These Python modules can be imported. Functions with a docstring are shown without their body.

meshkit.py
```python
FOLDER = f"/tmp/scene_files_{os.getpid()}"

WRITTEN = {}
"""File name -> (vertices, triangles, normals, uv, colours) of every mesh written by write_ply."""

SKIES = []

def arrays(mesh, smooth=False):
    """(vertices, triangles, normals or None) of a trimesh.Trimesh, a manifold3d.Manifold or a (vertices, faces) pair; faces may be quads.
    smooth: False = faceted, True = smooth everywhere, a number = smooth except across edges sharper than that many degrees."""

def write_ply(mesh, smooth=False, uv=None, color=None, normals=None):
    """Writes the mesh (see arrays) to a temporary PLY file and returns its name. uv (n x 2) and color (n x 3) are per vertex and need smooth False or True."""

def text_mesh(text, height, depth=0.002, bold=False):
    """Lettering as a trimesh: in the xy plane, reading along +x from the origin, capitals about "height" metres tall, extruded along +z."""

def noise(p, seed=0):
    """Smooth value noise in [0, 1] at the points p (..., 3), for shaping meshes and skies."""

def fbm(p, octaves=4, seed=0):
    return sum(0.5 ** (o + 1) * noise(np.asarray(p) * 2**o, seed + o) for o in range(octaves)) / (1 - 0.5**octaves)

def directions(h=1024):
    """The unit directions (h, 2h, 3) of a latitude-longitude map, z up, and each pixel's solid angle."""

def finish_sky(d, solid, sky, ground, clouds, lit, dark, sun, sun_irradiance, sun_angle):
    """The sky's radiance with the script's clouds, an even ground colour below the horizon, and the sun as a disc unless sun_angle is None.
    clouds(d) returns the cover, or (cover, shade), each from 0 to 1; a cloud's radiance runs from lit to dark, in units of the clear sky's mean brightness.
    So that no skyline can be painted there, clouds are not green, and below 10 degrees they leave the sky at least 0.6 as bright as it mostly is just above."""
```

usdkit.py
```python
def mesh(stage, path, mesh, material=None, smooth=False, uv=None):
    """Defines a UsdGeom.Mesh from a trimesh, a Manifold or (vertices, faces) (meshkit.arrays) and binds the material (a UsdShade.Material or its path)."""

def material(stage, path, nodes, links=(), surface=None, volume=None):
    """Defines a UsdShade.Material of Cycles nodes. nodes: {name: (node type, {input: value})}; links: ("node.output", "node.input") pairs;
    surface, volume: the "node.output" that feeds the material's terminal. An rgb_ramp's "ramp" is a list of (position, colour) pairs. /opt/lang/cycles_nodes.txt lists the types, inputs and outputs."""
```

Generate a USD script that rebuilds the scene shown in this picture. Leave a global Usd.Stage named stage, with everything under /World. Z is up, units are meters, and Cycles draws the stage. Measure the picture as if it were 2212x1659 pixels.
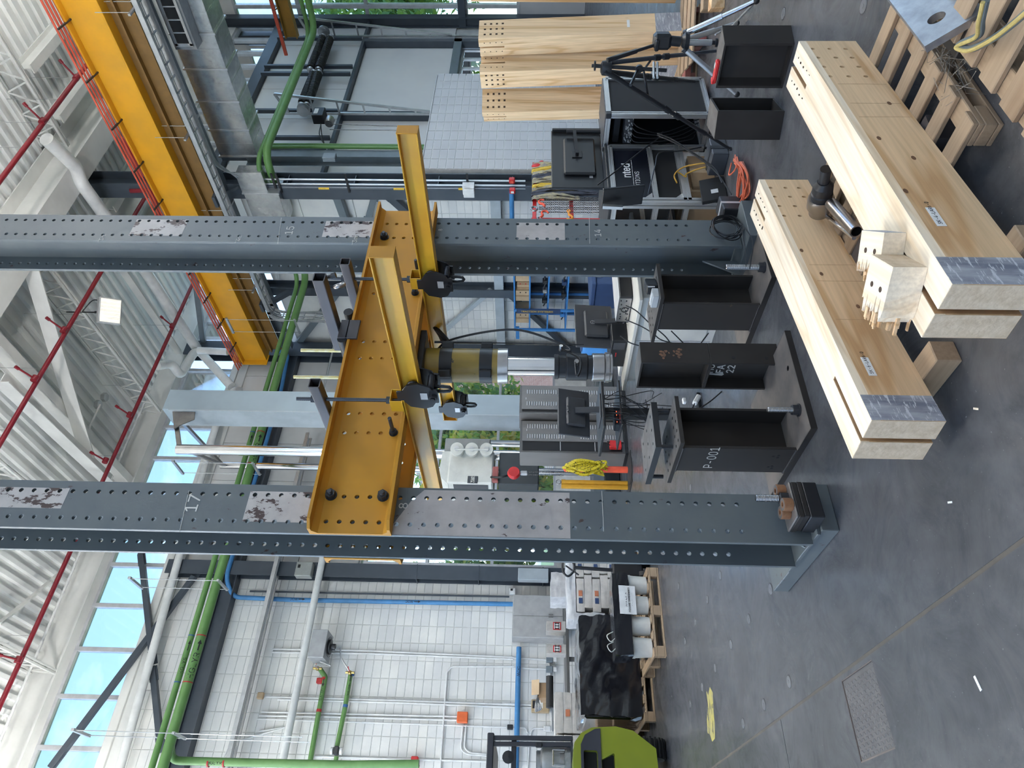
import math, random, re, numpy as np, trimesh, usdkit, meshkit
from pxr import Usd, UsdGeom, UsdLux, UsdShade, Gf, Sdf
from shapely.geometry import Polygon, Point, LineString, box as sbox
from shapely.ops import unary_union
from shapely import affinity
SKY_STRENGTH, GLASS_TINT, FILL, FILL_UP = 0.22, (.84, .89, .90), 95.0, 205.0  # the last two set the glow of the added lamps
random.seed(7); RNG = np.random.default_rng(7)
stage = Usd.Stage.CreateInMemory()
UsdGeom.SetStageUpAxis(stage, UsdGeom.Tokens.z); UsdGeom.SetStageMetersPerUnit(stage, 1.0)
UsdGeom.Xform.Define(stage, '/World'); UsdGeom.Scope.Define(stage, '/World/Looks')
# ---------------------------------------------------------------- camera: the phone was held upright and the picture lies on its side
FPX, YAW, PITCH, ROLL, EYE = 1499.5, 0.643738, 0.0291938, 0.01536458, np.array([0, 0, 1.65])
FW = np.array([math.sin(YAW)*math.cos(PITCH), math.cos(YAW)*math.cos(PITCH), math.sin(PITCH)])
_R0 = np.array([math.cos(YAW), -math.sin(YAW), 0]); _U0 = np.cross(_R0, FW)
RT = math.cos(ROLL)*_R0 + math.sin(ROLL)*_U0; UP = -math.sin(ROLL)*_R0 + math.cos(ROLL)*_U0
cam = UsdGeom.Camera.Define(stage, '/World/camera')
cam.CreateHorizontalApertureAttr(36.0); cam.CreateVerticalApertureAttr(27.0)
cam.CreateFocalLengthAttr(36.0*FPX/2212); cam.CreateClippingRangeAttr(Gf.Vec2f(0.05, 500))
cam.AddTransformOp().Set(Gf.Matrix4d(*(-UP), 0, *RT, 0, *(-FW), 0, *EYE, 1))
cam.CreateExposureAttr(0.5)
# ---------------------------------------------------------------- sky: clear blue with a few clouds; the hall is open to daylight behind the camera
sky = usdkit.material(stage, '/World/Looks/sky', {
    'tc': ('texture_coordinate', {}), 'mp': ('mapping', {'scale': (1, 1, 2.4)}),
    'sky': ('sky_texture', {'sky_type': 'multiple_scattering', 'sun_disc': False, 'sun_elevation': 0.85, 'sun_rotation': 2.4, 'air_density': 1.0, 'aerosol_density': 1.0}),
    'n': ('noise_texture', {'scale': 2.4, 'detail': 6.0, 'roughness': 0.6}), 'r': ('rgb_ramp', {'ramp': [(0.50, (.10, .10, .10)), (0.72, (.75, .75, .75))]}),
    'mx': ('mix_color', {'b': (9.0, 9.6, 10.0), 'use_clamp': False}), 'bg': ('background_shader', {'strength': SKY_STRENGTH})},
    [('tc.generated', 'mp.vector'), ('mp.vector', 'n.vector'), ('n.fac', 'r.fac'), ('r.color', 'mx.fac'), ('sky.color', 'mx.a'), ('mx.result', 'bg.color')], surface='bg.background')
dome = UsdLux.DomeLight.Define(stage, '/World/sky'); UsdShade.MaterialBindingAPI.Apply(dome.GetPrim()).Bind(sky)
# ---------------------------------------------------------------- helpers
def ray(x, y): return FW + RT*((829.5-y)/FPX) - UP*((x-1106)/FPX)
def at(x, y, ax, val):
    """Where the sight line through a pixel of the photograph meets the plane ax = val of the real place."""
    i = 'XYZ'.index(ax); d = ray(x, y); return EYE + d*((val-EYE[i])/d[i])
def nrm(v): v = np.asarray(v, float); return v/np.linalg.norm(v)
def A3(*v): return np.array(v, float)
_S = [(sx, sy, sz) for sx in (-1, 1) for sy in (-1, 1) for sz in (-1, 1)]
_CF = trimesh.convex.convex_hull(np.array([[s[k]*(1.0 if k == j else .9) for k in range(3)] for s in _S for j in range(3)]))
_CV = np.array([[s[k]*(1.0 if k == j else .9) for k in range(3)] for s in _S for j in range(3)])
_CI = np.array([[int(np.argmin(((_CV-_CF.vertices[i])**2).sum(1))) for i in f] for f in _CF.faces])
_BF = trimesh.creation.box((2, 2, 2))
class G:
    """Collects shapes that become ONE mesh."""
    def __init__(s): s.v, s.f, s.n = [], [], 0
    def add(s, v, f):
        v = np.asarray(v, float); f = np.asarray(f, int)
        if f.shape[1] == 4: f = np.vstack([f[:, [0, 1, 2]], f[:, [0, 2, 3]]])
        s.v.append(v); s.f.append(f+s.n); s.n += len(v); return s
    def mesh(s): return np.vstack(s.v), np.vstack(s.f)
    def join(s, o): return s.add(*o.mesh())
    def ob(s, c, ax, size, b=0.0):
        """oriented box: centre, three axes (rows), full sizes, chamfer b"""
        h = np.asarray(size, float)/2; ax = np.asarray(ax, float)
        if b > 0:
            b = min(b, h.min()*.9)
            v = np.array([[sg[k]*(h[k] if k == j else h[k]-b) for k in range(3)] for sg in _S for j in range(3)]); f = _CI
        else: v, f = _BF.vertices*h, _BF.faces
        return s.add(np.asarray(c)+v@ax, f)
    def box(s, x0, x1, y0, y1, z0, z1, b=0.0):
        return s.ob(((x0+x1)/2, (y0+y1)/2, (z0+z1)/2), np.eye(3), (abs(x1-x0), abs(y1-y0), abs(z1-z0)), b)
    def bar(s, p, q, w, h, up=(0, 0, 1), b=0.0):
        p, q = np.asarray(p, float), np.asarray(q, float); d = nrm(q-p); r = nrm(np.cross(d, up)) if abs(d@nrm(up)) < .999 else nrm(np.cross(d, (0, 1, 0))); u = np.cross(r, d)
        return s.ob((p+q)/2, (d, r, u), (np.linalg.norm(q-p), w, h), b)
    def tube(s, pts, r, n=10, cap=True):
        P = np.asarray(pts, float); m = len(P); rr = np.broadcast_to(r, m)
        T = np.gradient(P, axis=0) if m > 2 else np.array([P[1]-P[0]]*2); T = T/np.maximum(np.linalg.norm(T, axis=1, keepdims=True), 1e-9)
        a = np.cross(T[0], (0, 0, 1)); a = nrm(a) if np.linalg.norm(a) > .05 else np.array([1.0, 0, 0]); V = []
        for i in range(m):
            a = nrm(a - T[i]*(a@T[i])); bb = np.cross(T[i], a); th = np.arange(n)*2*math.pi/n
            V.append(P[i]+rr[i]*(np.cos(th)[:, None]*a+np.sin(th)[:, None]*bb))
        F = [[i*n+k, i*n+(k+1) % n, (i+1)*n+(k+1) % n, (i+1)*n+k] for i in range(m-1) for k in range(n)]
        V = np.vstack(V); F = np.array(F); F = np.vstack([F[:, [0, 1, 2]], F[:, [0, 2, 3]]])
        if cap:
            c0 = [[0, k+1, k] for k in range(1, n-1)]; o = (m-1)*n; c1 = [[o, o+k, o+k+1] for k in range(1, n-1)]; F = np.vstack([F, c0, c1])
        return s.add(V, F)
    def cyl(s, p, q, r, n=20, r2=None): return s.tube([p, q], [r, r if r2 is None else r2], n)
    def lathe(s, prof, p, axis=(0, 0, 1), n=28):
        """prof: (radius, height) pairs along axis from p"""
        d = nrm(axis); a = nrm(np.cross(d, (0, 0, 1) if abs(d[2]) < .9 else (1, 0, 0))); b = np.cross(d, a); th = np.arange(n)*2*math.pi/n
        ring = np.cos(th)[:, None]*a+np.sin(th)[:, None]*b
        V = np.vstack([np.asarray(p)+d*h+ring*max(r, 1e-5) for r, h in prof]); m = len(prof)
        F = np.array([[i*n+k, i*n+(k+1) % n, (i+1)*n+(k+1) % n, (i+1)*n+k] for i in range(m-1) for k in range(n)])
        return s.add(V, F)
    def ext(s, poly, o, ex, ey, h):
        """a shapely shape in the plane (ex, ey) at o, extruded by h along ex x ey"""
        ex, ey = nrm(ex), nrm(ey); ez = np.cross(ex, ey)
        for g in getattr(poly, 'geoms', [poly]):
            if g.is_empty or g.area < 1e-9: continue
            m = trimesh.creation.extrude_polygon(g, abs(h), engine='earcut'); v = np.array(m.vertices)
            if h < 0: v[:, 2] -= abs(h)
            s.add(np.asarray(o)+v[:, :1]*ex+v[:, 1:2]*ey+v[:, 2:]*ez, m.faces)
        return s
    def prof(s, poly, p, q, xdir):
        """a 2D profile swept straight from p to q; xdir is where the profile's first axis points"""
        p, q = np.asarray(p, float), np.asarray(q, float); d = nrm(q-p); ex = nrm(np.asarray(xdir, float)-d*(np.asarray(xdir, float)@d)); ey = np.cross(d, ex)
        return s.ext(poly if hasattr(poly, 'geom_type') else Polygon(poly), p, ex, ey, np.linalg.norm(q-p))
    def sph(s, c, r, sub=2):
        m = trimesh.creation.icosphere(sub, 1.0); return s.add(np.asarray(c)+m.vertices*np.asarray(r), m.faces)
    def torus(s, c, axis, R, r, n=28, k=10):
        d = nrm(axis); a = nrm(np.cross(d, (0, 0, 1) if abs(d[2]) < .9 else (1, 0, 0))); b = np.cross(d, a); V = []
        for i in range(n):
            t = i*2*math.pi/n; e = math.cos(t)*a+math.sin(t)*b
            V += [np.asarray(c)+e*(R+r*math.cos(u))+d*r*math.sin(u) for u in np.arange(k)*2*math.pi/k]
        F = [[i*k+j, ((i+1) % n)*k+j, ((i+1) % n)*k+(j+1) % k, i*k+(j+1) % k] for i in range(n) for j in range(k)]
        return s.add(V, np.array(F))
    def text(s, t, h, o, ex, ey, depth=.001, bold=False, center=False):
        m = meshkit.text_mesh(t, h, depth, bold); v = np.array(m.vertices); ex, ey = nrm(ex), nrm(ey); ez = np.cross(ex, ey)
        if center: v[:, 0] -= (v[:, 0].max()+v[:, 0].min())/2
        return s.add(np.asarray(o)+v[:, :1]*ex+v[:, 1:2]*ey+v[:, 2:]*ez, m.faces)
def arc(p, c, q, n=6):
    """a bend from p to q around the corner c"""
    p, c, q = map(lambda k: np.asarray(k, float), (p, c, q)); return [(1-t)**2*p+2*t*(1-t)*c+t*t*q for t in np.linspace(0, 1, n)]
def bent(pts, r=.15, n=6):
    """a polyline with rounded corners of radius about r"""
    P = [np.asarray(p, float) for p in pts]; out = [P[0]]
    for a, b, c in zip(P, P[1:], P[2:]):
        k = min(r, np.linalg.norm(b-a)*.45, np.linalg.norm(c-b)*.45); out += arc(b+nrm(a-b)*k, b, b+nrm(c-b)*k, n)
    return out+[P[-1]]
def spline(pts, n=8):
    P = np.array(pts, float); P = np.vstack([2*P[0]-P[1], P, 2*P[-1]-P[-2]]); out = []
    for i in range(1, len(P)-2):
        for t in np.arange(n)/n:
            out.append(.5*((2*P[i])+(-P[i-1]+P[i+1])*t+(2*P[i-1]-5*P[i]+4*P[i+1]-P[i+2])*t*t+(-P[i-1]+3*P[i]-3*P[i+1]+P[i+2])*t**3))
    return out+[P[-2]]
def isec(w, h, tf, tw):
    """I profile: x = flange direction (width w), y = depth h"""
    return [(-w/2, -h/2), (w/2, -h/2), (w/2, -h/2+tf), (tw/2, -h/2+tf), (tw/2, h/2-tf), (w/2, h/2-tf), (w/2, h/2), (-w/2, h/2), (-w/2, h/2-tf), (-tw/2, h/2-tf), (-tw/2, -h/2+tf), (-w/2, -h/2+tf)]
def csec(w, h, tf, tw):
    """channel: web along y at x = 0, flanges to +x"""
    return [(0, -h/2), (w, -h/2), (w, -h/2+tf*.8), (tw, -h/2+tf*1.3), (tw, h/2-tf*1.3), (w, h/2-tf*.8), (w, h/2), (0, h/2)]
def hexa(r): return Polygon([(r*math.cos(a), r*math.sin(a)) for a in np.arange(6)*math.pi/3])
def ngon(x, y, r, n=14): return Polygon([(x+r*math.cos(a), y+r*math.sin(a)) for a in np.arange(n)*2*math.pi/n])
_used = {}
def num(path):
    k = _used.get(path, -1)+1; _used[path] = k; return path if k == 0 else f'{path}_{k:03d}'
class T:
    def __init__(s, path, loc, rot): s.path, s.loc, s.rot = path, np.asarray(loc, float), rot; c, n = math.cos(rot), math.sin(rot); s.m = np.array([[c, -n, 0], [n, c, 0], [0, 0, 1]])
def keys(prim, **kw):
    for k, v in kw.items():
        if v: prim.SetCustomDataByKey(k, v)
def thing(name, label, cat, loc=(0, 0, 0), rot=0.0, group=None, kind=None):
    t = T(num('/World/'+name), loc, rot); x = UsdGeom.Xform.Define(stage, t.path); x.AddTranslateOp().Set(Gf.Vec3d(*map(float, loc)))
    if rot: x.AddRotateZOp().Set(math.degrees(rot))
    keys(x.GetPrim(), label=label, category=cat, group=group, kind=kind); return t
MATS = {}
def obj(name, g, mat, parent=None, smooth=32, local=False, label=None, cat=None, group=None, kind=None):
    """ONE mesh of the scene. Shapes are given in world coordinates unless local."""
    v, f = g.mesh() if isinstance(g, G) else g
    path = num((parent.path if parent else '/World')+'/'+name)
    if parent is not None and not local: v = (v-parent.loc)@parent.m
    usdkit.mesh(stage, path, (v, f), mat, smooth=smooth)
    keys(stage.GetPrimAtPath(path), label=label, category=cat, group=group, kind=kind)
    return T(path, parent.loc if parent else (0, 0, 0), parent.rot if parent else 0.0)
def copy(t, loc, rot=0.0, label=None, cat=None, group=None):
    src = stage.GetPrimAtPath(t.path); was = src.GetCustomData(); base = re.sub(r'_\d{3}$', '', t.path)
    n = T(num(base), loc, rot); x = UsdGeom.Xform.Define(stage, n.path)
    x.GetPrim().GetReferences().AddInternalReference(t.path); x.ClearXformOpOrder()
    x.GetPrim().CreateAttribute('xformOp:translate', Sdf.ValueTypeNames.Double3).Set(Gf.Vec3d(*map(float, loc)))
    x.GetPrim().CreateAttribute('xformOp:rotateZ', Sdf.ValueTypeNames.Float).Set(math.degrees(rot))
    x.GetXformOpOrderAttr().Set(['xformOp:translate', 'xformOp:rotateZ'])
    keys(x.GetPrim(), label=label or was.get('label'), category=cat or was.get('category'), group=group or was.get('group')); x.GetPrim().SetInstanceable(True); return n
# ---------------------------------------------------------------- materials
def M(name, col, rough=.5, metal=0.0, col2=None, scale=5.0, stretch=(1, 1, 1), lo=.35, hi=.65, bump=0.0, bscale=60.0, spec=.5, obj_space=False, rvar=.0, chip=None, coat=0.0, emit=None):
    """principled paint: two tones by noise, optional chips (colour, scale, threshold, stretch), optional fine relief"""
    n = {'p': ('principled_bsdf', {'base_color': col, 'roughness': rough, 'metallic': metal, 'specular_ior_level': spec, 'coat_weight': coat, 'coat_roughness': .1}),
         'mp': ('mapping', {'scale': stretch}), 'n1': ('noise_texture', {'scale': scale, 'detail': 5.0, 'roughness': .6})}
    l = [('mp.vector', 'n1.vector')]
    if obj_space: n['c'] = ('texture_coordinate', {}); l.append(('c.object', 'mp.vector'))
    else: n['c'] = ('geometry', {}); l.append(('c.position', 'mp.vector'))
    c2 = col2 if col2 is not None else tuple(x*.82 for x in col)
    n['r1'] = ('rgb_ramp', {'ramp': [(lo, col), (hi, c2)]}); l.append(('n1.fac', 'r1.fac')); out = 'r1.color'
    if chip:
        cc, cs, th, st = chip
        n['mc'] = ('mapping', {'scale': st}); n['nc'] = ('noise_texture', {'scale': cs, 'detail': 7.0, 'roughness': .68}); n['rc'] = ('rgb_ramp', {'ramp': [(th-.012, (0, 0, 0)), (th+.012, (1, 1, 1))]}); n['xc'] = ('mix_color', {'b': cc})
        l += [('c.object' if obj_space else 'c.position', 'mc.vector'), ('mc.vector', 'nc.vector'), ('nc.fac', 'rc.fac'), ('rc.color', 'xc.fac'), (out, 'xc.a')]; out = 'xc.result'
    l.append((out, 'p.base_color'))
    if rvar:
        n['rr'] = ('map_range', {'from_min': .3, 'from_max': .7, 'to_min': max(.02, rough-rvar), 'to_max': rough+rvar}); l += [('n1.fac', 'rr.value'), ('rr.result', 'p.roughness')]
    if bump:
        n['nb'] = ('noise_texture', {'scale': bscale, 'detail': 3.0}); n['b'] = ('bump', {'strength': bump, 'distance': .004}); l += [('mp.vector', 'nb.vector'), ('nb.fac', 'b.height'), ('b.normal', 'p.normal')]
    if emit: n['p'][1].update(emission_color=emit[0], emission_strength=emit[1])
    MATS[name] = usdkit.material(stage, '/World/Looks/'+name, n, l, surface='p.BSDF'); return MATS[name]
def wood(name, c1, c2, ax=0, knots=True, rings=9.0, rough=.62):
    """softwood with long grain along the local axis ax"""
    st = [5.0, 5.0, 5.0]; st[ax] = .35; sf = [70.0, 70.0, 70.0]; sf[ax] = 2.0
    n = {'c': ('texture_coordinate', {}), 'm1': ('mapping', {'scale': st}), 'm2': ('mapping', {'scale': sf}), 'n1': ('noise_texture', {'scale': 1.0, 'detail': 3.0, 'distortion': .6}), 'n2': ('noise_texture', {'scale': 1.0, 'detail': 3.0}),
         'mu': ('math', {'math_type': 'multiply', 'value2': rings}), 'fr': ('math', {'math_type': 'pingpong', 'value2': 1.0}), 'r1': ('rgb_ramp', {'ramp': [(0.0, c1), (.62, tuple(.25*a+.75*b for a, b in zip(c2, c1))), (.93, c2), (1.0, c2)]}),
         'r2': ('rgb_ramp', {'ramp': [(.3, (.86, .84, .82)), (.7, (1.06, 1.06, 1.06))]}), 'mx': ('mix_color', {'blend_type': 'multiply', 'fac': 1.0, 'use_clamp': False}), 'p': ('principled_bsdf', {'roughness': rough, 'specular_ior_level': .3})}
    l = [('c.object', 'm1.vector'), ('c.object', 'm2.vector'), ('m1.vector', 'n1.vector'), ('m2.vector', 'n2.vector'), ('n1.fac', 'mu.value1'), ('mu.value', 'fr.value1'), ('fr.value', 'r1.fac'), ('n2.fac', 'r2.fac'), ('r1.color', 'mx.a'), ('r2.color', 'mx.b')]
    out = 'mx.result'
    if knots:
        sk = [3.2, 3.2, 3.2]; sk[ax] = 1.3
        n.update({'mk': ('mapping', {'scale': sk, 'location': (3.1, 1.7, .4)}), 'vk': ('voronoi_texture', {'scale': 1.0, 'randomness': 1.0}), 'rk': ('rgb_ramp', {'ramp': [(0.0, (1, 1, 1)), (.045, (1, 1, 1)), (.075, (0, 0, 0))]}), 'xk': ('mix_color', {'b': (.26, .13, .055)})})
        l += [('c.object', 'mk.vector'), ('mk.vector', 'vk.vector'), ('vk.distance', 'rk.fac'), ('rk.color', 'xk.fac'), (out, 'xk.a')]; out = 'xk.result'
    l.append((out, 'p.base_color'))
    MATS[name] = usdkit.material(stage, '/World/Looks/'+name, n, l, surface='p.BSDF'); return MATS[name]
m_floor = None
def floor_material():
    n = {'g': ('geometry', {}), 'n1': ('noise_texture', {'scale': .55, 'detail': 8.0, 'roughness': .65}), 'n2': ('noise_texture', {'scale': 9.0, 'detail': 6.0, 'roughness': .7}), 'n3': ('noise_texture', {'scale': 2.2, 'detail': 7.0, 'roughness': .7, 'distortion': 1.2}), 'n4': ('noise_texture', {'scale': 70.0, 'detail': 2.0}),
         'r1': ('rgb_ramp', {'ramp': [(.3, (.046, .047, .050)), (.5, (.068, .069, .073)), (.72, (.088, .089, .095))]}), 'r2': ('rgb_ramp', {'ramp': [(.35, (.78, .78, .78)), (.65, (1.12, 1.12, 1.12))]}), 'm': ('mix_color', {'blend_type': 'multiply', 'fac': 1.0, 'use_clamp': False}),
         'r4': ('rgb_ramp', {'ramp': [(.71, (0, 0, 0)), (.74, (1, 1, 1))]}), 'mx': ('mix_color', {'b': (.2, .2, .2)}), 'rr': ('map_range', {'from_min': .3, 'from_max': .7, 'to_min': .2, 'to_max': .42}),
         'b': ('bump', {'strength': .06, 'distance': .003}), 'p': ('principled_bsdf', {'specular_ior_level': .55})}
    l = [('g.position', f'n{i}.vector') for i in (1, 2, 3, 4)]+[('n1.fac', 'r1.fac'), ('n2.fac', 'r2.fac'), ('r1.color', 'm.a'), ('r2.color', 'm.b'), ('n4.fac', 'r4.fac'), ('r4.color', 'mx.fac'), ('m.result', 'mx.a'), ('mx.result', 'p.base_color'), ('n3.fac', 'rr.value'), ('rr.result', 'p.roughness'), ('n2.fac', 'b.height'), ('b.normal', 'p.normal')]
    return usdkit.material(stage, '/World/Looks/floor', n, l, surface='p.BSDF')
floor_m = floor_material()
white = M('white_block', (.78, .77, .73), .75, scale=1.2, col2=(.66, .66, .645), bump=.25, bscale=90)
white_v = M('white_block_b', (.69, .69, .675), .75, scale=1.2, col2=(.63, .63, .62), bump=.25, bscale=90)
greyblk = M('grey_block', (.5, .5, .5), .75, scale=1.5, col2=(.46, .46, .465), bump=.25, bscale=90)
mortar = M('mortar', (.66, .66, .64), .9)
panel = M('wall_panel', (.66, .65, .63), .6, scale=.6)
panelg = M('door_panel', (.70, .69, .67), .55, scale=.8, col2=(.65, .64, .63))
deck = M('roof_deck', (.74, .75, .73), .6, scale=.7, col2=(.66, .67, .66))
wsteel = M('white_steel', (.72, .72, .69), .5, scale=.9)
dark = M('dark_steel', (.040, .052, .068), .45, scale=2.0, col2=(.055, .068, .085))
midsteel = M('grey_steel', (.15, .185, .21), .45, scale=2.0)
ltsteel = M('light_grey_steel', (.42, .47, .50), .45, scale=2.0)
frame_paint = M('frame_paint', (.11, .125, .125), .5, scale=3.0, col2=(.09, .105, .112), chip=((.055, .028, .022), 9.0, .66, (1, 1, .55)), bump=.15)
patch_paint = M('worn_patch', (.47, .43, .40), .55, scale=8.0, col2=(.38, .345, .32), chip=((.05, .025, .02), 11.0, .55, (1, 1, .5)))
patch_pale = M('pale_patch', (.44, .40, .375), .55, scale=8.0, col2=(.36, .325, .30), chip=((.06, .035, .03), 12.0, .635, (1, 1, .5)))
yellow = M('crossbeam_yellow', (.52, .24, .02), .6, spec=.25, scale=2.5, col2=(.44, .21, .03), bump=.08, chip=((.03, .02, .015), 14.0, .76, (1, 1, 1)))
crane_y = M('crane_yellow', (.76, .36, .012), .35, scale=2.0, col2=(.66, .325, .02))
beam_y = M('beam_yellow', (.58, .33, .02), .38, scale=3.0, col2=(.52, .27, .02), chip=((.03, .02, .015), 18.0, .77, (1, 1, 1)))
blacksteel = M('mill_steel', (.024, .020, .018), .55, .15, scale=3.0, col2=(.036, .031, .027), rvar=.1, spec=.3, chip=((.10, .065, .045), 7.0, .72, (1, 1, 1)), bump=.1)
platesteel = M('plate_steel', (.20, .185, .17), .45, .4, scale=4.0, col2=(.12, .11, .105), rvar=.1)
blackmet = M('black_metal', (.018, .018, .02), .4, .2, scale=5.0)
boltsteel = M('bolt_steel', (.06, .06, .065), .4, .6, scale=20.0)
tubesteel = M('tube_steel', (.055, .05, .052), .4, .4, scale=4.0, col2=(.085, .075, .075), stretch=(1, .2, 1))
chrome = M('chrome', (.68, .68, .69), .12, 1.0, scale=3.0, col2=(.6, .6, .62))
steel = M('machined_steel', (.42, .40, .385), .28, 1.0, scale=6.0, col2=(.34, .32, .31))
galv = M('galvanised', (.60, .61, .60), .3, .95, scale=3.0, col2=(.47, .48, .48), rvar=.08, stretch=(1, 1, 1))
galv2 = M('galvanised_pipe', (.56, .57, .58), .35, .9, scale=4.0)
alu = M('aluminium', (.58, .57, .55), .38, .85, scale=6.0, col2=(.52, .51, .49))
greenp = M('pipe_green', (.12, .25, .075), .5, scale=5.0, col2=(.10, .22, .06))
bluep = M('pipe_blue', (.055, .22, .47), .45, scale=5.0)
redp = M('pipe_red', (.22, .012, .022), .4, scale=5.0)
redbar = M('conductor_red', (.62, .10, .055), .45, scale=5.0)
whitep = M('pipe_white', (.76, .76, .74), .55, scale=3.0)
paintedpipe = M('conduit_white', (.74, .74, .73), .5, scale=6.0)
rubber = M('rubber', (.014, .014, .015), .65, scale=20.0)
blackp = M('black_plastic', (.012, .013, .015), .38, scale=10.0)
greyp = M('grey_plastic', (.05, .053, .06), .4, scale=10.0)
cable = M('cable_black', (.008, .008, .009), .45)
beige = M('beige_paint', (.60, .585, .53), .5, scale=2.0)
mtswhite = M('machine_white', (.58, .58, .53), .5, scale=3.0)
cabgrey = M('cabinet_grey', (.20, .19, .18), .4, .3, scale=3.0, stretch=(1, 1, .3))
cabdark = M('cabinet_dark', (.11, .108, .105), .42, .2, scale=3.0)
void = M('dark_inside', (.006, .006, .007), .7)
lightgrey = M('light_grey', (.50, .505, .50), .5, scale=4.0)
red = M('red_paint', (.55, .02, .02), .42, scale=8.0)
redorange = M('red_orange', (.80, .10, .045), .45, scale=8.0)
orange = M('orange_paint', (.80, .30, .03), .4, scale=8.0)
bluerack = M('rack_blue', (.05, .24, .58), .45, scale=4.0)
bluedk = M('bin_blue', (.025, .055, .14), .5, scale=4.0)
card = M('cardboard', (.36, .235, .13), .75, scale=4.0, col2=(.30, .19, .10))
cardlt = M('cardboard_light', (.55, .40, .25), .75, scale=4.0)
paper = M('paper', (.80, .80, .78), .7, scale=8.0)
labelgrey = M('label_silver', (.55, .55, .55), .4, .3)
ink = M('ink', (.01, .01, .012), .6)
chalk = M('chalk', (.62, .60, .55), .9)
cyly = M('actuator_yellow', (.30, .20, .03), .4, scale=7.0, col2=(.20, .13, .02), stretch=(1, 1, .4), chip=((.03, .025, .012), 8.0, .63, (1, 1, 1)))
wraps = M('stretch_wrap_black', (.008, .008, .010), .18, scale=3.0, coat=.6, bump=.9, bscale=16, stretch=(1, 1, .3))
wrapc = M('stretch_wrap_clear', (.62, .62, .62), .25, scale=5.0, col2=(.45, .45, .46), bump=.7, bscale=25)
bagm = M('cement_bag', (.50, .475, .44), .7, scale=12.0, col2=(.42, .40, .37), bump=.3, bscale=30)
bago = M('bag_print', (.50, .17, .08), .7, scale=10.0)
drumw = M('bucket_white', (.66, .65, .60), .45, scale=6.0)
fork_g = M('forklift_green', (.17, .205, .012), .35, scale=2.0, col2=(.15, .18, .012), coat=.2)
forkblk = M('forklift_dark', (.025, .027, .035), .4, scale=4.0)
yelpost = M('post_yellow', (.62, .32, .02), .45, scale=6.0)
tape_y = M('tape_yellow', (.66, .52, .02), .4, scale=30.0, chip=((.02, .02, .01), 40.0, .57, (1, 1, 1)))
sling = M('sling_webbing', (.42, .36, .20), .85, scale=14.0, col2=(.22, .21, .20))
slingd = M('sling_dark', (.06, .065, .085), .85, scale=14.0)
slingy = M('sling_yellow', (.62, .42, .05), .8, scale=14.0)
chainm = M('chain_steel', (.10, .095, .09), .35, .8, scale=10.0, col2=(.2, .19, .18))
cordo = M('cord_orange', (.62, .13, .055), .5, scale=10.0)
cordy = M('cord_yellow', (.66, .36, .04), .5, scale=10.0)
woodx = wood('glulam', (.74, .53, .32), (.56, .34, .165), 0)
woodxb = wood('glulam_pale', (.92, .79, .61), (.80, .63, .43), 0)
woodz = wood('glulam_upright', (.84, .62, .38), (.66, .42, .21), 2)
woodz2 = wood('glulam_upright_dark', (.56, .40, .26), (.43, .27, .15), 2)
woodend = M('end_grain', (.62, .50, .36), .8, scale=30.0, col2=(.50, .385, .26), bump=.5, obj_space=True)
woodcut = M('slot_wood', (.46, .29, .15), .8, scale=14.0, col2=(.36, .21, .10))
pallet_w = wood('pallet_wood', (.36, .26, .17), (.25, .165, .10), 0, knots=True, rings=4.0)
pallet_y = wood('pallet_wood_cross', (.36, .26, .17), (.25, .165, .10), 1, knots=True, rings=4.0)
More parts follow.
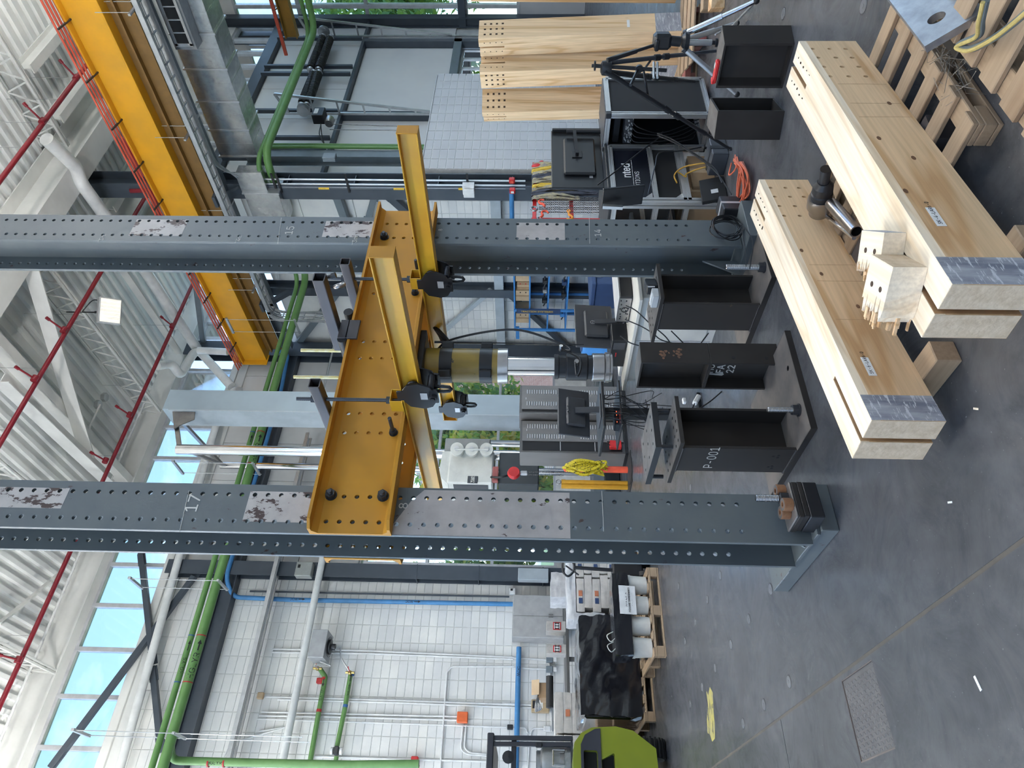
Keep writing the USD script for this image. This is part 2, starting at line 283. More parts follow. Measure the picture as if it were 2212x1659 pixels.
pallet_red = M('pallet_red', (.30, .075, .07), .8, scale=8.0, col2=(.24, .12, .09), stretch=(1, 1, 1), chip=((.30, .22, .15), 9.0, .62, (1, 1, 1)))
greywash = M('grey_wash', (.40, .41, .44), .8, scale=3.0, col2=(.22, .23, .26), stretch=(1, 1, 6), obj_space=True, chip=((.52, .53, .55), 9.0, .56, (1, 1, 7)))
greywash_x = M('grey_wash_beam', (.44, .45, .48), .8, scale=3.0, col2=(.17, .18, .22), stretch=(6, 1, 1), obj_space=True, chip=((.56, .57, .6), 10.0, .56, (1, 1, 7)))
hole_m = M('drilled_hole', (.06, .035, .02), .9)
glass_m = usdkit.material(stage, '/World/Looks/window_glass', {'f': ('fresnel', {'IOR': 1.45}), 't': ('transparent_bsdf', {'color': GLASS_TINT}), 'g': ('glossy_bsdf', {'roughness': .0, 'color': (.8, .8, .8)}), 'm': ('mix_closure', {})}, [('f.fac', 'm.fac'), ('t.BSDF', 'm.closure1'), ('g.BSDF', 'm.closure2')], surface='m.closure')
alum_w = M('window_frame', (.62, .63, .65), .4, .5, scale=4.0)
grass = M('grass_ground', (.16, .24, .05), .9, scale=1.5, col2=(.26, .25, .07))
bark = M('bark', (.16, .12, .08), .9, scale=8.0)
leafs = []
for i, c in enumerate([(.19, .30, .05), (.40, .42, .06), (.11, .22, .06), (.50, .36, .05), (.45, .12, .06)]):
    leafs.append(usdkit.material(stage, f'/World/Looks/leaf_{i}', {'d': ('principled_bsdf', {'base_color': c, 'roughness': .6}), 't': ('translucent_bsdf', {'color': tuple(x*1.2 for x in c)}), 'm': ('mix_closure', {'fac': .4})}, [('d.BSDF', 'm.closure1'), ('t.BSDF', 'm.closure2')], surface='m.closure'))
# ================================================================ THE SETTING
ST = dict(kind='structure')
def st(name, g, mat, **k): return obj(name, g, mat, kind='structure', **k)
ex, ey, ez = A3(1, 0, 0), A3(0, 1, 0), A3(0, 0, 1)
# floor slabs with a sealed joint along Y and a sawn joint along X
fl_ = thing('floor', None, None, kind='structure')
g = G()
for x0, x1 in ((-14, 1.018), (1.036, 25.5)):
    for y0, y1 in ((-12, 4.948), (4.954, 17.3)) if x0 < 0 else ((-12, 17.3),):
        if x0 > 0: g.ext(unary_union([sbox(x0, y0, 14.45, y1), sbox(14.3, y0, 25.5, 12.4)]), (0, 0, -.2), ex, ey, .2)
        else: g.ext(sbox(x0, y0, x1, y1).difference(sbox(.61, 3.49, .995, 3.885)), (0, 0, -.2), ex, ey, .2)
obj('slab', g, floor_m, fl_, smooth=False)
g = G(); V = []
ys = np.arange(-3, 16, .05); rr = RNG.normal(0, .0035, (len(ys), 2))
g.add(np.vstack([np.c_[1.016+np.minimum(rr[:, 0], .003), ys, np.full(len(ys), -.0012)], np.c_[1.04+np.maximum(rr[:, 1], -.003), ys, np.full(len(ys), -.0012)]]), np.array([[i, i+1, len(ys)+i+1, len(ys)+i] for i in range(len(ys)-1)])[:, ::-1])
obj('joint_sealant', g, M('joint_sealant', (.085, .075, .062), .85, scale=30.0), fl_)
obj('base_course', G().box(-14, 25.5, -12, 17.3, -.3, -.21), mortar, fl_)
acm = M('anchor_cap', (.20, .205, .215), .35, .4, scale=10.0); acd = M('anchor_ring', (.035, .035, .037), .6)
spots = [(1.872, 2.322), (3.70, 1.69), (4.848, 2.265), (1.779, 4.663), (1.765, 5.245), (1.749, 5.819), (1.723, 6.42), (2.331, 5.816), (2.313, 6.359), (2.292, 6.938), (2.87, 7.495), (2.36, 5.24), (1.17, 5.24), (1.18, 4.66), (1.16, 5.82), (2.9, 6.36), (2.92, 5.8), (2.9, 2.29), (4.2, 1.72), (3.5, 6.4), (3.48, 5.8), (1.70, 7.0), (1.68, 7.6), (2.28, 7.5)]
for x, y in spots:
    c = obj('anchor_cap', G().lathe([(.0, .0035), (.012, .0035), (.034, .0035), (.036, .001), (.036, -.003)], (x, y, 0)).join(G().ext(hexa(.011), (x, y, .0036), ex, ey, .001)), acm, fl_)
    obj('ring', G().lathe([(.036, -.002), (.036, .0012), (.042, .0012), (.043, -.002)], (x, y, 0)), acd, c)
# chequer plate cover let into the floor
cp = obj('cover_plate', G().box(.617, .990, 3.497, 3.879, -.018, -.004, .002), M('chequer_plate', (.11, .105, .105), .5, .3, scale=6.0), fl_)
g = G(); pitch = .0235
for i in range(16):
    for j in range(16):
        x, y = .63+i*pitch, 3.51+j*pitch
        if x > .98 or y > 3.87: continue
        d = nrm((1, 1, 0)) if (i+j) % 2 else nrm((1, -1, 0))
        g.ob((x, y, -.0035), (d, np.cross(ez, d), ez), (.021, .0042, .0035), .0016)
obj('tread_pattern', g, M('tread', (.17, .165, .165), .4, .4), cp, kind='stuff')
g = G()
for x0, x1, y0, y1 in ((.606, .617, 3.488, 3.889), (.990, .998, 3.488, 3.889), (.617, .99, 3.488, 3.4945), (.617, .99, 3.8815, 3.889)): g.box(x0, x1, y0, y1, -.03, -.001)
obj('plate_frame', g, M('frame_angle', (.16, .13, .115), .6, .3), cp)
ym = Polygon([(1.21, 6.76), (1.30, 6.70), (1.45, 6.66), (1.57, 6.61), (1.645, 6.70), (1.60, 6.80), (1.66, 6.86), (1.52, 6.87), (1.42, 6.98), (1.30, 7.02), (1.27, 6.93), (1.20, 6.88)])
bits = [affinity.rotate(sbox(x, y, x+a, y+b), t) for x, y, a, b, t in zip(RNG.uniform(1.22, 1.62, 26), RNG.uniform(6.66, 6.96, 26), RNG.uniform(.03, .12, 26), RNG.uniform(.006, .022, 26), RNG.uniform(-40, 0, 26))]
obj('paint_mark', G().ext(ym.buffer(-.012).difference(unary_union(bits)), (0, 0, .0002), ex, ey, .0006), M('worn_yellow_paint', (.42, .36, .08), .6, scale=12.0, col2=(.25, .23, .12)), fl_, smooth=False)
def blocks(parent, o, eu, nout, W, H, bl, bh, mats, keep, near, skip=None, jt=.009, proud=.012):
    """a stack-bond block wall: each block its own mesh (the keep nearest), the rest one joined mesh"""
    eu, nout = A3(*eu), A3(*nout); L = []
    for i in range(int(round(W/bl))):
        for j in range(int(round(H/bh))):
            u0, z0 = i*bl, j*bh; c = A3(*o)+eu*(u0+bl/2)+ez*(z0+bh/2)
            if skip and skip(c): continue
            L.append((np.linalg.norm(c-near), c))
    L.sort(key=lambda a: a[0]); rest = G()
    def blk(g, c):
        a, b, e = bl/2-jt/2, bh/2-jt/2, .006
        v = [c+eu*su*(a-(e if k else 0))+ez*sz*(b-(e if k else 0))+nout*(proud if k else -.01) for k in (0, 1) for su, sz in ((-1, -1), (1, -1), (1, 1), (-1, 1))]
        f = [[4, 5, 6, 7]]+[[k, (k+1) % 4, (k+1) % 4+4, k+4] for k in range(4)]
        f = np.array(f)
        if np.cross(eu, ez)@nout < 0: f = f[:, ::-1]
        g.add(v, f)
    for k, (d, c) in enumerate(L):
        if k < keep: g = G(); blk(g, c+nout*RNG.uniform(-.001, .001)); obj('block', g, mats[int(RNG.integers(len(mats)))], parent, smooth=False)
        else: blk(rest, c)
    if rest.n: obj('far_blocks', rest, mats[0], parent, smooth=False, kind='stuff')
NEARV = A3(3, 0, 3)
# back wall (Y = 17): block to the left of the bay column, cream panels, low windows, clerestory above
wb = thing('wall_back', None, None, kind='structure')
g = G(); g.box(-1.0, 6.75, 17.0, 17.3, 0, 11.0); g.box(6.75, 14.6, 17.05, 17.3, 0, .95); g.box(6.75, 14.6, 17.05, 17.3, 6.0, 11.0); g.box(13.7, 14.6, 17.0, 17.3, 0, 11.0); obj('backing', g, mortar, wb, smooth=False)
blocks(wb, (-.75, 17.0, 0), (1, 0, 0), (0, -1, 0), 7.3, 11.0, .4064, .2032, (white, white_v), 300, A3(4.5, 17, 2))
k = 0
for x0 in np.arange(6.8, 14.2, 1.22):
    for z0, z1 in ((6.05, 7.6), (7.62, 9.3), (9.32, 10.95)):
        obj('wall_panel', G().box(x0+.006, x0+1.214, 16.99, 17.06, z0, z1, .004), panel, wb, smooth=False)
def glazing(name, o, eu, us, zs, nout, fw=.055, dp=.12, fm=None):
    """window n: frame bars (each its own mesh) and panes; us, zs are the bar positions"""
    w = thing(name, None, None, kind='structure'); eu = A3(*eu); nout = A3(*nout); o = A3(*o)
    for u in us: obj('mullion', G().ob(o+eu*u+ez*(zs[0]+zs[-1])/2, (eu, nout, ez), (fw, dp, zs[-1]-zs[0]+fw), .004), fm or alum_w, w)
    for z in zs: obj('transom', G().ob(o+eu*(us[0]+us[-1])/2+ez*z, (eu, nout, ez), (us[-1]-us[0], dp*.9, fw*.9), .004), fm or alum_w, w)
    for a, b in zip(us, us[1:]):
        for c, d in zip(zs, zs[1:]): obj('pane', G().ob(o+eu*(a+b)/2+ez*(c+d)/2-nout*.01, (eu, nout, ez), (b-a-fw, .008, d-c-fw), 0), glass_m, w, smooth=False)
    return w
glazing('window_1', (0, 17.1, 0), (1, 0, 0), list(np.arange(.36, 13.7, 1.065)), [11.03, 12.52], (0, -1, 0), .10, .16)
glazing('window_2', (0, 17.1, 0), (1, 0, 0), [14.45, 15.2, 16.4], [11.03, 12.52], (0, -1, 0), .14, .16)
glazing('window_3', (0, 17.12, 0), (1, 0, 0), [6.95, 8.55, 10.2, 11.9, 13.6], [.98, 2.62, 4.3, 5.9], (0, -1, 0), .09, .14)
# sill trim, header and ledge of the clerestory
st('trim_1', G().box(-1, 13.75, 16.86, 17.12, 10.80, 11.0, .01).box(-1, 13.75, 16.93, 17.1, 10.55, 10.8), wsteel)
st('trim_2', G().box(-1, 16.6, 16.82, 17.25, 12.57, 13.25, .01).box(-1, 16.6, 16.70, 17.25, 12.55, 12.60), wsteel)
# right wall (X = 14.3) along the crane runway, block below, smooth panels above
wr = thing('wall_right', None, None, kind='structure')
obj('backing', G().box(14.3, 14.5, 10.9, 17.2, 0, 9.2), mortar, wr, smooth=False)
blocks(wr, (14.3, 10.9, 0), (0, 1, 0), (-1, 0, 0), 6.1, 4.67, .4064, .2032, (white, white_v), 300, A3(14.3, 12, 3))
for y0, y1 in ((10.95, 12.0), (12.02, 14.2), (14.22, 16.9)):
    for z0, z1 in ((4.69, 6.3), (6.32, 7.7), (7.72, 9.2)): obj('wall_panel', G().box(14.27, 14.32, y0, y1, z0, z1, .004), white, wr, smooth=False)
# grey block partition
wp = thing('wall_partition', None, None, kind='structure')
obj('backing', G().box(14.62, 19.0, 10.6, 10.8, 0, 4.50), mortar, wp, smooth=False)
blocks(wp, (14.62, 10.6, .03), (1, 0, 0), (0, -1, 0), 4.4, 4.47, .4064, .2032, (greyblk,), 300, A3(15.5, 10.6, 3.5))
obj('cap', G().box(14.6, 19.0, 10.57, 10.83, 4.50, 4.53, .006), greyblk, wp)
# door wall (Y = 12.2)
wd = thing('wall_door', None, None, kind='structure')
obj('backing', G().box(14.5, 19.3, 12.25, 12.45, 0, 11.0).box(19.3, 23.8, 12.25, 12.4, 4.25, 11.0).box(23.8, 25.4, 12.25, 12.45, 0, 11.0), mortar, wd, smooth=False)
for x0, x1 in ((14.55, 16.1), (16.12, 17.7), (17.72, 19.3), (19.32, 21.0), (21.02, 23.8), (23.82, 25.3)):
    for z0, z1 in ((4.56, 7.62), (7.75, 10.6)):
        if z0 < 5 and 19.3 < x0 < 23.8: continue
        obj('wall_panel', G().box(x0, x1, 12.19, 12.26, z0, z1, .004), panelg, wd, smooth=False)
obj('wall_panel', G().box(19.45, 23.65, 12.21, 12.26, 4.5, 7.6, .004), panelg, wd, smooth=False)
for x0, x1, z0, z1 in ((14.5, 25.3, 7.62, 7.72), (19.2, 19.42, 4.3, 7.62), (23.68, 23.9, 0, 7.62), (19.2, 23.9, 4.25, 4.52), (14.5, 25.3, 10.65, 11.0)):
    obj('girt', G().box(x0, x1, 11.98, 12.22, z0, z1, .006), dark if z0 > 7 or x1-x0 < 1 else midsteel, wd)
for x in (19.3, 21.45, 21.9, 23.75, 17.9, 17.3, 16.9): obj('spring_post', G().box(x-.05, x+.05, 11.86, 11.98, 7.72, 10.65, .006), dark, wd)
glazing('window_4', (0, 12.3, 0), (1, 0, 0), list(np.linspace(14.55, 25.25, 13)), [11.03, 12.5], (0, -1, 0), .10, .16)
# sectional overhead door with glazed panels, its top showing between the timbers
dr = glazing('door_1', (0, 12.28, 0), (1, 0, 0), list(np.linspace(19.45, 23.65, 8)), [.9, 1.75, 2.6, 3.4, 4.22], (0, -1, 0), .12, .06)
obj('bottom_section', G().box(19.42, 23.68, 12.22, 12.30, .02, .86, .005), panelg, dr)
# glazed side wall (X = 25.3) seen at the right
glazing('window_5', (25.4, 0, 0), (0, 1, 0), [2.0, 4.0, 6.0, 8.0, 9.7, 11.58, 12.1], [4.45, 7.75, 10.2, 12.5], (-1, 0, 0), .13, .18)
glazing('window_6', (25.4, 0, 0), (0, 1, 0), [2.0, 4.0, 6.0, 8.0, 9.7, 11.58, 12.1], [2.35, 4.2], (-1, 0, 0), .12, .16)
ws = thing('wall_side', None, None, kind='structure')
obj('backing', G().box(25.35, 25.6, -2, 12.4, 0, 2.3), greyblk, ws, smooth=False)
obj('cross_beam', G().prof(isec(.25, .3, .02, .012), (25.2, -2, 4.33), (25.2, 12.2, 4.33), (0, 0, 1)), dark, ws)
obj('corner_post', G().prof(isec(.30, .34, .025, .015), (25.15, 12.0, 0), (25.15, 12.0, 13.2), (1, 0, 0)), dark, ws)
st('trim_3', G().box(14.4, 25.6, 12.15, 12.5, 12.52, 13.25, .01).box(25.3, 25.6, -2, 12.5, 12.52, 13.25), wsteel)
# roof: ribbed deck, A-direction girders and purlins
def ribs(x0, x1, y0, y1, z, p=.305):
    q = [(x0, 0)]; x = x0
    while x < x1-.01: q += [(x+.05, .0), (x+.075, -.075), (x+.175, -.075), (x+.2, 0), (x+p, 0)]; x += p
    q = [(a, b) for a, b in q if a <= x1+.3]; g = G(); P = np.array(q)
    lo = np.c_[P[:, 0], np.full(len(P), y0), z+P[:, 1]]; hi = np.c_[P[:, 0], np.full(len(P), y1), z+P[:, 1]]; n = len(P)
    g.add(np.vstack([lo, hi]), np.array([[i, n+i, n+i+1, i+1] for i in range(n-1)])); return g
ceil = thing('ceiling', None, None, kind='structure')
g = ribs(-8.0, 16.6, -6, 16.9, 13.30); g.box(-8, 16.9, -6, 17.3, 13.32, 13.5); obj('deck', g, deck, ceil, smooth=False)
obj('wing_deck', ribs(16.6, 25.4, -2, 12.3, 13.28).box(16.6, 25.6, -2, 12.5, 13.32, 13.5), deck, ceil, smooth=False)
def girder(p, q, w, h): return G().prof(isec(w, h, .03, .018), p, q, (0, 1, 0) if abs(q[0]-p[0]) > abs(q[1]-p[1]) else (1, 0, 0))
for y, z in ((9.86, 12.75), (3.0, 12.75)): obj('girder', girder((-8, y, z), (16.5, y, z), .60 if y > 5 else .5, .9), wsteel, ceil)
for y in (7.8, 9.0, 11.6): obj('purlin', girder((14.2, y, 12.78), (16.6, y, 12.78), .2, .36), wsteel, ceil)
for x in (9.0,): obj('purlin', girder((x, 10.2, 12.85), (x, 16.9, 12.85), .22, .5), wsteel, ceil)
def joist(name_, p, q, h=.62, n=12, w=.12):
    p, q = A3(*p), A3(*q); g = G(); d = nrm(q-p); s_ = np.cross(d, ez)
    for dz in (0, h):
        for sg in (-1, 1): g.ob((p+q)/2+ez*dz+s_*sg*w*.3, (d, s_, ez), (np.linalg.norm(q-p), .045, .06), .004)
    L = np.linalg.norm(q-p)/n
    for i in range(n):
        a, b = p+d*L*i, p+d*L*(i+1); m = (a+b)/2
        g.bar(a, m+ez*h, .03, .03); g.bar(m+ez*h, b, .03, .03)
    return obj('joist', g, wsteel, ceil)
joist('j', (11.2, 10.3, 12.6), (11.35, 16.9, 12.6)); joist('j', (13.85, 6.8, 12.6), (13.9, 9.5, 12.6), n=5); joist('j', (7.0, 10.3, 12.6), (7.1, 16.9, 12.6)); joist('j', (4.0, 10.3, 12.6), (4.0, 16.9, 12.6)); joist('j', (8.6, 3.2, 12.6), (8.7, 9.5, 12.6))
def brace(p, q, w=.16, m=None, par=None, name='roof_brace'): return obj(name, G().prof([(-w/2, -.01), (w/2, -.01), (w/2, .01), (.01, .01), (.01, w*.7), (-.01, w*.7), (-.01, .01), (-w/2, .01)], p, q, (0, 0, 1)), m or wsteel, par or ceil)
brace(at(210, 505, 'Z', 12.5), at(388, 765, 'Z', 12.5), .22); brace(at(68, 585, 'Z', 12.4), at(190, 990, 'Z', 12.4), .34); brace(at(0, 825, 'Z', 12.3), at(235, 1045, 'Z', 12.3), .36)
brace(at(127, 1239, 'Z', 13.0), at(0, 1345, 'Z', 13.0), .1)
# dark steel of the bays
def column(name, x, y, w, h, z0, z1, mat, xd=(1, 0, 0), label=None, ws_=0):
    t = thing(name, label, 'column', (x, y, z0)); obj('shaft', G().prof(isec(w, h, .03, .018), (x, y, z0), (x, y, z1), xd), mat, t)
    obj('base_plate', G().box(x-w*.7, x+w*.7, y-h*.7, y+h*.7, z0, z0+.04, .005), mat, t)
    return t
c = column('building_column', 14.05, 10.70, .42, .50, 0, 12.9, dark, (0, 1, 0), 'dark blue-grey steel building column between grey block partition and white block wall')
for z in (2.2, 4.0, 6.05, 7.7): obj('stiffener', G().box(13.86, 14.24, 10.52, 10.88, z, z+.02), dark, c)
column('building_column', 14.12, 14.33, .30, .34, 0, 9.6, dark, (0, 1, 0), 'dark steel column standing behind the two green pipes on the white wall')
column('building_column', 13.75, 16.82, .55, .34, 0, 12.6, dark, (1, 0, 0), 'dark steel column in the far corner behind the grey actuator rod')
c = column('building_column', 6.58, 16.78, .36, .30, 0, 10.8, dark, (1, 0, 0), 'dark steel column where the white block wall meets the leafy low windows')
for z in (1.3, 2.9, 4.45): obj('stiffener', G().box(6.39, 6.77, 16.62, 16.94, z, z+.02), dark, c)
def beam(name, label, p, q, w, h, mat, xd, cat='steel beam'): return obj(name, G().prof(isec(w, h, .02, .012), p, q, xd), mat, label=label, cat=cat)
beam('wall_beam', 'dark steel beam on the back wall just below the long green pipes', (-1, 16.84, 9.16), (13.6, 16.84, 9.16), .3, .38, dark, (0, 1, 0))
beam('wall_girt', 'light grey horizontal steel girt with gussets on the white wall behind the actuator', (14.12, 10.9, 2.64), (14.12, 16.6, 2.64), .26, .26, ltsteel, (0, 0, 1))
beam('wall_girt', 'dark girt running beside the crane runway over the white wall', (13.78, 5.5, 9.32), (13.78, 16.6, 9.32), .2, .3, midsteel, (1, 0, 0))
def member(name, label, p, q, w, h, mat, gus=None, cat='brace'):
    t = thing(name, label, cat, tuple(p)); obj('strut', G().bar(p, q, w, h, b=.006), mat, t)
    for e in (p, q): obj('end_plate', G().bar(A3(*e)-nrm(A3(*q)-A3(*p))*.0, A3(*e)+nrm(A3(*q)-A3(*p))*.35, w*.25, h*1.5, b=.004), mat, t)
    return t
XB = 14.1
member('diagonal_brace', 'light grey double-angle brace dropping from the light girt toward the far corner', at(1062, 626, 'X', XB), at(972, 703, 'X', XB), .10, .14, ltsteel)
member('diagonal_brace', 'dark square brace falling across the blue shelf rack', at(1093, 628, 'X', XB), at(1225, 750, 'X', XB), .12, .16, dark)
member('diagonal_brace', 'dark tube brace rising behind the right end of the yellow crossbeam', at(826, 410, 'X', XB), at(893, 470, 'X', XB), .16, .2, dark)
member('diagonal_brace', 'grey brace slanting behind the black square steel tubes', at(738, 620, 'X', XB), at(633, 756, 'X', XB), .14, .18, midsteel)
member('diagonal_brace', 'short grey brace left of the steel tubes near the white panel wall', at(813, 410, 'X', XB), at(796, 470, 'X', XB), .12, .16, midsteel)
member('diagonal_brace', 'grey post of the white wall bracing behind the ladder tray hose', at(722, 405, 'X', XB), at(745, 470, 'X', XB), .2, .2, midsteel)
member('diagonal_brace', 'dark rod brace crossing the clerestory from its lower left', at(110, 1659, 'Y', 16.75), at(420, 1245, 'Y', 16.75), .13, .13, dark)
member('diagonal_brace', 'dark rod brace hanging down across the clerestory middle', at(305, 1195, 'Y', 16.74), at(328, 1405, 'Y', 16.74), .13, .13, dark)
member('diagonal_brace', 'dark rod brace continuing below the white drain pipe to the green pipes', at(330, 1440, 'Y', 16.76), at(345, 1590, 'Y', 16.76), .13, .13, dark)
member('diagonal_brace', 'grey steel brace standing beside the red conductor bars under the roof', at(421, 590, 'X', 14.0), at(440, 745, 'X', 14.0), .13, .16, midsteel)

# the hall behind and beside the camera: a block rear wall and a left wall with a high open window band
st('wall_rear', G().box(-8.2, 25.6, -8.2, -8.0, 0, 13.3), white, smooth=False)
st('wall_left', G().box(-8.2, -8.0, -8.0, 17.3, 0, 3.2).box(-8.2, -8.0, -8.0, 17.3, 12.4, 13.3), white, smooth=False)
st('trim_4', G().box(-8.2, -8.0, -8, -7.7, 3.2, 12.4).box(-8.2, -8.0, 4, 4.3, 3.2, 12.4).box(-8.2, -8.0, 17, 17.3, 3.2, 12.4), dark)
st('bounce_apron', G().box(-70, -8.3, -60, 90, -.3, -.2), lightgrey, smooth=False)  # bright ground out of view, added to bounce daylight into the hall
# ================================================================ BUILDING SERVICES
def pipe(name, label, pts, r, mat, cat='pipe', n=14, rad=.25, group=None, t=None):
    g = G().tube(bent(pts, rad, 7) if len(pts) > 2 else pts, r, n)
    if t: return obj(name, g, mat, t)
    return obj(name, g, mat, label=label, cat=cat, group=group)
def wrap_text(s, h, c, ax, face, r, a0=0.0, parent=None, mat=None, name='lettering', ups=None):
    """print on a pipe: centre c, along ax, on the side face, a0 turns it around the pipe"""
    m = meshkit.text_mesh(s, h, .0006); v = np.array(m.vertices); v[:, 0] -= (v[:, 0].max()+v[:, 0].min())/2; v[:, 1] -= h*.5
    ax, face = nrm(ax), nrm(face); up = ups if ups is not None else np.cross(ax, -face); a = v[:, 1]/r+a0; rr = r+.0015+v[:, 2]
    p = np.asarray(c)+v[:, :1]*ax+(rr*np.cos(a))[:, None]*face+(rr*np.sin(a))[:, None]*up
    return obj(name, (p, np.array(m.faces)), mat or ink, parent, smooth=False)
def arrow(h, L): return Polygon([(0, -h*.12), (L*.6, -h*.12), (L*.6, -h*.4), (L, 0), (L*.6, h*.4), (L*.6, h*.12), (0, h*.12)])
bandb = M('band_blue', (.03, .12, .34), .5); bandr = M('band_red', (.42, .02, .02), .5)
YG = 13.7
gp = {}
for nm, zc, r, lb in (('R', 8.03, .092, 'thick green insulated pipe lettered HGLYR, the lower of the long pair'), ('S', 8.225, .058, 'thinner green insulated pipe lettered HGLYS, the upper of the long pair')):
    dx = 0 if nm == 'R' else -.02
    t = thing('green_pipe', lb, 'pipe', (0, YG, zc)); gp[nm] = t; xc = 13.95 if nm == 'R' else 13.78; y2 = 9.72 if nm == 'R' else 9.86
    obj('run', G().tube(bent([(-1.0, YG, zc), (xc, YG, zc), (xc, y2, zc), (19.9, y2, zc), (19.9, 2, zc)], .45, 8), r, 18), greenp, t)
    bm = bandr if nm == 'R' else bandb
    for u in (1424, 1372) if nm == 'R' else (1413, 1376): pass
    for yy, wd_ in ((1440, 0), (980, 1)):
        x = at(420, yy, 'Y', YG)[0] if yy == 1440 else at(560, 980, 'Y', YG)[0]
        w = wrap_text('HGLY'+nm, r*1.15, (x, YG, zc), ex, -ey, r, -.55, t)
        obj('arrow', G().ext(arrow(r*1.1, .2), (x+.28, YG-r*math.cos(.55)-.004, zc-r*math.sin(.55)), ex, (0, -math.sin(.55), math.cos(.55)), .002), ink, t)
        for dd in (-.30, .56): obj('colour_band', G().cyl((x+dd, YG, zc), (x+dd+.02, YG, zc), r+.003, 18), bm, t)
for i, (yy) in enumerate((1590, 1262, 1010, 705)):
    x = at(400, yy, 'Y', YG)[0] if i < 3 else at(620, yy, 'Y', YG)[0]
    t = thing('pipe_hanger', ['trapeze strut on two long rods at the far left of the green pipes', 'trapeze strut on two rods over the green pipes above the blue elbow', 'short trapeze strut on rods in front of the clerestory behind the chrome columns', 'trapeze strut on rods holding the green pipes by the corner column'][i], 'hanger', (x, YG, 7.92))
    obj('strut', G().bar((x, YG-.28, 7.90), (x, YG+.28, 7.90), .045, .05, b=.004), galv2, t)
    obj('top_strut', G().bar((x, YG-.3, 9.7), (x, YG+.3, 9.7), .05, .06, b=.004), galv2, t)
    for s_ in (-.24, .24): obj('rod', G().cyl((x, YG+s_, 5.6 if i == 0 else 7.85), (x, YG+s_, 9.72), .008, 6), galv2, t)
# green riser by the left edge and the wall loop to the unit heater (on the back wall)
def wl(x, y, d=16.85): return at(x, y, 'Y', d)
t = thing('green_riser', 'green pipe dropping along the left edge with a red-banded HGLYR collar', 'pipe', tuple(wl(365, 1650)))
a = wl(372, 1643, 14.2); pts = [a+A3(.25, -.3, .0), a, wl(560, 1648, 14.2), wl(760, 1652, 14.2), wl(905, 1650, 14.2)]
obj('run', G().tube(bent(pts, .15), .07, 14), greenp, t)
for x in (449, 483): p = wl(x, 1648, 14.2); obj('colour_band', G().cyl(p, p-ez*.03, .074, 16), bandr, t)
p = wl(466, 1649, 14.2); wrap_text('HGLYR', .06, p, -ez, -ey, .07, 0, t)
hp = [('green_heater_pipe', 'green vertical pipe with red bands lettered HGLYR beside the red valve box', [(692, 1446), (698, 1455), (703, 1462), (690, 1530), (669, 1650)], 'R', .055, (685, 1500)), ('green_heater_pipe', 'green vertical pipe with blue bands lettered HGLYS below the brass valve', [(757, 1458), (745, 1530), (728, 1612)], 'S', .052, (749, 1490)), ('green_heater_pipe', 'short green pipe length below the black flow meter', [(727, 1634), (722, 1659)], None, .05, None), ('green_heater_pipe', 'short green horizontal branch pipe with red bands at the bottom left', [(830, 1655), (888, 1652)], None, .06, None)]
for nm, lb, pts, let, r, tp in hp:
    P = [wl(*q, 16.78) for q in pts]
    t = thing(nm, lb, 'pipe', tuple(P[0])); obj('run', G().tube(bent(P, .1), r, 14), greenp, t)
    if let:
        d = nrm(P[-1]-P[-2]); bm = bandr if let == 'R' else bandb
        c = wl(*tp, 16.78); c = P[-2]+d*((c-P[-2])@d)
        wrap_text('HGLY'+let, r*1.1, c, d if let == 'S' else d, -ey, r, 0, t)
        for k in (-.34, .34): obj('colour_band', G().cyl(c+d*(k-.03), c+d*(k+.03), r+.003, 16), bm, t)
        s = -1 if let == 'S' else 1
        obj('arrow', G().ext(arrow(.08, .18), c-d*.18-ey*(r+.004) if let == 'S' else c+d*.0-d*.33-ey*(r+.004), -d if let == 'S' else d, np.cross(ey, d), .002), ink, t)
def boxthing(name, label, cat, c, sz, mat, b=.01, extra=None):
    t = thing(name, label, cat, tuple(c)); obj('body', G().ob(c, np.eye(3), sz, b), mat, t)
    if extra: extra(t)
    return t
c = wl(693, 1397, 16.4)
t = thing('unit_heater', 'grey sheet-metal unit heater box hung on the white wall by the drain pipe', 'heater', tuple(c))
obj('body', G().ob(c, np.eye(3), (.62, .55, .36), .01), M('heater_grey', (.36, .37, .38), .45, .2), t); obj('motor', G().lathe([(.0, 0), (.16, 0), (.16, .06), (.07, .08), (.07, .16), (0, .16)], c-ez*.18, (0, 0, -1)), blackmet, t)
g = G()
for k in range(5): g.torus(c-ez*(.2+.0*k), ez, .06+.04*k, .005, 20, 5)
obj('fan_guard', g, blackmet, t); obj('hose', G().tube(spline([c+A3(-.33, 0, -.05), c+A3(-.42, 0, -.3), wl(683, 1437, 16.6), wl(688, 1444, 16.7)]), .018, 8), galv2, t); obj('hose', G().tube(spline([c+A3(-.05, 0, -.35), wl(735, 1398, 16.6), wl(737, 1420, 16.6), wl(755, 1450, 16.7)]), .018, 8), galv2, t)
brass = M('brass', (.55, .40, .14), .3, .9)
for lb, q in (('brass valve with red lever over the red-banded green pipe', (686, 1444)), ('brass valve with red lever over the blue-banded green pipe', (756, 1453)), ('brass valve with red lever at the bottom left branch pipe', (896, 1655))):
    p = wl(*q, 16.72); t = thing('valve', lb, 'valve', tuple(p)); obj('body', G().sph(p, .05).cyl(p-ez*.1, p+ez*.1, .03, 10), brass, t); obj('lever', G().bar(p-ey*.06, p-ey*.06+A3(.12, 0, .05), .03, .012), red, t)
p = wl(727, 1622, 16.72); t = thing('flow_meter', 'black flow meter with white collars on the green pipe near the left edge', 'meter', tuple(p)); obj('body', G().ob(p, np.eye(3), (.17, .14, .1), .015), blackp, t)
for s_ in (-.1, .1): obj('collar', G().cyl(p+ez*(s_-.025)-A3(0, 0, 0), p+ez*(s_+.025), .075, 14), whitep, t)
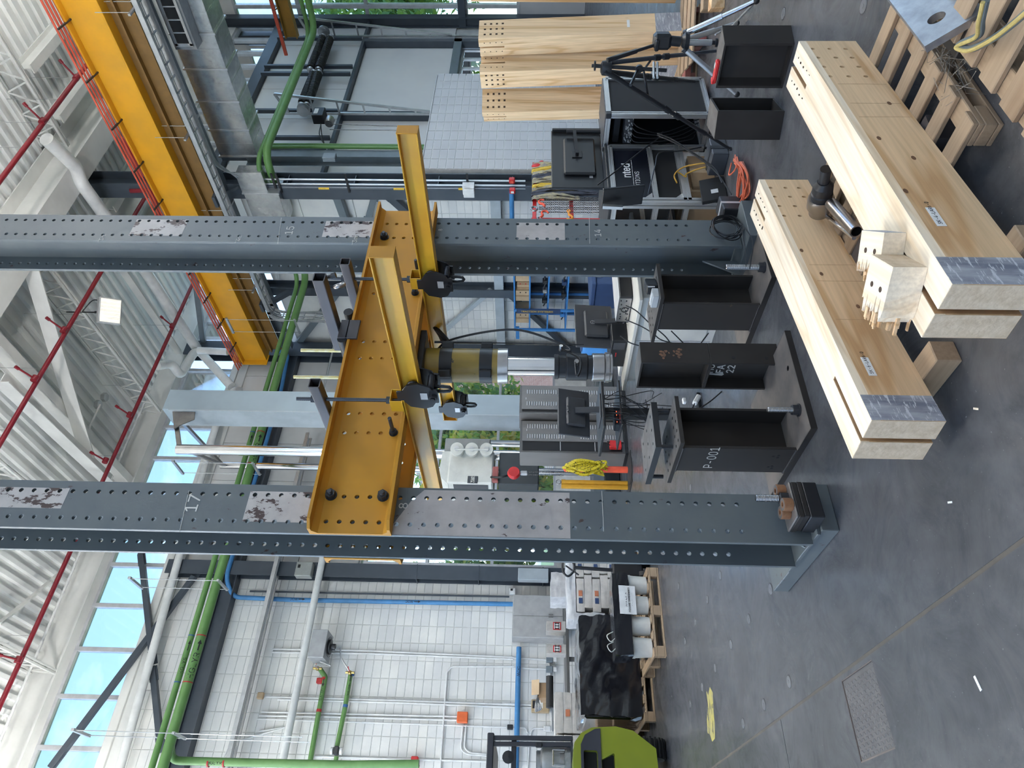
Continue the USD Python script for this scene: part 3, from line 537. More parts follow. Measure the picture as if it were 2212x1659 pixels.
# white drain pipes
DR = [('drain_pipe', 'white drain pipe crossing the wall under the clerestory sill', [at(250, 1690, 'Y', 16.55), at(478, 880, 'Y', 16.55), at(505, 842, 'Y', 16.55), at(519, 842, 'Y', 16.8)], .095), ('drain_pipe', 'white drain pipe crossing the block wall below the tray to the unit heater', [at(600, 1700, 'Y', 16.55), at(700, 1190, 'Y', 16.55)], .085),
      ('drain_pipe', 'fat white drain pipe under the roof deck running past the grey brace', [at(100, 300, 'Z', 12.2), at(165, 362, 'Z', 12.2), at(175, 395, 'Z', 12.2), at(230, 470, 'Z', 12.2), at(318, 592, 'Z', 12.2), at(425, 752, 'Z', 12.2)], .15),
      ('drain_pipe', 'white drain elbow pipe branching down to the clerestory sill from the roof', [at(340, 790, 'Z', 12.35), at(372, 785, 'Z', 12.2), at(388, 812, 'Z', 12.1), at(425, 752, 'Z', 12.15), at(500, 835, 'Y', 16.6)], .13), ('drain_pipe', 'short white pipe stub ahead of the yellow crane beam end', [at(428, 757, 'Y', 16.2), at(492, 760, 'Y', 16.2)], .11)]
for nm, lb, pts, r in DR: pipe(nm, lb, pts, r, whitep, rad=.4)
# red sprinkler mains with heads
for lb, pts, hs in (('dark red sprinkler pipe nearest the camera under the white roof deck', [at(-60, 1060, 'Z', 12.0), at(0, 959, 'Z', 12.0), at(68, 830, 'Z', 12.0), at(218, 585, 'Z', 12.0), at(320, 415, 'Z', 12.0)], [(138, 713), (75, 818)]),
                    ('dark red sprinkler pipe running close to the clerestory header', [at(-30, 1590, 'Z', 12.0), at(121, 1239, 'Z', 12.0), at(209, 1044, 'Z', 12.0), at(318, 820, 'Z', 12.0), at(420, 605, 'Z', 12.0)], [(40, 1425), (280, 896), (372, 704), (228, 995)]),
                    ('dark red sprinkler pipe high on the right over the yellow crane beam', [at(-30, 430, 'Z', 12.0), at(4, 380, 'Z', 12.0), at(190, 135, 'Z', 12.0), at(195, 130, 'Z', 12.0)], [(165, 168), (92, 262)])):
    t = thing('sprinkler_pipe', lb, 'pipe', tuple(pts[1])); q = A3(*pts[0]), A3(*pts[-1]); d = nrm(q[1]-q[0])
    obj('main', G().cyl(q[0], q[1], .05, 12), redp, t)
    for h in hs:
        p = at(*h, 'Z', 12.0); obj('coupling', G().cyl(p-d*.06, p+d*.06, .066, 12), redp, t); obj('sprinkler_head', G().cyl(p, p+A3(-.02, -.35, .12), .02, 8).cyl(p+A3(-.02, -.35, .12), p+A3(-.02, -.43, .15), .035, 8), redp, t)
    for k in np.linspace(.15, .85, 5): p = q[0]+(q[1]-q[0])*k; obj('hanger_rod', G().cyl(p, p+ez*1.2, .006, 6), galv2, t)
t = thing('sprinkler_riser', 'red pipe dropping beside the dark bay column behind the duct', 'pipe', tuple(at(500, 415, 'X', 13.95)))
P = [at(250, 402, 'X', 13.95), at(500, 416, 'X', 13.95), at(700, 417, 'X', 13.95), at(985, 423, 'X', 13.95), at(985, 411, 'X', 13.95)]
obj('run', G().tube(bent(P, .08), .055, 12), redp, t); obj('coupling', G().cyl(P[3]-ez*.04, P[3]+ez*.08, .085, 12), redp, t); obj('elbow', G().sph(P[4], .075), redp, t)
t = thing('sprinkler_branch', 'red branch pipes and couplings tucked under the crane conductor bars', 'pipe', tuple(at(290, 410, 'X', 13.7)))
obj('run', G().tube(bent([at(282, 412, 'X', 13.8), at(325, 411, 'X', 13.8), at(330, 425, 'X', 13.8), at(380, 560, 'X', 13.8)], .1), .06, 10), redp, t); obj('stub', G().tube(bent([at(268, 300, 'Z', 11.0), at(280, 330, 'Z', 11.0), at(312, 380, 'Z', 10.8)], .1), .11, 12), redp, t)
# blue water pipes
t = thing('blue_pipe', 'blue water pipe running below the crane runway then along the back wall', 'pipe', (13.6, 10, 9.76))
obj('run', G().tube(bent([at(246, 0, 'X', 13.6)+A3(0, -3, 0), at(246, 0, 'X', 13.6), at(581, 742, 'X', 13.6), at(604, 760, 'Y', 16.5), at(622, 766, 'Y', 16.6), at(606, 850, 'Y', 16.6), at(488, 1249, 'Y', 16.6), at(503, 1290, 'Y', 16.85), at(640, 1296, 'Y', 16.85), at(1109, 1305, 'Y', 16.85)], .2), .055, 12), bluep, t)
for x in (636, 885): p = at(x, 1294+(x-550)*.021, 'Y', 16.85); wrap_text('DCW', .06, p, -ez, -ey, .056, 0, t); obj('arrow', G().ext(arrow(.07, .16), p-ez*.12-ey*.059, -ez, ex, .002), ink, t)
t = thing('blue_pipe', 'blue wall pipe below the grey wall cabinet by the forklift', 'pipe', tuple(at(1120, 1400, 'Y', 16.85)))
obj('run', G().tube([at(1121, 1398, 'Y', 16.85), at(1119, 1470, 'Y', 16.85), at(1115, 1662, 'Y', 16.85)], .06, 12), bluep, t); p = at(1120, 1452, 'Y', 16.85); wrap_text('DCW', .07, p, -ex, -ey, .062, 0, t, ups=-ez)
pipe('gas_pipe', 'thin dark steel pipe with small yellow tags on the white block wall', [at(540, 1277, 'Y', 16.9), at(720, 1281, 'Y', 16.9), at(1100, 1289, 'Y', 16.9)], .022, dark)
pipe('gas_pipe', 'thin dark pipe with yellow tags beside the red riser on the dark column', [at(560, 405, 'X', 13.8), at(860, 409, 'X', 13.8), at(1100, 409, 'X', 13.8)], .02, dark)
tagm = M('tag_yellow', (.72, .46, .03), .5)
for i, (q, pl) in enumerate(((( 700, 407), 13.8), ((862, 408), 13.8), ((1002, 408), 13.8))): p = at(*q, 'X', pl); obj('pipe_tag', G().cyl(p+ez*.13, p-ez*.13, .03, 10), tagm, label=['yellow marker tag on the thin pipe above the crossbeam', 'yellow marker tag on the thin pipe behind the yellow channel beam', 'yellow marker tag on the thin pipe near the white wall speaker'][i], cat='tag')
# wall conduits: white tubes down the block wall, with their boxes
CON = [([(588, 1402), (800, 1406), (1108, 1420)], .022), ([(588, 1409), (800, 1412), (1108, 1424)], .022), ([(571, 1505), (860, 1513), (1128, 1523)], .022), ([(600, 1511), (860, 1518), (1128, 1529)], .022), ([(565, 1538), (780, 1543), (990, 1548)], .020), ([(560, 1546), (780, 1550), (990, 1556)], .020), ([(556, 1553), (800, 1561), (1093, 1571)], .018), ([(1110, 1440), (975, 1440), (965, 1452), (965, 1462), (955, 1600), (950, 1680)], .022), ([(1000, 1566), (995, 1620), (1010, 1630), (1060, 1633)], .018), ([(1007, 1566), (1003, 1615), (1014, 1626), (1060, 1630)], .018), ([(680, 1634), (800, 1638), (1052, 1645)], .020), ([(1185, 1425), (1187, 1436), (1188, 1450), (1192, 1580)], .022), ([(1108, 1421), (1190, 1426)], .022), ([(1108, 1443), (1190, 1446)], .02), ([(1085, 1520), (1147, 1523)], .022), ([(1085, 1527), (1147, 1529)], .018), ([(1108, 1571), (1135, 1572), (1140, 1584)], .016), ([(1140, 1660), (1145, 1590), (1150, 1573), (1180, 1573)], .016), ([(560, 1580), (620, 1570), (500, 1605), (480, 1640)], .018)]
for i, (pts, r) in enumerate(CON):
    P = [at(x, y, 'Y', 16.95) for x, y in pts]
    obj('wall_conduit', G().tube(bent(P, .12, 5), r, 8), paintedpipe, label='thin white painted conduit strapped to the white block wall left of the blue pipe', cat='conduit', group='white conduits on the block wall')
def wbox(label, q, sz, mat, pl='Y', v=16.86, cat='box', nm='junction_box', extra=None):
    p = at(*q, pl, v); t = thing(nm, label, cat, tuple(p)); obj('body', G().ob(p, np.eye(3), sz, .012), mat, t)
    if extra: extra(t, p)
    return t
orangebox = M('box_orange', (.72, .13, .03), .45)
wbox('orange-red junction box on the white block wall above the forklift', (999, 1550), (.22, .14, .24), orangebox)
wbox('small red box beside the red-banded green pipe', (691, 1471), (.12, .12, .14), red)
wbox('red flanged valve box at the lower left wall edge', (896, 1643), (.15, .16, .15), red)
wbox('small dark isolator switch on the conduit above the forklift', (1102, 1571), (.10, .1, .13), blackp)
wbox('round beige junction box at the end of the cable tray', (563, 1503), (.14, .1, .14), cardlt)
cw = wbox('grey two-door wall cabinet above the bagged pallets', (1162, 1337), (1.02, .42, 1.22), M('wall_cabinet_grey', (.40, .40, .395), .45), v=16.75, cat='cabinet', nm='wall_cabinet')
p = at(1162, 1337, 'Y', 16.75); obj('door', G().ob(p+A3(.25, -.215, 0), np.eye(3), (.49, .02, 1.18), .004), MATS['wall_cabinet_grey'], cw); obj('door', G().ob(p+A3(-.255, -.215, 0), np.eye(3), (.49, .02, 1.18), .004), MATS['wall_cabinet_grey'], cw)
for s_ in (-.03, .03): obj('handle', G().bar(p+A3(s_, -.24, -.36), p+A3(s_, -.24, -.25), .012, .02), steel, cw)
wbox('tan control box with black warning label on the wall above the cardboard box', (1167, 1526), (.26, .16, .40), M('tan', (.42, .31, .18), .5), cat='box', nm='control_box', extra=lambda t, p: (obj('warning_label', G().ob(p+A3(.02, -.083, .12), np.eye(3), (.16, .004, .11)), ink, t, smooth=False), obj('paper_label', G().ob(p+A3(.02, -.083, .0), np.eye(3), (.15, .004, .11)), paper, t, smooth=False), obj('knob', G().lathe([(0, 0), (.03, 0), (.02, .03), (0, .03)], p+A3(.1, -.08, -.12), (0, -1, 0)), red, t)))
for i, (q, lb) in enumerate((((1187, 1425), 'upper grey socket box with hanging white tag by the blue wall pipe'), ((1187, 1446), 'lower grey socket box with red tip by the blue wall pipe'))):
    wbox(lb, q, (.13, .12, .16), midsteel, nm='socket_box', extra=lambda t, p: obj('cover', G().ob(p+A3(-.0, -.02, -.13), np.eye(3), (.09, .06, .08), .008), paintedpipe, t))
wbox('white double socket on the wall right of the tall forklift mast', (1182, 1574), (.11, .08, .15), paintedpipe, nm='socket_box')
wbox('small white sensor box beside the dark column above the grey cabinet', (1107, 1278), (.15, .1, .15), paintedpipe, nm='sensor_box', extra=lambda t, p: obj('lens', G().ob(p+A3(.03, -.052, .02), np.eye(3), (.05, .006, .06)), ink, t))
wbox('grey disconnect box on the dark column where two conduits bend in', (658, 1232), (.36, .22, .40), M('disconnect_grey', (.30, .315, .30), .45), v=16.5, nm='disconnect_box', extra=lambda t, p: obj('switch', G().ob(p+A3(.06, -.115, .12), np.eye(3), (.08, .02, .06), .003), ink, t))
wbox('pale grey panel box low on the dark column beside the leafy window', (1152, 1243), (.30, .2, .75), ltsteel, v=16.5, nm='panel_box')
wbox('grey square box on the dark girder right of the yellow channel', (712, 340), (.2, .12, .3), midsteel, pl='X', v=13.9, nm='junction_box')
# crane runway with conductor bars
XR = 13.2
t = thing('crane_runway', 'long yellow crane runway beam running high along the right side', 'crane beam', (XR, 10, 10))
yend = 16.55
obj('web', G().box(XR-.02, XR+.0, 4.0, yend, 9.87, 10.52, .004), crane_y, t); obj('top_flange', G().box(XR-.17, XR+.17, 4.0, yend, 10.52, 10.56, .006), crane_y, t); obj('bottom_flange', G().box(XR-.03, XR+.40, 4.0, yend, 9.83, 9.87, .006), crane_y, t)
obj('end_plate', G().box(XR-.18, XR+.2, yend, yend+.03, 9.80, 10.56, .005), crane_y, t); obj('rail', G().box(XR-.03, XR+.03, 4.0, yend, 10.56, 10.63, .008), M('rail_steel', (.16, .12, .09), .5, .5), t); obj('end_stop', G().box(XR-.22, XR+.22, yend-.25, yend-.1, 10.56, 10.78, .01), crane_y, t)
t = thing('crane_runway', 'second brown-yellow beam flange hidden behind the crane web, over the blue pipe', 'crane beam', (13.45, 10, 9.7)); obj('web', G().box(13.42, 13.45, 4, 16.3, 9.35, 9.83), M('crane_brown', (.22, .11, .02), .5), t); obj('flange', G().box(13.3, 13.62, 4, 16.3, 9.62, 9.66), MATS['crane_brown'], t)
t = thing('conductor_rail', 'four thin red conductor bars clipped above the yellow crane runway', 'conductor rail', (12.85, 10, 10.6))
for k in range(4): obj('bar', G().box(12.82+k*.075, 12.845+k*.075, 4.0, 16.6, 10.62-k*.025, 10.66-k*.025, .004), redbar, t)
for y in np.arange(5.2, 16.6, 1.05): obj('bracket', G().bar((12.78, y, 10.58), (13.2, y, 10.50), .03, .03), boltsteel, t)
for i, y in enumerate((10.6, 14.3)): 
    t2 = thing('runway_bracket', ['dark bracket tying the crane runway to the near bay column', 'dark bracket tying the crane runway to the middle column'][i], 'bracket', (13.6, y, 9.5)); obj('seat', G().box(13.25, 14.1, y-.15, y+.15, 9.28, 9.36, .005), dark, t2); obj('knee', G().bar((13.35, y, 9.28), (14.0, y, 8.6), .14, .12), dark, t2)
t = thing('crane_runway', 'small orange-brown crane beam high in the right wing with red conductor', 'crane beam', (20, 9, 8.8)); obj('beam', G().prof(isec(.22, .36, .03, .015), (20.1, 4, 8.82), (20.1, 10.05, 8.82), (1, 0, 0)), M('beam_brown', (.32, .17, .025), .4), t); obj('red_bar', G().box(19.9, 19.96, 4, 10.5, 9.04, 9.13), redbar, t); obj('bracket', G().bar((19.9, 9.2, 9.1), (20.2, 9.2, 8.9), .04, .04), steel, t)
# ventilation duct with register
t = thing('air_duct', 'large square galvanised air duct with a long side register at the upper right', 'duct', (14.9, 8, 8.9))
obj('trunk', G().box(14.5, 15.27, 4.5, 10.22, 8.47, 9.40, .004), galv, t)
for y in (5.55, 6.42, 7.18, 7.95, 8.72, 9.45, 10.18): obj('flange', G().box(14.465, 15.305, y-.02, y+.02, 8.435, 9.435, .004), galv2, t)
for y in np.arange(5.2, 10.2, .385): obj('seam', G().box(14.494, 15.276, y-.004, y+.004, 8.464, 9.406), galv, t)
reg = obj('register', G().box(14.16, 14.5, 4.6, 7.35, 8.78, 9.25, .006), M('register_grey', (.30, .31, .32), .4, .6), t)
obj('register_opening', G().box(14.155, 14.165, 4.8, 7.2, 8.9, 9.13), void, reg, smooth=False) if False else obj('register_opening', G().box(14.150, 14.165, 4.8, 7.2, 8.88, 9.15), void, t, smooth=False)
for y in np.arange(4.9, 7.2, .26): obj('vane', G().box(14.13, 14.16, y-.012, y+.012, 8.89, 9.14), galv2, t)
obj('register_rim', G().box(14.12, 14.16, 4.75, 7.25, 9.14, 9.2, .004).box(14.12, 14.16, 4.75, 7.25, 8.83, 8.89, .004).box(14.12, 14.16, 7.2, 7.27, 8.83, 9.2, .004), galv2, t)
t = thing('air_duct', 'short bright duct end beyond the dark column near the white panels', 'duct', tuple(at(585, 430, 'Z', 7.9))); c = at(578, 440, 'X', 13.6); obj('trunk', G().box(c[0], c[0]+.55, c[1]-.3, c[1]+.62, c[2]-.35, c[2]+.5, .006), galv, t); obj('flange', G().box(c[0]-.03, c[0]+.58, c[1]-.33, c[1]-.29, c[2]-.38, c[2]+.53, .004), galv2, t)
# ladder cable trays
def tray(label, pts, nrmv, w=.32, h=.10, rung=.3, cables=3, r0=.35):
    P = [np.asarray(p, float) for p in bent(pts, r0, 8)]; t = thing('cable_tray', label, 'cable tray', tuple(P[0])); side = nrm(nrmv); o = [p+side*w for p in P]
    for Q in (P, o):
        g = G()
        for a, b in zip(Q, Q[1:]):
            d = nrm(b-a); u = nrm(np.cross(side, d)); g.ob((a+b)/2, (d, side, u), (np.linalg.norm(b-a)*1.02, .022, h), .003)
        obj('side_rail', g, galv2, t)
    s = 0; nxt = .1; d0 = 0
    for a, b in zip(P, P[1:]):
        L = np.linalg.norm(b-a); d = nrm(b-a)
        while nxt < d0+L: p = a+d*(nxt-d0); obj('rung', G().bar(p, p+side*w, .035, .02), galv2, t); nxt += rung
        d0 += L
    for k in range(cables):
        sh = side*(w*(.25+.22*k)); obj('cable', G().tube([p+sh+nrm(np.cross(side, nrm(P[1]-P[0])))*.02 for p in P], .014+.006*(k % 2), 8), galv2 if k % 2 else whitep, t)
    return t
tray('wide ladder cable tray along the crane runway, dropping down to the back wall', [(12.95, 4.0, 9.0), (12.95, 14.45, 9.0), (12.95, 14.45, 7.35), (12.3, 14.55, 7.1), (10.6, 14.55, 7.1)], A3(.35, -.0, 0)+A3(0, .0, 0))
tray('ladder cable tray along the back wall below the dark beam', [(10.4, 16.75, 7.98), (-1, 16.75, 7.98)], (0, -1, 0), w=.30)
for i, y in enumerate((6.0, 8.6, 10.9, 13.2)):
    t = thing('strut_hanger', f'{["first", "second", "third", "last"][i]} twin strut bracket under the crane cable tray counted from the upper right', 'bracket', (13.1, y, 9)); obj('strut', G().bar((12.8, y, 9.12), (13.75, y, 9.12), .042, .05, b=.003), galv2, t)
    for x in (12.9, 13.33): obj('rod', G().cyl((x, y, 9.1), (x, y, 9.8), .008, 6), galv2, t)
    obj('clip', G().box(13.45, 13.65, y-.09, y+.09, 9.3, 9.5).box(13.47, 13.63, y-.1, y+.1, 9.32, 9.48, 0), whitep, t)
for k in range(3): pipe('tray_conduit', 'shiny conduit running beside the crane cable tray toward the square pull box', [(13.36+k*.05, 4, 9.02), (13.36+k*.05, 9.6, 9.02), (13.6+k*.03, 10.0, 8.9), at(528, 378+k*9, 'X', 13.75)], .02, galv2, cat='conduit', group='conduits into the pull box')
p = at(547, 386, 'X', 13.85); t = thing('pull_box', 'square galvanised pull box on the dark bay column with conduits entering', 'box', tuple(p)); obj('body', G().ob(p, np.eye(3), (.3, .55, .62), .008), galv, t); obj('lid', G().ob(p-ex*.155, np.eye(3), (.012, .57, .64), .003), galv, t)
# floodlight under the roof
c = at(236, 672, 'Z', 11.8); t = thing('flood_light', 'grey LED flood light fixed below the white roof joists', 'lamp', tuple(c)); d = nrm((-.35, -.55, -.75)); a = nrm(np.cross(d, ez)); b = np.cross(d, a)
obj('housing', G().ob(c, (a, b, d), (.62, .50, .16), .02), lightgrey, t); obj('lens', G().ob(c+d*.085, (a, b, d), (.56, .44, .012), .004), M('lamp_lens', (.75, .74, .68), .2, emit=((1, .95, .82), .35)), t)
for k in range(6): obj('led_strip', G().ob(c+d*.095+a*(-.22+k*.088), (a, b, d), (.02, .40, .006)), M('led', (.8, .75, .6), .4, emit=((1, .92, .7), .8)) if k == 0 else MATS['led'], t)
obj('yoke', G().bar(c-d*.08, c-d*.3+ez*.25, .05, .03).cyl(c-d*.3+ez*.25, c-d*.3+ez*.95, .015, 8), blackmet, t); obj('lead', G().tube(spline([c-d*.1, c-d*.35-a*.2, c-d*.3+ez*.3-a*.3, c-d*.2+ez*.6]), .012, 6), cable, t)
for i, (q, lb) in enumerate((((230, 858), 'upper dark hexagonal conduit box under the roof deck'), ((216, 874), 'lower dark hexagonal conduit box under the roof deck'))):
    p = at(*q, 'Z', 12.9); obj('ceiling_box', G().lathe([(0, 0), (.12, 0), (.12, .1), (0, .1)], p, (0, 0, 1), 6), galv2, label=lb, cat='box')
pipe('ceiling_conduit', 'pair of thin conduits zigzagging up to the hexagonal boxes under the roof deck', [at(216, 874, 'Z', 12.9), at(192, 925, 'Z', 12.85), at(195, 945, 'Z', 12.85), at(180, 978, 'Z', 12.8)], .025, paintedpipe, cat='conduit')
pipe('ceiling_conduit', 'long straight conduit clipped along the deck edge near the clerestory', [at(312, 870, 'Z', 13.0), at(240, 1035, 'Z', 13.0), at(0, 1600, 'Z', 13.0)], .03, paintedpipe, cat='conduit')
# overhead door gear: torsion springs, shaft, operator, tracks
for i, (a, b) in enumerate((((697, 82), (683, 148)), ((713, 84), (701, 148)), ((677, 160), (658, 224)), ((688, 160), (671, 224)))):
    p, q = at(*a, 'Y', 11.75), at(*b, 'Y', 11.75); q = A3(q[0], 11.75, p[2]); t = thing('torsion_spring', ['upper far', 'lower far', 'upper near', 'lower near'][i]+' black torsion spring of the overhead door', 'spring', tuple(p)); g = G(); n = 26
    th = np.linspace(0, n*2*math.pi, n*8); L = np.linspace(p[0], q[0], n*8); obj('coil', G().tube(np.c_[L, 11.75+.115*np.cos(th), p[2]+.115*np.sin(th)], .032, 5), M('spring_black', (.022, .02, .019), .55) if i == 0 else MATS['spring_black'], t); obj('shaft', G().cyl((p[0]+.2, 11.75, p[2]), (q[0]-.2, 11.75, p[2]), .02, 8), steel, t)
    for X in (p[0]+.08, q[0]-.08): obj('cone', G().lathe([(0, -.05), (.10, -.05), (.12, 0), (.08, .06), (0, .06)], (X, 11.75, p[2]), (1, 0, 0), 14), galv2, t)
for i, ((x0, y0), (x1, y1), (x2, y2)) in enumerate((((688, 50), (1010, 80), (1010, 86)), ((620, 228), (905, 246), (905, 262)))):
    X = (23.95, 19.2)[i]; t = thing('door_track', ['far', 'near'][i]+' ladder-like vertical lift track of the overhead door', 'door track', (X, 11.7, 7)); za = (9.8, 9.5)[i]
    obj('rail', G().bar((X, 11.30, za), (X, 11.9, 4.6), .05, .07), galv2, t); obj('rail', G().bar((X, 11.94, za), (X, 11.94, 1.0), .05, .07), galv2, t)
    for k in np.linspace(.05, .85, 6): z = za-(za-4.6)*k; y = 11.30+.6*k; obj('tie', G().bar((X, y, z), (X, 11.94, z-.02), .04, .05), galv2, t)
    obj('top_tie', G().bar((X, 11.30, za), (X, 11.94, za-.25), .03, .08), galv2, t)
    obj('drum', G().lathe([(0, 0), (.2, 0), (.2, .03), (.14, .04), (.14, .14), (.18, .15), (0, .15)], (X-.1, 11.72, za-.8), (-1, 0, 0), 20), galv2, t)
c = at(690, 250, 'Y', 11.6); t = thing('door_operator', 'black overhead door operator with round motor and white labels', 'door operator', tuple(c)); obj('case', G().ob(c, np.eye(3), (.42, .3, .34), .015), blackmet, t); obj('motor', G().lathe([(0, -.14), (.11, -.14), (.13, -.1), (.13, .1), (.11, .14), (0, .14)], at(712, 262, 'Y', 11.5), (1, 0, 0), 18), steel, t); obj('label', G().ob(c+A3(0, -.155, .06), np.eye(3), (.26, .006, .12)), paper, t, smooth=False)
obj('hand_chain', G().tube([at(712, 268, 'Y', 11.5), at(900, 274, 'Y', 11.5)], .012, 6).tube([at(712, 280, 'Y', 11.5), at(900, 282, 'Y', 11.5)], .012, 6), chainm, t); obj('power_lead', G().tube(spline([at(693, 268, 'Y', 11.5), at(695, 290, 'Y', 11.45), at(700, 310, 'Y', 11.45), at(690, 290, 'Y', 11.4), at(693, 270, 'Y', 11.5)]), .016, 6), cable, t)
for k, z0 in enumerate((9.3,)): pass
for i, (zc, dz) in enumerate(((7.0, 0),)): pass
pipe('green_pipe_drop', 'green pipe going down the post beside the overhead door', [at(575, 318, 'Y', 11.2), at(650, 317, 'Y', 11.2), at(960, 320, 'Y', 11.2)], .05, greenp); pipe('green_pipe_drop', 'second thinner green pipe going down beside the overhead door post', [at(585, 312, 'Y', 11.25), at(650, 312, 'Y', 11.25), at(960, 315, 'Y', 11.25)], .035, greenp)
t = thing('bay_post', 'dark H-section post standing right of the near bay column', 'column', tuple(at(900, 340, 'Y', 11.2))); p = at(700, 338, 'Y', 11.35); obj('shaft', G().prof(isec(.3, .3, .02, .012), (p[0], 11.4, 0), (p[0], 11.4, 9.6), (1, 0, 0)), midsteel, t)
for k, y in enumerate((387, 397, 403)): pipe('column_conduit', 'thin grey conduit running down the face of the near dark bay column', [at(560, y, 'X', 13.82), at(1135, y+4, 'X', 13.82)], .022, galv2, cat='conduit', group='conduits on the near bay column')
for i, (x, lb) in enumerate(((592, 'upper pair'), (602, 'second pair'), (750, 'middle pair'), (1010, 'pair above the white speaker'))):
    p = at(x, 392, 'X', 13.8); obj('conduit_strap', G().bar(p+A3(-.03, -.25, 0), p+A3(-.03, .3, 0), .03, .05), blackmet, label=lb+' of black strut straps on the near bay column', cat='strap')
c = at(1012, 410, 'X', 13.6); t = thing('wall_speaker', 'white angled speaker box on the column below the red pipe elbow', 'speaker', tuple(c)); obj('case', G().ext(Polygon([(-.12, -.14), (.12, -.14), (.12, .14), (-.02, .14)]), c-A3(0, .13, 0), ex, ez, -.26), paintedpipe, t); obj('front', G().ob(c+A3(-.14, 0, -.02), np.eye(3), (.03, .24, .26), .01), whitep, t)
for i, q in enumerate(((1106, 390), (1107, 412))):
    p = at(*q, 'X', 13.6); t = thing('fire_alarm', ['upper red alarm box on the dark column near the slings', 'lower red alarm box with white face on the dark column near the slings'][i], 'alarm', tuple(p)); obj('case', G().ob(p, np.eye(3), (.12, .13, .14), .02), red, t); obj('face', G().ob(p-ex*.062, np.eye(3), (.01, .06, .07), .002), redorange if i == 0 else paper, t)
t = thing('blue_riser', 'blue pipe standing in front of the white wall beside the red alarms', 'pipe', tuple(at(1100, 440, 'X', 13.7))); obj('run', G().tube([at(1105, 414, 'X', 13.7), at(1106, 475, 'X', 13.7)], .06, 12), bluep, t)
# outdoors: ground, trees, brick building
obj('lawn', G().box(-60, 90, 17.4, 110, -.4, -.25).box(25.7, 90, -60, 17.4, -.4, -.25), grass, kind='structure', smooth=False)
def tree(label, x, y, h, r, mats, n, seed, z0=.0, group='trees outside the windows'):
    q = np.random.default_rng(seed); t = thing('tree', label, 'tree', (x, y, -.25))
    obj('trunk', G().tube([(x, y, -.3), (x+.1, y, h*.35), (x-.1, y+.1, h*.75)], [.2, .15, .05], 8), bark, t)
    for j, m in enumerate(mats):
        k = n//len(mats); u = q.normal(size=(k, 3)); u /= np.linalg.norm(u, axis=1, keepdims=True); cl = q.integers(0, 26, k); cc = np.random.default_rng(seed+5).normal(size=(26, 3)); cc = cc/np.linalg.norm(cc, axis=1, keepdims=True)*np.random.default_rng(seed+6).uniform(.2, .85, (26, 1))
        p = (cc[cl]+u*q.uniform(.1, .42, (k, 1)))*np.array([r, r, h*.40])+np.array([x, y, h*.56+z0]); s = q.uniform(.10, .2, (k, 1)); a = q.normal(size=(k, 3)); a /= np.linalg.norm(a, axis=1, keepdims=True); b = np.cross(a, u); b /= np.maximum(np.linalg.norm(b, axis=1, keepdims=True), 1e-6)
        V = np.stack([p-a*s*1.3, p+b*s*.6, p+a*s*1.3, p-b*s*.6], 1).reshape(-1, 3); F = np.arange(k*4).reshape(-1, 4); obj('foliage', G().add(V, F), m, t, smooth=False, kind='stuff')
L = leafs
for i, (x, y, h, r, ms, n) in enumerate([(8.2, 24, 6.5, 2.8, (L[0], L[1], L[2]), 9000), (12.5, 23, 6, 2.6, (L[1], L[0], L[3]), 9000), (17.0, 26, 8, 3.2, (L[0], L[2], L[1]), 9000), (31.5, 9.0, 14, 3.4, (L[0], L[2], L[1]), 12000), (32.5, 13.0, 13, 3.4, (L[2], L[0]), 12000), (31.0, 4.5, 12, 3.0, (L[0], L[1]), 9000), (23.0, 19.5, 4.8, 1.9, (L[4], L[0], L[3]), 8000), (19.8, 20, 4.2, 1.8, (L[1], L[4]), 7000)]):
    tree(['yellow-green shrub tree outside the left low window', 'yellowish tree outside the low window behind the actuator', 'green tree farther off outside the back wall', 'tall green tree outside the glazed side wall', 'tall dark green tree outside the far end of the side wall', 'leafy tree outside the near side wall glazing', 'red-leaved bush tree outside the overhead door', 'small yellow and red tree outside the overhead door'][i], x, y, h, r, ms, n, 40+i)
brk = usdkit.material(stage, '/World/Looks/brick_far', {'g': ('geometry', {}), 'mp': ('mapping', {'rotation': (math.pi/2, 0, 0)}), 'b': ('brick_texture', {'color1': (.42, .17, .13), 'color2': (.50, .24, .19), 'mortar': (.55, .5, .45), 'scale': 4.0, 'mortar_size': .012}), 'p': ('principled_bsdf', {'roughness': .9})}, [('g.position', 'mp.vector'), ('mp.vector', 'b.vector'), ('b.color', 'p.base_color')], surface='p.BSDF')
t = thing('brick_building', 'red brick building seen through the glazed overhead door', 'building', (34, 40, 0)); obj('wall', G().box(22, 60, 36, 44, -.3, 9.0), brk, t, smooth=False)
for x in np.arange(24, 50, 4): obj('window', G().box(x, x+1.6, 35.9, 36.02, 4.2, 6.2), ltsteel, t, smooth=False)
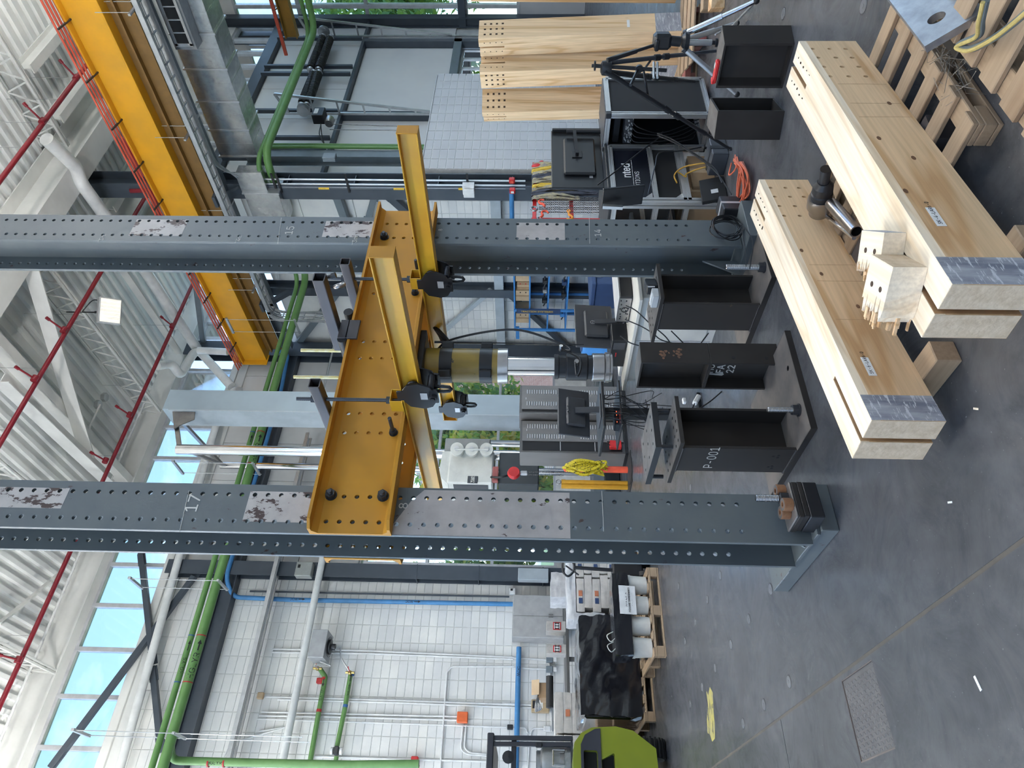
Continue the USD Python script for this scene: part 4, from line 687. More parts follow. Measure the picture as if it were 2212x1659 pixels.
# ================================================================ THE TEST FRAME
PIT = .0762
def test_column(x0, label, zb, patches, phase, seed):
    w, y0, y1, tf, zt = .295, 3.55, 3.88, .022, 7.0; xc = x0+w/2
    t = thing('test_column', label, 'column', (xc, 3.715, 0))
    zs = np.arange(phase-40*PIT, zt-.05, PIT); zs = zs[zs > zb+.33]; hol = [ngon(dx, z, .0135, 12) for z in zs for dx in (-.0825, .0825)]
    fl2 = sbox(-w/2, zb, w/2, zt).difference(unary_union(hol))
    obj('front_flange', G().ext(fl2, (xc, y0+tf, 0), ex, ez, tf), frame_paint, t); obj('back_flange', G().ext(fl2, (xc, y1, 0), ex, ez, tf), frame_paint, t)
    obj('web', G().box(xc-.009, xc+.009, y0+tf, y1-tf, zb, zt).ext(Polygon([(0, 0), (.018, 0), (0, .018)]), (xc+.009, y0+tf, zb), ex, ey, zt-zb).ext(Polygon([(0, 0), (0, .018), (-.018, 0)]), (xc-.009, y0+tf, zb), ex, ey, zt-zb), frame_paint, t)
    for (a, b, u0, u1, m, cut) in patches:
        sh = sbox(u0, a, u1, b)
        if cut: sh = sh.difference(cut)
        obj('bare_patch', G().ext(sh.difference(unary_union(hol)), (0, y0-.0002, 0) if False else (xc, y0-.0002, 0), ex, ez, .0008), m, t, smooth=False)
    return t, xc
tc, xl = test_column(1.610, 'left dark grey drilled test column with long rusty worn patches', .115, [(4.322, 7.0, -.03, .10, patch_paint, None), (2.84, 3.263, -.085, .105, patch_paint, None), (1.428, 2.52, -.145, .135, patch_pale, Polygon([(-.2, 2.6), (.2, 2.6), (.2, 2.2), (.06, 2.33), (-.2, 2.48)]))], 1.0224, 1)
obj('base_beam', G().box(1.645, 1.925, 3.45, 4.35, .0, .095, .004), frame_paint, tc)
obj('base_angle', G().box(1.63, 1.93, 3.47, 4.0, .095, .115, .003), frame_paint, tc)
for y in (3.60,): obj('stiffener', G().ext(Polygon([(0, 0), (.12, 0), (0, .2)]), (1.76, 3.66, .115), -ex, ez, .012), frame_paint, tc)
tr, xr = test_column(3.980, 'right dark grey drilled test column with pale rectangular patches', .10, [(4.368, 4.779, -.09, .10, patch_paint, None), (2.889, 3.277, -.085, .10, patch_paint, None), (1.419, 1.788, -.095, .10, patch_pale, None)], .792, 2)
obj('base_beam', G().box(3.93, 4.33, 3.40, 4.3, 0, .09, .004), frame_paint, tr); obj('stiffener', G().ext(Polygon([(0, 0), (-.15, 0), (0, .26)]), (3.99, 3.72, .1), ex, ez, .014), frame_paint, tr)
# chalk marks on the columns
def chalktxt(s, h, x, z, par, rot=0): return obj('chalk_mark', G().text(s, h, (x, 3.5485, z), (math.cos(rot), 0, math.sin(rot)), (-math.sin(rot), 0, math.cos(rot)), .0004), chalk, par, smooth=False)
def chalkline(a, b, par, y=3.5485): return obj('chalk_line', G().bar((a[0], y, a[1]), (b[0], y, b[1]), .0015, .003), chalk, par, smooth=False)
for q, s, h in (((770, 524), '3m', .035), ((518, 521), '4m', .03), ((222, 519), '5m', .03)): p = at(*q, 'Y', 3.548); chalktxt(s, h, p[0], p[2], tr); chalkline((p[0]-.02, p[2]+.03), (p[0]+.03, p[2]+.03), tr)
p = at(624, 502, 'Y', 3.548); chalktxt('15', .06, p[0]-.03, p[2]-.03, tr); p = at(1290, 506, 'Y', 3.548); chalktxt('14', .05, p[0]-.03, p[2]-.03, tr)
for x in (608, 1273): a, b = at(x, 470, 'Y', 3.548), at(x-(8 if x < 700 else -1), 526, 'Y', 3.548); chalkline((a[0], a[2]), (b[0], b[2]), tr)
for q in ((415, 1098),): p = at(*q, 'Y', 3.548); chalktxt('17', .07, p[0]-.03, p[2]-.03, tc)
for x in (408, 1300): a, b = at(x, 1060, 'Y', 3.548), at(x-(20 if x < 600 else -4), 1148, 'Y', 3.548); chalkline((a[0], a[2]), (b[0], b[2]), tc)
p = at(868, 1100, 'Y', 3.548); chalktxt('8', .05, p[0], p[2]-.03, tc); p = at(955, 499, 'Y', 3.548); chalktxt('8', .03, p[0], p[2], tr)
# clamp at the foot of the left column
t = thing('hold_down_clamp', 'stack of rusty steel plates bolted down at the foot of the left column', 'clamp', (1.80, 3.42, .1)); th_ = .10
for i, (z, hh, m, s) in enumerate(((.105, .075, blackmet, .0), (.181, .028, blacksteel, .004), (.210, .03, blacksteel, .0), (.241, .012, platesteel, .0))): obj('plate', G().ob((1.772+s, 3.435, z+hh/2), (A3(1, .06, 0)/1.0018, A3(-.06, 1, 0)/1.0018, ez), (.215-s, .17, hh), .004), m, t)
bz = .254; obj('anchor_rod', G().lathe([(0, .17), (.017, .17), (.02, .165)]+[(.02-.0015*(k % 2), .165-k*.004) for k in range(30)]+[(.02, 0)], (1.812, 3.415, bz)), steel, t); obj('nut', G().ext(hexa(.036), (1.812, 3.415, bz), ex, ey, .042), boltsteel, t)
cop = M('rusty_bush', (.33, .17, .085), .5, .4, scale=30.0, col2=(.26, .12, .06))
for x, y in ((1.865, 3.43), (1.755, 3.375), (1.735, 3.43)): b = obj('bush', G().lathe([(.012, .0), (.034, 0), (.036, .004), (.036, .046), (.034, .05), (.012, .05), (.012, 0)], (x, y, bz)), cop, t); obj('cap', G().lathe([(.012, .0495), (.0335, .0508), (.0335, .0495)], (x, y, bz)), platesteel, b)
# crossbeam: two channels back to back round the columns
CB = [(2.405, 2.786), (2.263, 2.786), (2.989, 2.786), (2.846, 2.786), (1.832, 2.786), (1.676, 2.786), (4.18, 2.79), (4.021, 2.79)]
ch = [ngon(x, z0-k*.0742, .0135, 12) for x, z0 in CB for k in range(5)]+[ngon(3.435, 2.783, .013, 12)]
def channel(label, yb, sgn):
    """web back face at yb, flanges toward sgn"""
    t = thing('crossbeam', label, 'crossbeam', (2.93, yb, 2.41)); z0, z1, w, tw, tf = 2.412, 2.866, .107, .017, .017; x0, x1 = 1.605, 4.335
    yw = yb+sgn*tw; obj('web', G().ext(sbox(x0, z0, x1, z1).difference(unary_union(ch)), (0, max(yb, yw), 0), ex, ez, tw), yellow, t)
    for za, zb in ((z1-tf, z1), (z0, z0+tf)):
        pts = [(x0+.045, yb+sgn*w), (x1, yb+sgn*w), (x1, yw), (x0, yw), (x0, yb+sgn*w*.65)]
        obj('flange', G().ext(Polygon(pts), (0, 0, za), ex, ey, zb-za), yellow, t)
        zi = za if za > 2.6 else zb; sg = -1 if za > 2.6 else 1
        obj('fillet', G().ext(Polygon([(0, 0), (sgn*.03, 0), (0, sg*.03)]) if True else None, (x0, yw, zi), ey, ez, x1-x0), yellow, t)
    return t
front = channel('front yellow drilled channel of the crossbeam, bolted to both columns', 3.55, -1)
back = channel('rear yellow channel of the crossbeam behind the columns', 3.88, 1)
def nutbolt(name, label, x, z, L, d=.024, y=3.531, big=1.0, grp=None):
    t = thing(name, label, 'bolt', (x, y, z), group=grp); obj('washer', G().lathe([(.012, 0), (.027*big, 0), (.027*big, .005), (.012, .005)], (x, y, z), (0, -1, 0), 20), blackmet, t)
    obj('nut', G().ext(hexa(.023*big), (x, y-.005, z), ex, ez, .024*big), blackmet, t); g = G().lathe([(0, L), (d/2-.002, L), (d/2, L-.003)]+[(d/2-(.001 if k % 2 else 0), L-.003-k*(L-.01)/24) for k in range(25)], (x, y, z), (0, -1, 0), 14); obj('stud', g, boltsteel, t); return t
nutbolt('frame_bolt', 'black nut and stud at the top left corner of the front channel', 1.836, 2.786, .055, .028, big=1.25); nutbolt('frame_bolt', 'black nut and stud at the bottom left corner of the front channel', 1.836, 2.488, .055, .028, big=1.25); nutbolt('frame_bolt', 'black nut and stud at the right column top of the front channel', 4.021, 2.788, .055, .028, big=1.25)
nutbolt('clamp_bolt', 'long threaded stud sticking out near the left hoist trolley', 2.266, 2.486, .16); nutbolt('clamp_bolt', 'long threaded stud sticking out behind the right yellow channel beam', 3.62, 2.487, .15); nutbolt('clamp_bolt', 'short bolt with hexagon nut beside the right hoist trolley', 3.44, 2.488, .06)
# lateral beams hung under the crossbeam
def ibeam(label, xc):
    t = thing('lateral_beam', label, 'beam', (xc, 3.5, 2.35)); h, w, z1 = .115, .074, 2.40
    obj('top_flange', G().box(xc-w/2, xc+w/2, 2.16, 4.90, z1-.008, z1, .002), beam_y, t); obj('bottom_flange', G().box(xc-w/2, xc+w/2, 2.16, 4.90, z1-h, z1-h+.008, .002), beam_y, t); obj('web', G().box(xc-.003, xc+.003, 2.16, 4.90, z1-h+.008, z1-.008), beam_y, t)
    for y in (2.154, 4.90): obj('end_plate', G().box(xc-w/2-.001, xc+w/2+.001, y, y+.006, z1-h-.001, z1+.001, .001), yellow, t)
    return t
ibeam('right yellow lateral beam pointing toward the camera under the crossbeam', 3.318); ibeam('left yellow lateral beam pointing toward the camera under the crossbeam', 2.358)
def trolley(label, xc, yc, sc=1.0):
    t = thing('beam_trolley', label, 'trolley', (xc, yc, 2.2))
    pl = unary_union([Polygon([(-.115, -.045), (-.085, -.11), (-.03, -.135), (.05, -.135), (.10, -.11), (.12, -.06), (.10, .02), (.05, .05), (-.05, .05), (-.10, .02)]), Point(-.06, -.015).buffer(.045, 8), Point(.06, -.015).buffer(.045, 8), sbox(-.04, 0, .04, .085), sbox(-.06, -.15, .06, -.1)]).buffer(-.006).buffer(.006)
    for s in (-1, 1): obj('side_plate', G().ext(pl, (xc+s*.052+(.005 if s > 0 else -.005), yc, 2.335), ey, ez, .01), blackmet, t)
    for s in (-1, 1):
        for dy in (-.06, .06): obj('wheel', G().lathe([(0, 0), (.03, 0), (.03, .014), (.034, .018), (.034, .024), (0, .024)], (xc+s*.04, yc+dy, 2.325), (-s, 0, 0), 16), boltsteel, t)
    obj('suspension_bolt', G().cyl((xc-.085, yc, 2.215), (xc+.085, yc, 2.215), .016, 12), blackmet, t)
    for s in (-1, 1): obj('bolt_nut', G().ext(hexa(.026), (xc+s*.075, yc, 2.215), ey, ez, .022), boltsteel, t)
    obj('spacer', G().cyl((xc-.045, yc+.06, 2.225), (xc+.045, yc+.06, 2.225), .02, 10).cyl((xc-.045, yc-.06, 2.225), (xc+.045, yc-.06, 2.225), .02, 10), blackmet, t)
    obj('eye', G().tube([(xc+a, yc+b, c) for a, b, c in [(0, -.02, 2.215), (0, -.024, 2.16), (0, -.018, 2.125), (0, 0, 2.115), (0, .018, 2.125), (0, .024, 2.16), (0, .02, 2.215)]], .0105, 8), blackmet, t)
    obj('rating_label', G().box(xc-.060, xc-.058, yc-.035, yc+.025, 2.245, 2.285), labelgrey, t, smooth=False); return t
trolley('black beam trolley with eye on the right lateral beam', 3.318, 3.27); trolley('black beam trolley with eye on the left lateral beam, beside the actuator', 2.358, 3.20); trolley('black beam trolley at the far end of the right lateral beam', 3.318, 4.72)
def sqtube(label, xc, zc, y0, y1, w=.066, wt=.006, xe=None):
    t = thing('square_tube', label, 'steel tube', (xc, y0, zc)); sh = sbox(-w/2, -w/2, w/2, w/2).buffer(-.008).buffer(.008, 4); q = (xe if xe is not None else xc, y1, zc)
    obj('tube', G().prof(sh.difference(sh.buffer(-wt)), (xc, y0, zc), q, ex), tubesteel, t); obj('inside', G().prof(sh.buffer(-wt*1.05), (xc, y0+.12, zc), (xc, y0+.125, zc), ex), void, t, smooth=False); return t
sqtube('right black square tube lying across the crossbeam', 3.383, 2.905, 3.18, 4.25, xe=3.383); sqtube('left black square tube lying across the crossbeam', 2.372, 2.905, 3.18, 4.25); sqtube('middle black square tube with an eye bolt, raised above the crossbeam', 3.05, 2.97, 3.0, 3.64, .075, xe=3.03)
def rod(label, x, y, z0, z1, r=.011, m=None, cat='threaded rod', nuts=(), name='threaded_rod', grp=None):
    t = thing(name, label, cat, (x, y, z0), group=grp); n = int((z1-z0)/.006); obj('rod', G().lathe([(0, 0)]+[(r-(.0012 if k % 2 else 0), k*(z1-z0)/n) for k in range(n+1)]+[(0, z1-z0)], (x, y, z0), n=12), m or boltsteel, t)
    for z in nuts: obj('nut', G().ext(hexa(r*2), (x, y, z), ex, ey, .022), blackmet, t)
    return t
for i, (x, sd) in enumerate(((3.383, 'right'), (2.372, 'left'))):
    rod(f'dark threaded rod hanging from the {sd} square tube to its yellow lug', x, 3.34, 2.425, 3.05, .012, None, nuts=(2.49, 2.94))
    t = thing('beam_lug', f'small yellow box lug clamped over the {sd} lateral beam', 'lug', (x, 3.34, 2.41)); sh = sbox(-.045, -.037, .045, .037); obj('box', G().prof(sh.difference(sh.buffer(-.005)), (x, 3.29, 2.446), (x, 3.39, 2.446), ex), beam_y, t); obj('plate', G().box(x-.06, x+.06, 3.28, 3.40, 2.402, 2.409, .002), beam_y, t)
gold = M('zinc_gold', (.55, .42, .16), .3, .9, scale=30.0, col2=(.6, .5, .3))
rod('gold threaded rod standing by the tube clamp, the upper one', 3.042, 3.70, 2.87, 3.262, .013, gold); rod('gold threaded rod standing left of the upper gold rod', 2.808, 3.70, 2.87, 3.262, .012, gold)
t = thing('eye_bolt', 'steel eye bolt lying in the side of the middle square tube', 'eye bolt', (3.1, 3.05, 2.93)); obj('shank', G().cyl((3.11, 3.06, 2.95), (3.12, 3.05, 2.90), .012, 10), boltsteel, t); c = at(733, 617, 'Y', 3.05); obj('ring', G().torus(c, nrm((.5, -.8, .25)), .03, .012, 24, 10), steel, t); obj('nut', G().cyl((3.115, 3.055, 2.915), (3.12, 3.05, 2.89), .02, 6), boltsteel, t)
t = thing('tube_clamp', 'dark angle clamp bolted on top of the crossbeam beside the middle tube', 'clamp', (3.0, 3.5, 2.87)); obj('angle', G().box(2.93, 3.09, 3.43, 3.45, 2.80, 2.93, .003).box(2.93, 3.09, 3.43, 3.62, 2.868, 2.88, .003), tubesteel, t); obj('block', G().box(2.97, 3.05, 3.455, 3.55, 2.88, 2.92, .004), blackmet, t)
for i, (x, y, lb) in enumerate(((3.17, 3.70, 'first dark pipe stub across the top of the crossbeam'), (3.02, 3.72, 'second dark pipe stub under the upper gold rod'), (2.93, 3.72, 'third dark pipe stub beside the gold rods'))): obj('pipe_stub', G().cyl((x, 3.44, 2.90), (x-.0, 4.05, 2.90), .032, 16), blackmet, label=lb, cat='pipe')
# hydraulic actuator hanging under the crossbeam
AX, AY = 2.94, 3.715
t = thing('actuator', 'large worn yellow hydraulic actuator with chrome rod hanging under the crossbeam', 'actuator', (AX, AY, 1.12))
obj('mount_plate', G().box(AX-.17, AX+.17, AY-.17, AY+.17, 2.372, 2.412, .004), blackmet, t)
obj('cylinder', G().lathe([(0, 2.372), (.117, 2.372), (.117, 1.88), (.0, 1.88)], (AX, AY, 0), n=48), cyly, t)
obj('gland', G().lathe([(0, 1.885), (.121, 1.885), (.121, 1.818), (.0, 1.818)], (AX, AY, 0), n=48), steel, t)
obj('rod', G().lathe([(0, 1.82), (.064, 1.82), (.064, 1.50), (0, 1.50)], (AX, AY, 0), n=40), chrome, t)
obj('load_cell', G().lathe([(0, 1.503), (.082, 1.503), (.085, 1.50), (.085, 1.475), (.078, 1.47), (.078, 1.425), (.09, 1.42), (.093, 1.415), (.093, 1.285), (.088, 1.28), (.082, 1.275), (.082, 1.245), (0, 1.245)], (AX, AY, 0), n=40), blackmet, t)
obj('swivel', G().lathe([(0, 1.246), (.094, 1.246), (.096, 1.24), (.096, 1.17), (.09, 1.166), (.104, 1.16), (.104, 1.135), (.098, 1.13), (.098, 1.115), (0, 1.115)], (AX, AY, 0), n=40), steel, t)
for z in (2.235, 1.965):
    b = obj('band', G().lathe([(.117, z-.042), (.1215, z-.042), (.1215, z+.042), (.117, z+.042)], (AX, AY, 0), n=48), blackmet, t)
    for a in (math.radians(210), math.radians(-20)): d = A3(math.cos(a), math.sin(a), 0); obj('band_clamp', G().ob(A3(AX, AY, z)+d*.138, (d, np.cross(ez, d), ez), (.04, .05, .08), .004), blackmet, b)
obj('transducer', G().cyl((AX+.155, AY-.06, 2.33), (AX+.155, AY-.06, 1.93), .008, 8).cyl((AX+.155, AY-.06, 1.93), (AX+.15, AY-.06, 1.30), .004, 6), blackmet, t)
obj('connector', G().cyl((AX-.05, AY-.10, 1.36), (AX-.06, AY-.14, 1.36), .016, 10).cyl((AX+.07, AY-.09, 1.46), (AX+.08, AY-.13, 1.46), .014, 10), steel, t)
wrap_text('LIFT', .035, (AX+.02, AY, 2.10), ez, nrm((-.3, -1, 0)), .1175, .3, t, ink, 'stencil')
obj('hose', G().tube(spline([(AX+.06, AY+.12, 2.36), (AX+.16, AY+.05, 2.33), (AX+.24, AY, 2.2), at(1110, 712, 'Y', 3.6), at(1210, 742, 'Y', 3.6), at(1232, 757, 'Y', 3.58), (AX+.08, AY-.09, 1.46)]), .008, 8), cable, t)
obj('load_cable', G().tube(spline([(AX+.075, AY-.10, 1.455), at(1250, 772, 'Y', 3.58), at(1254, 795, 'Y', 3.58), at(1246, 812, 'Y', 3.58), (AX-.06, AY-.13, 1.37)]), .009, 8), cable, t)
for k, (a, b) in enumerate((((935, 700), (962, 755)), ((945, 712), (980, 760)))): obj('hydraulic_hose', G().tube(spline([at(*a, 'Y', 3.75), at((a[0]+b[0])/2+4, (a[1]+b[1])/2, 'Y', 3.78), at(*b, 'Y', 3.80)]), .016, 8), cable, t)
# ================================================================ ON THE FLOOR NEAR THE FRAME
def plate_holes(pts, r): return unary_union([ngon(x, y, r, 10) for x, y in pts])
def pedestal(label, x0, px0, bx1, by0, extra):
    """welded I-section stand with base and top plates; x0 = left face of the left flange"""
    t = thing('steel_pedestal', label, 'pedestal', (x0+.15, 3.78, 0))
    bh = [(x0+.50, by0+.09), (x0+.5, by0+.75)]
    obj('base_plate', G().ext(sbox(px0, by0, bx1, 4.22).difference(plate_holes(bh, .018)), (0, 0, 0), ex, ey, .037), platesteel if False else blacksteel, t)
    obj('base_top_skin', G().ext(sbox(px0+.004, by0+.004, bx1-.004, 4.216).difference(plate_holes(bh, .018)), (0, 0, .0372), ex, ey, .0006), M('dusty_plate', (.19, .165, .145), .55, .2, scale=5.0, col2=(.11, .10, .095)) if 'dusty_plate' not in MATS else MATS['dusty_plate'], t, smooth=False)
    yf, yb, th = 3.635, 3.915, .018
    obj('flange', G().box(x0, x0+th, yf, yb, .037, .725, .002), blacksteel, t); obj('flange', G().box(x0+.30-th, x0+.30, yf, yb, .037, .725, .002), blacksteel, t); obj('web', G().box(x0+th, x0+.30-th, 3.77, 3.784, .037, .725), blacksteel, t)
    obj('weld_bead', G().tube([(x0-.002, yf-.002, .041), (x0-.002, yb, .041)], .007, 6).tube([(x0-.002, yf, .722), (x0-.002, yb, .722)], .006, 6), blacksteel, t)
    tp = [(x0+.05+.07*i, y) for i in range(4) for y in (3.63, 3.70, 3.92, 4.0)]
    obj('top_plate', G().ext(sbox(x0-.004, 3.575, x0+.345, 4.07).difference(plate_holes(tp, .011)), (0, 0, .725), ex, ey, .024), blacksteel, t)
    obj('top_skin', G().ext(sbox(x0, 3.579, x0+.341, 4.066).difference(plate_holes(tp, .011)), (0, 0, .7492), ex, ey, .0006), platesteel, t, smooth=False)
    if extra: extra(t)
    return t
def anchor(label, x, y, z, h, r=.017):
    t = thing('anchor_bolt', label, 'bolt', (x, y, z)); n = int(h/.004)
    obj('rod', G().lathe([(0, h), (r-.004, h), (r, h-.005)]+[(r-(.0015 if k % 2 else 0), h-.005-k*(h-.005)/n) for k in range(n+1)], (x, y, z), n=14), steel, t); obj('nut', G().ext(hexa(.034), (x, y, z+.006), ex, ey, .036), boltsteel, t); obj('washer', G().lathe([(.017, 0), (.04, 0), (.04, .006), (.017, .006)], (x, y, z)), boltsteel, t); return t
pb = pedestal('dark steel pedestal marked P-001 beside the left column', 2.262, 2.250, 3.00, 3.381, None)
obj('chalk_mark', G().text('P-001', .058, (2.2615-.0005, 3.875, .50), -ey, ez, .0004), chalk, pb, smooth=False)
for z, y in ((.155, 3.72), (.125, 3.71), (.125, 3.735), (.15, 3.85), (.13, 3.84), (.125, 3.865)): obj('bolt_hole', G().cyl((2.2625, y, z), (2.2605, y, z), .008, 10), void, pb)
obj('far_flange_hole', G().cyl((2.54, 3.70, .18), (2.5435, 3.70, .18), .012, 10), labelgrey, pb) if False else None
a = at(1730, 899, 'Z', .15); anchor('threaded anchor bolt with nut in the base of the pedestal marked P-001', 2.44, 3.47, .038, .19)
ZT = .83
t = thing('bolted_plate', 'small steel plate on four black studs above the pedestal marked P-001', 'plate', (2.30, 3.80, .75))
c1, c2, c3 = at(1430, 966, 'Z', ZT), at(1403.6, 1024, 'Z', ZT), at(1413, 890, 'Z', ZT); w_, d_ = c3[0]-c1[0], c2[1]-c1[1]; hh = [(c1[0]+w_*u, c1[1]+d_*v) for u in (.2, .5, .8) for v in (.15, .5, .85)]
obj('plate', G().ext(sbox(c1[0], c1[1], c3[0], c2[1]).difference(plate_holes(hh, .011)), (0, 0, ZT), ex, ey, .038), blackmet, t); obj('plate_skin', G().ext(sbox(c1[0]+.003, c1[1]+.003, c3[0]-.003, c2[1]-.003).difference(plate_holes(hh, .011)), (0, 0, ZT+.038), ex, ey, .0006), platesteel, t, smooth=False)
for u in (.1, .9):
    for v in (.1, .9): x, y = c1[0]+w_*u, c1[1]+d_*v; obj('stud', G().cyl((x, y, .75), (x, y, ZT), .014, 12), boltsteel, t)
pa = pedestal('dark steel pedestal in front of the right column with two small boxes on top', 3.467, 3.458, 3.95, 3.356, None)
anchor('tall threaded anchor bolt in the base plate of the right pedestal', 3.62, 3.42, .038, .27, .02)
t = thing('sensor_box', 'black wired sensor box on the right pedestal top', 'box', (3.6, 3.66, .75)); obj('case', G().ob((3.66, 3.66, .79), (nrm((1, .4, 0)), nrm((-.4, 1, 0)), ez), (.13, .08, .08), .008), blackp, t); obj('paper_tag', G().ob((3.63, 3.615, .80), (nrm((1, .4, 0)), nrm((-.4, 1, 0)), ez), (.07, .004, .05)), labelgrey, t, smooth=False)
t = thing('sensor_box', 'silver taped sensor box on the right pedestal top', 'box', (3.55, 3.68, .75)); obj('case', G().ob((3.545, 3.66, .775), np.eye(3), (.09, .12, .05), .006), lightgrey, t); obj('tape', G().ob((3.545, 3.66, .801), np.eye(3), (.03, .122, .003)), paper, t, smooth=False)
def iblock(name, label, c, fd, dd, fw, dep, h, z0=0.0, th=.016, m=None, plates=True):
    """short steel I-block standing on end: c = near corner, fd along the flange, dd along the depth"""
    fd, dd = nrm((*fd, 0)), nrm((*dd, 0)); c = A3(*c, z0); t = thing(name, label, 'steel block', tuple(c)); m = m or blacksteel; q = .012 if plates else 0
    for s in (0, 1): obj('flange', G().ob(c+fd*fw/2+dd*(dep-th if s else 0)+dd*th/2+ez*h/2, (fd, dd, ez), (fw, th, h), .002), m, t)
    obj('web', G().ob(c+fd*fw/2+dd*dep/2+ez*h/2, (fd, dd, ez), (.012, dep-2*th, h)), m, t)
    if plates:
        for z in (0, h-q): obj('end_plate', G().ob(c+fd*fw/2+dd*dep/2+ez*(z+q/2), (fd, dd, ez), (fw-.003, dep-.004, q), .001), m, t)
        obj('top_skin', G().ob(c+fd*fw/2+dd*dep/2+ez*(h+.0004), (fd, dd, ez), (fw-.01, dep-.01, .0008)), platesteel, t, smooth=False)
    return t, c, fd, dd
mb, c, fd, dd = iblock('steel_block', 'lower dark steel block of the middle stack, chalked HOT FACE', (2.926, 3.635), (1, -.05), (-.05, 1), .172, .272, .461)
for s, z, y in (('HOT', .40, .06), ('FACE', .33, .06), ('22.6', .26, .05)): obj('chalk_mark', G().text(s, .05 if s != 'HOT' else .045, c+fd*(.172/2-.0065)+dd*(.20)+ez*z, -dd, ez, .0004, True), chalk, mb, smooth=False)
obj('paint_smear', G().ext(Polygon([(0, 0), (.015, -.012), (.03, 0), (.022, .05), (.03, .10), (.01, .09)]), c+fd*(.172/2-.0068)+dd*.225+ez*.33, -dd, ez, .0004), chalk, mb, smooth=False)
for z in (.32, .35): obj('hole', G().cyl(c+fd*.03+dd*.262+ez*z, c+fd*.03+dd*.2545+ez*z, .012, 10), lightgrey, mb) if False else None
for u in (.03, .13): obj('bolt_hole', G().cyl(c+fd*.05-dd*.001+ez*(u*2.2+.02), c+fd*.05+dd*.002+ez*(u*2.2+.02), .013, 12), void, mb)
mb2 = iblock('steel_block', 'upper dark steel block of the middle stack with two rust splashes', (2.926, 3.635), (1, -.05), (-.05, 1), .172, .272, .461, .462)[0]
rs = M('rust_stain', (.20, .095, .05), .8, scale=40.0, col2=(.10, .06, .04))
for u, z in ((.075, .66), (.08, .57)):
    bl = unary_union([Point(*RNG.normal(0, .016, 2)).buffer(RNG.uniform(.004, .011)) for _ in range(16)]); obj('rust_splash', G().ext(bl, c+fd*u-dd*.0006+ez*(z+.1), fd, ez, .0004), rs, mb2, smooth=False)
n1, c, fd, dd = iblock('steel_block', 'dark steel block with red spirit level on top, by the silver tripod', (4.472, 2.274), (.122, -.026), (-.032, .286), .17, .29, .445)
t = thing('red_clamp', 'small red painted bar lying on the steel block by the tripods', 'clamp', tuple(c+ez*.446)); q = c+fd*.03+dd*.2+ez*.46; obj('bar', G().ob(q, (dd, fd, ez), (.15, .035, .028), .008), red, t); obj('jaw', G().ob(q+dd*.06+ez*.01, (dd, fd, ez), (.03, .04, .02), .006), red, t); obj('print', G().ob(q+dd*-.04+ez*.0145, (dd, fd, ez), (.035, .02, .001)), paper, t, smooth=False)
n2 = iblock('steel_block', 'dark steel block standing in front of the equipment cart', (4.27, 2.624), (-.07, .17), (.277, .068), .185, .285, .44)[0]
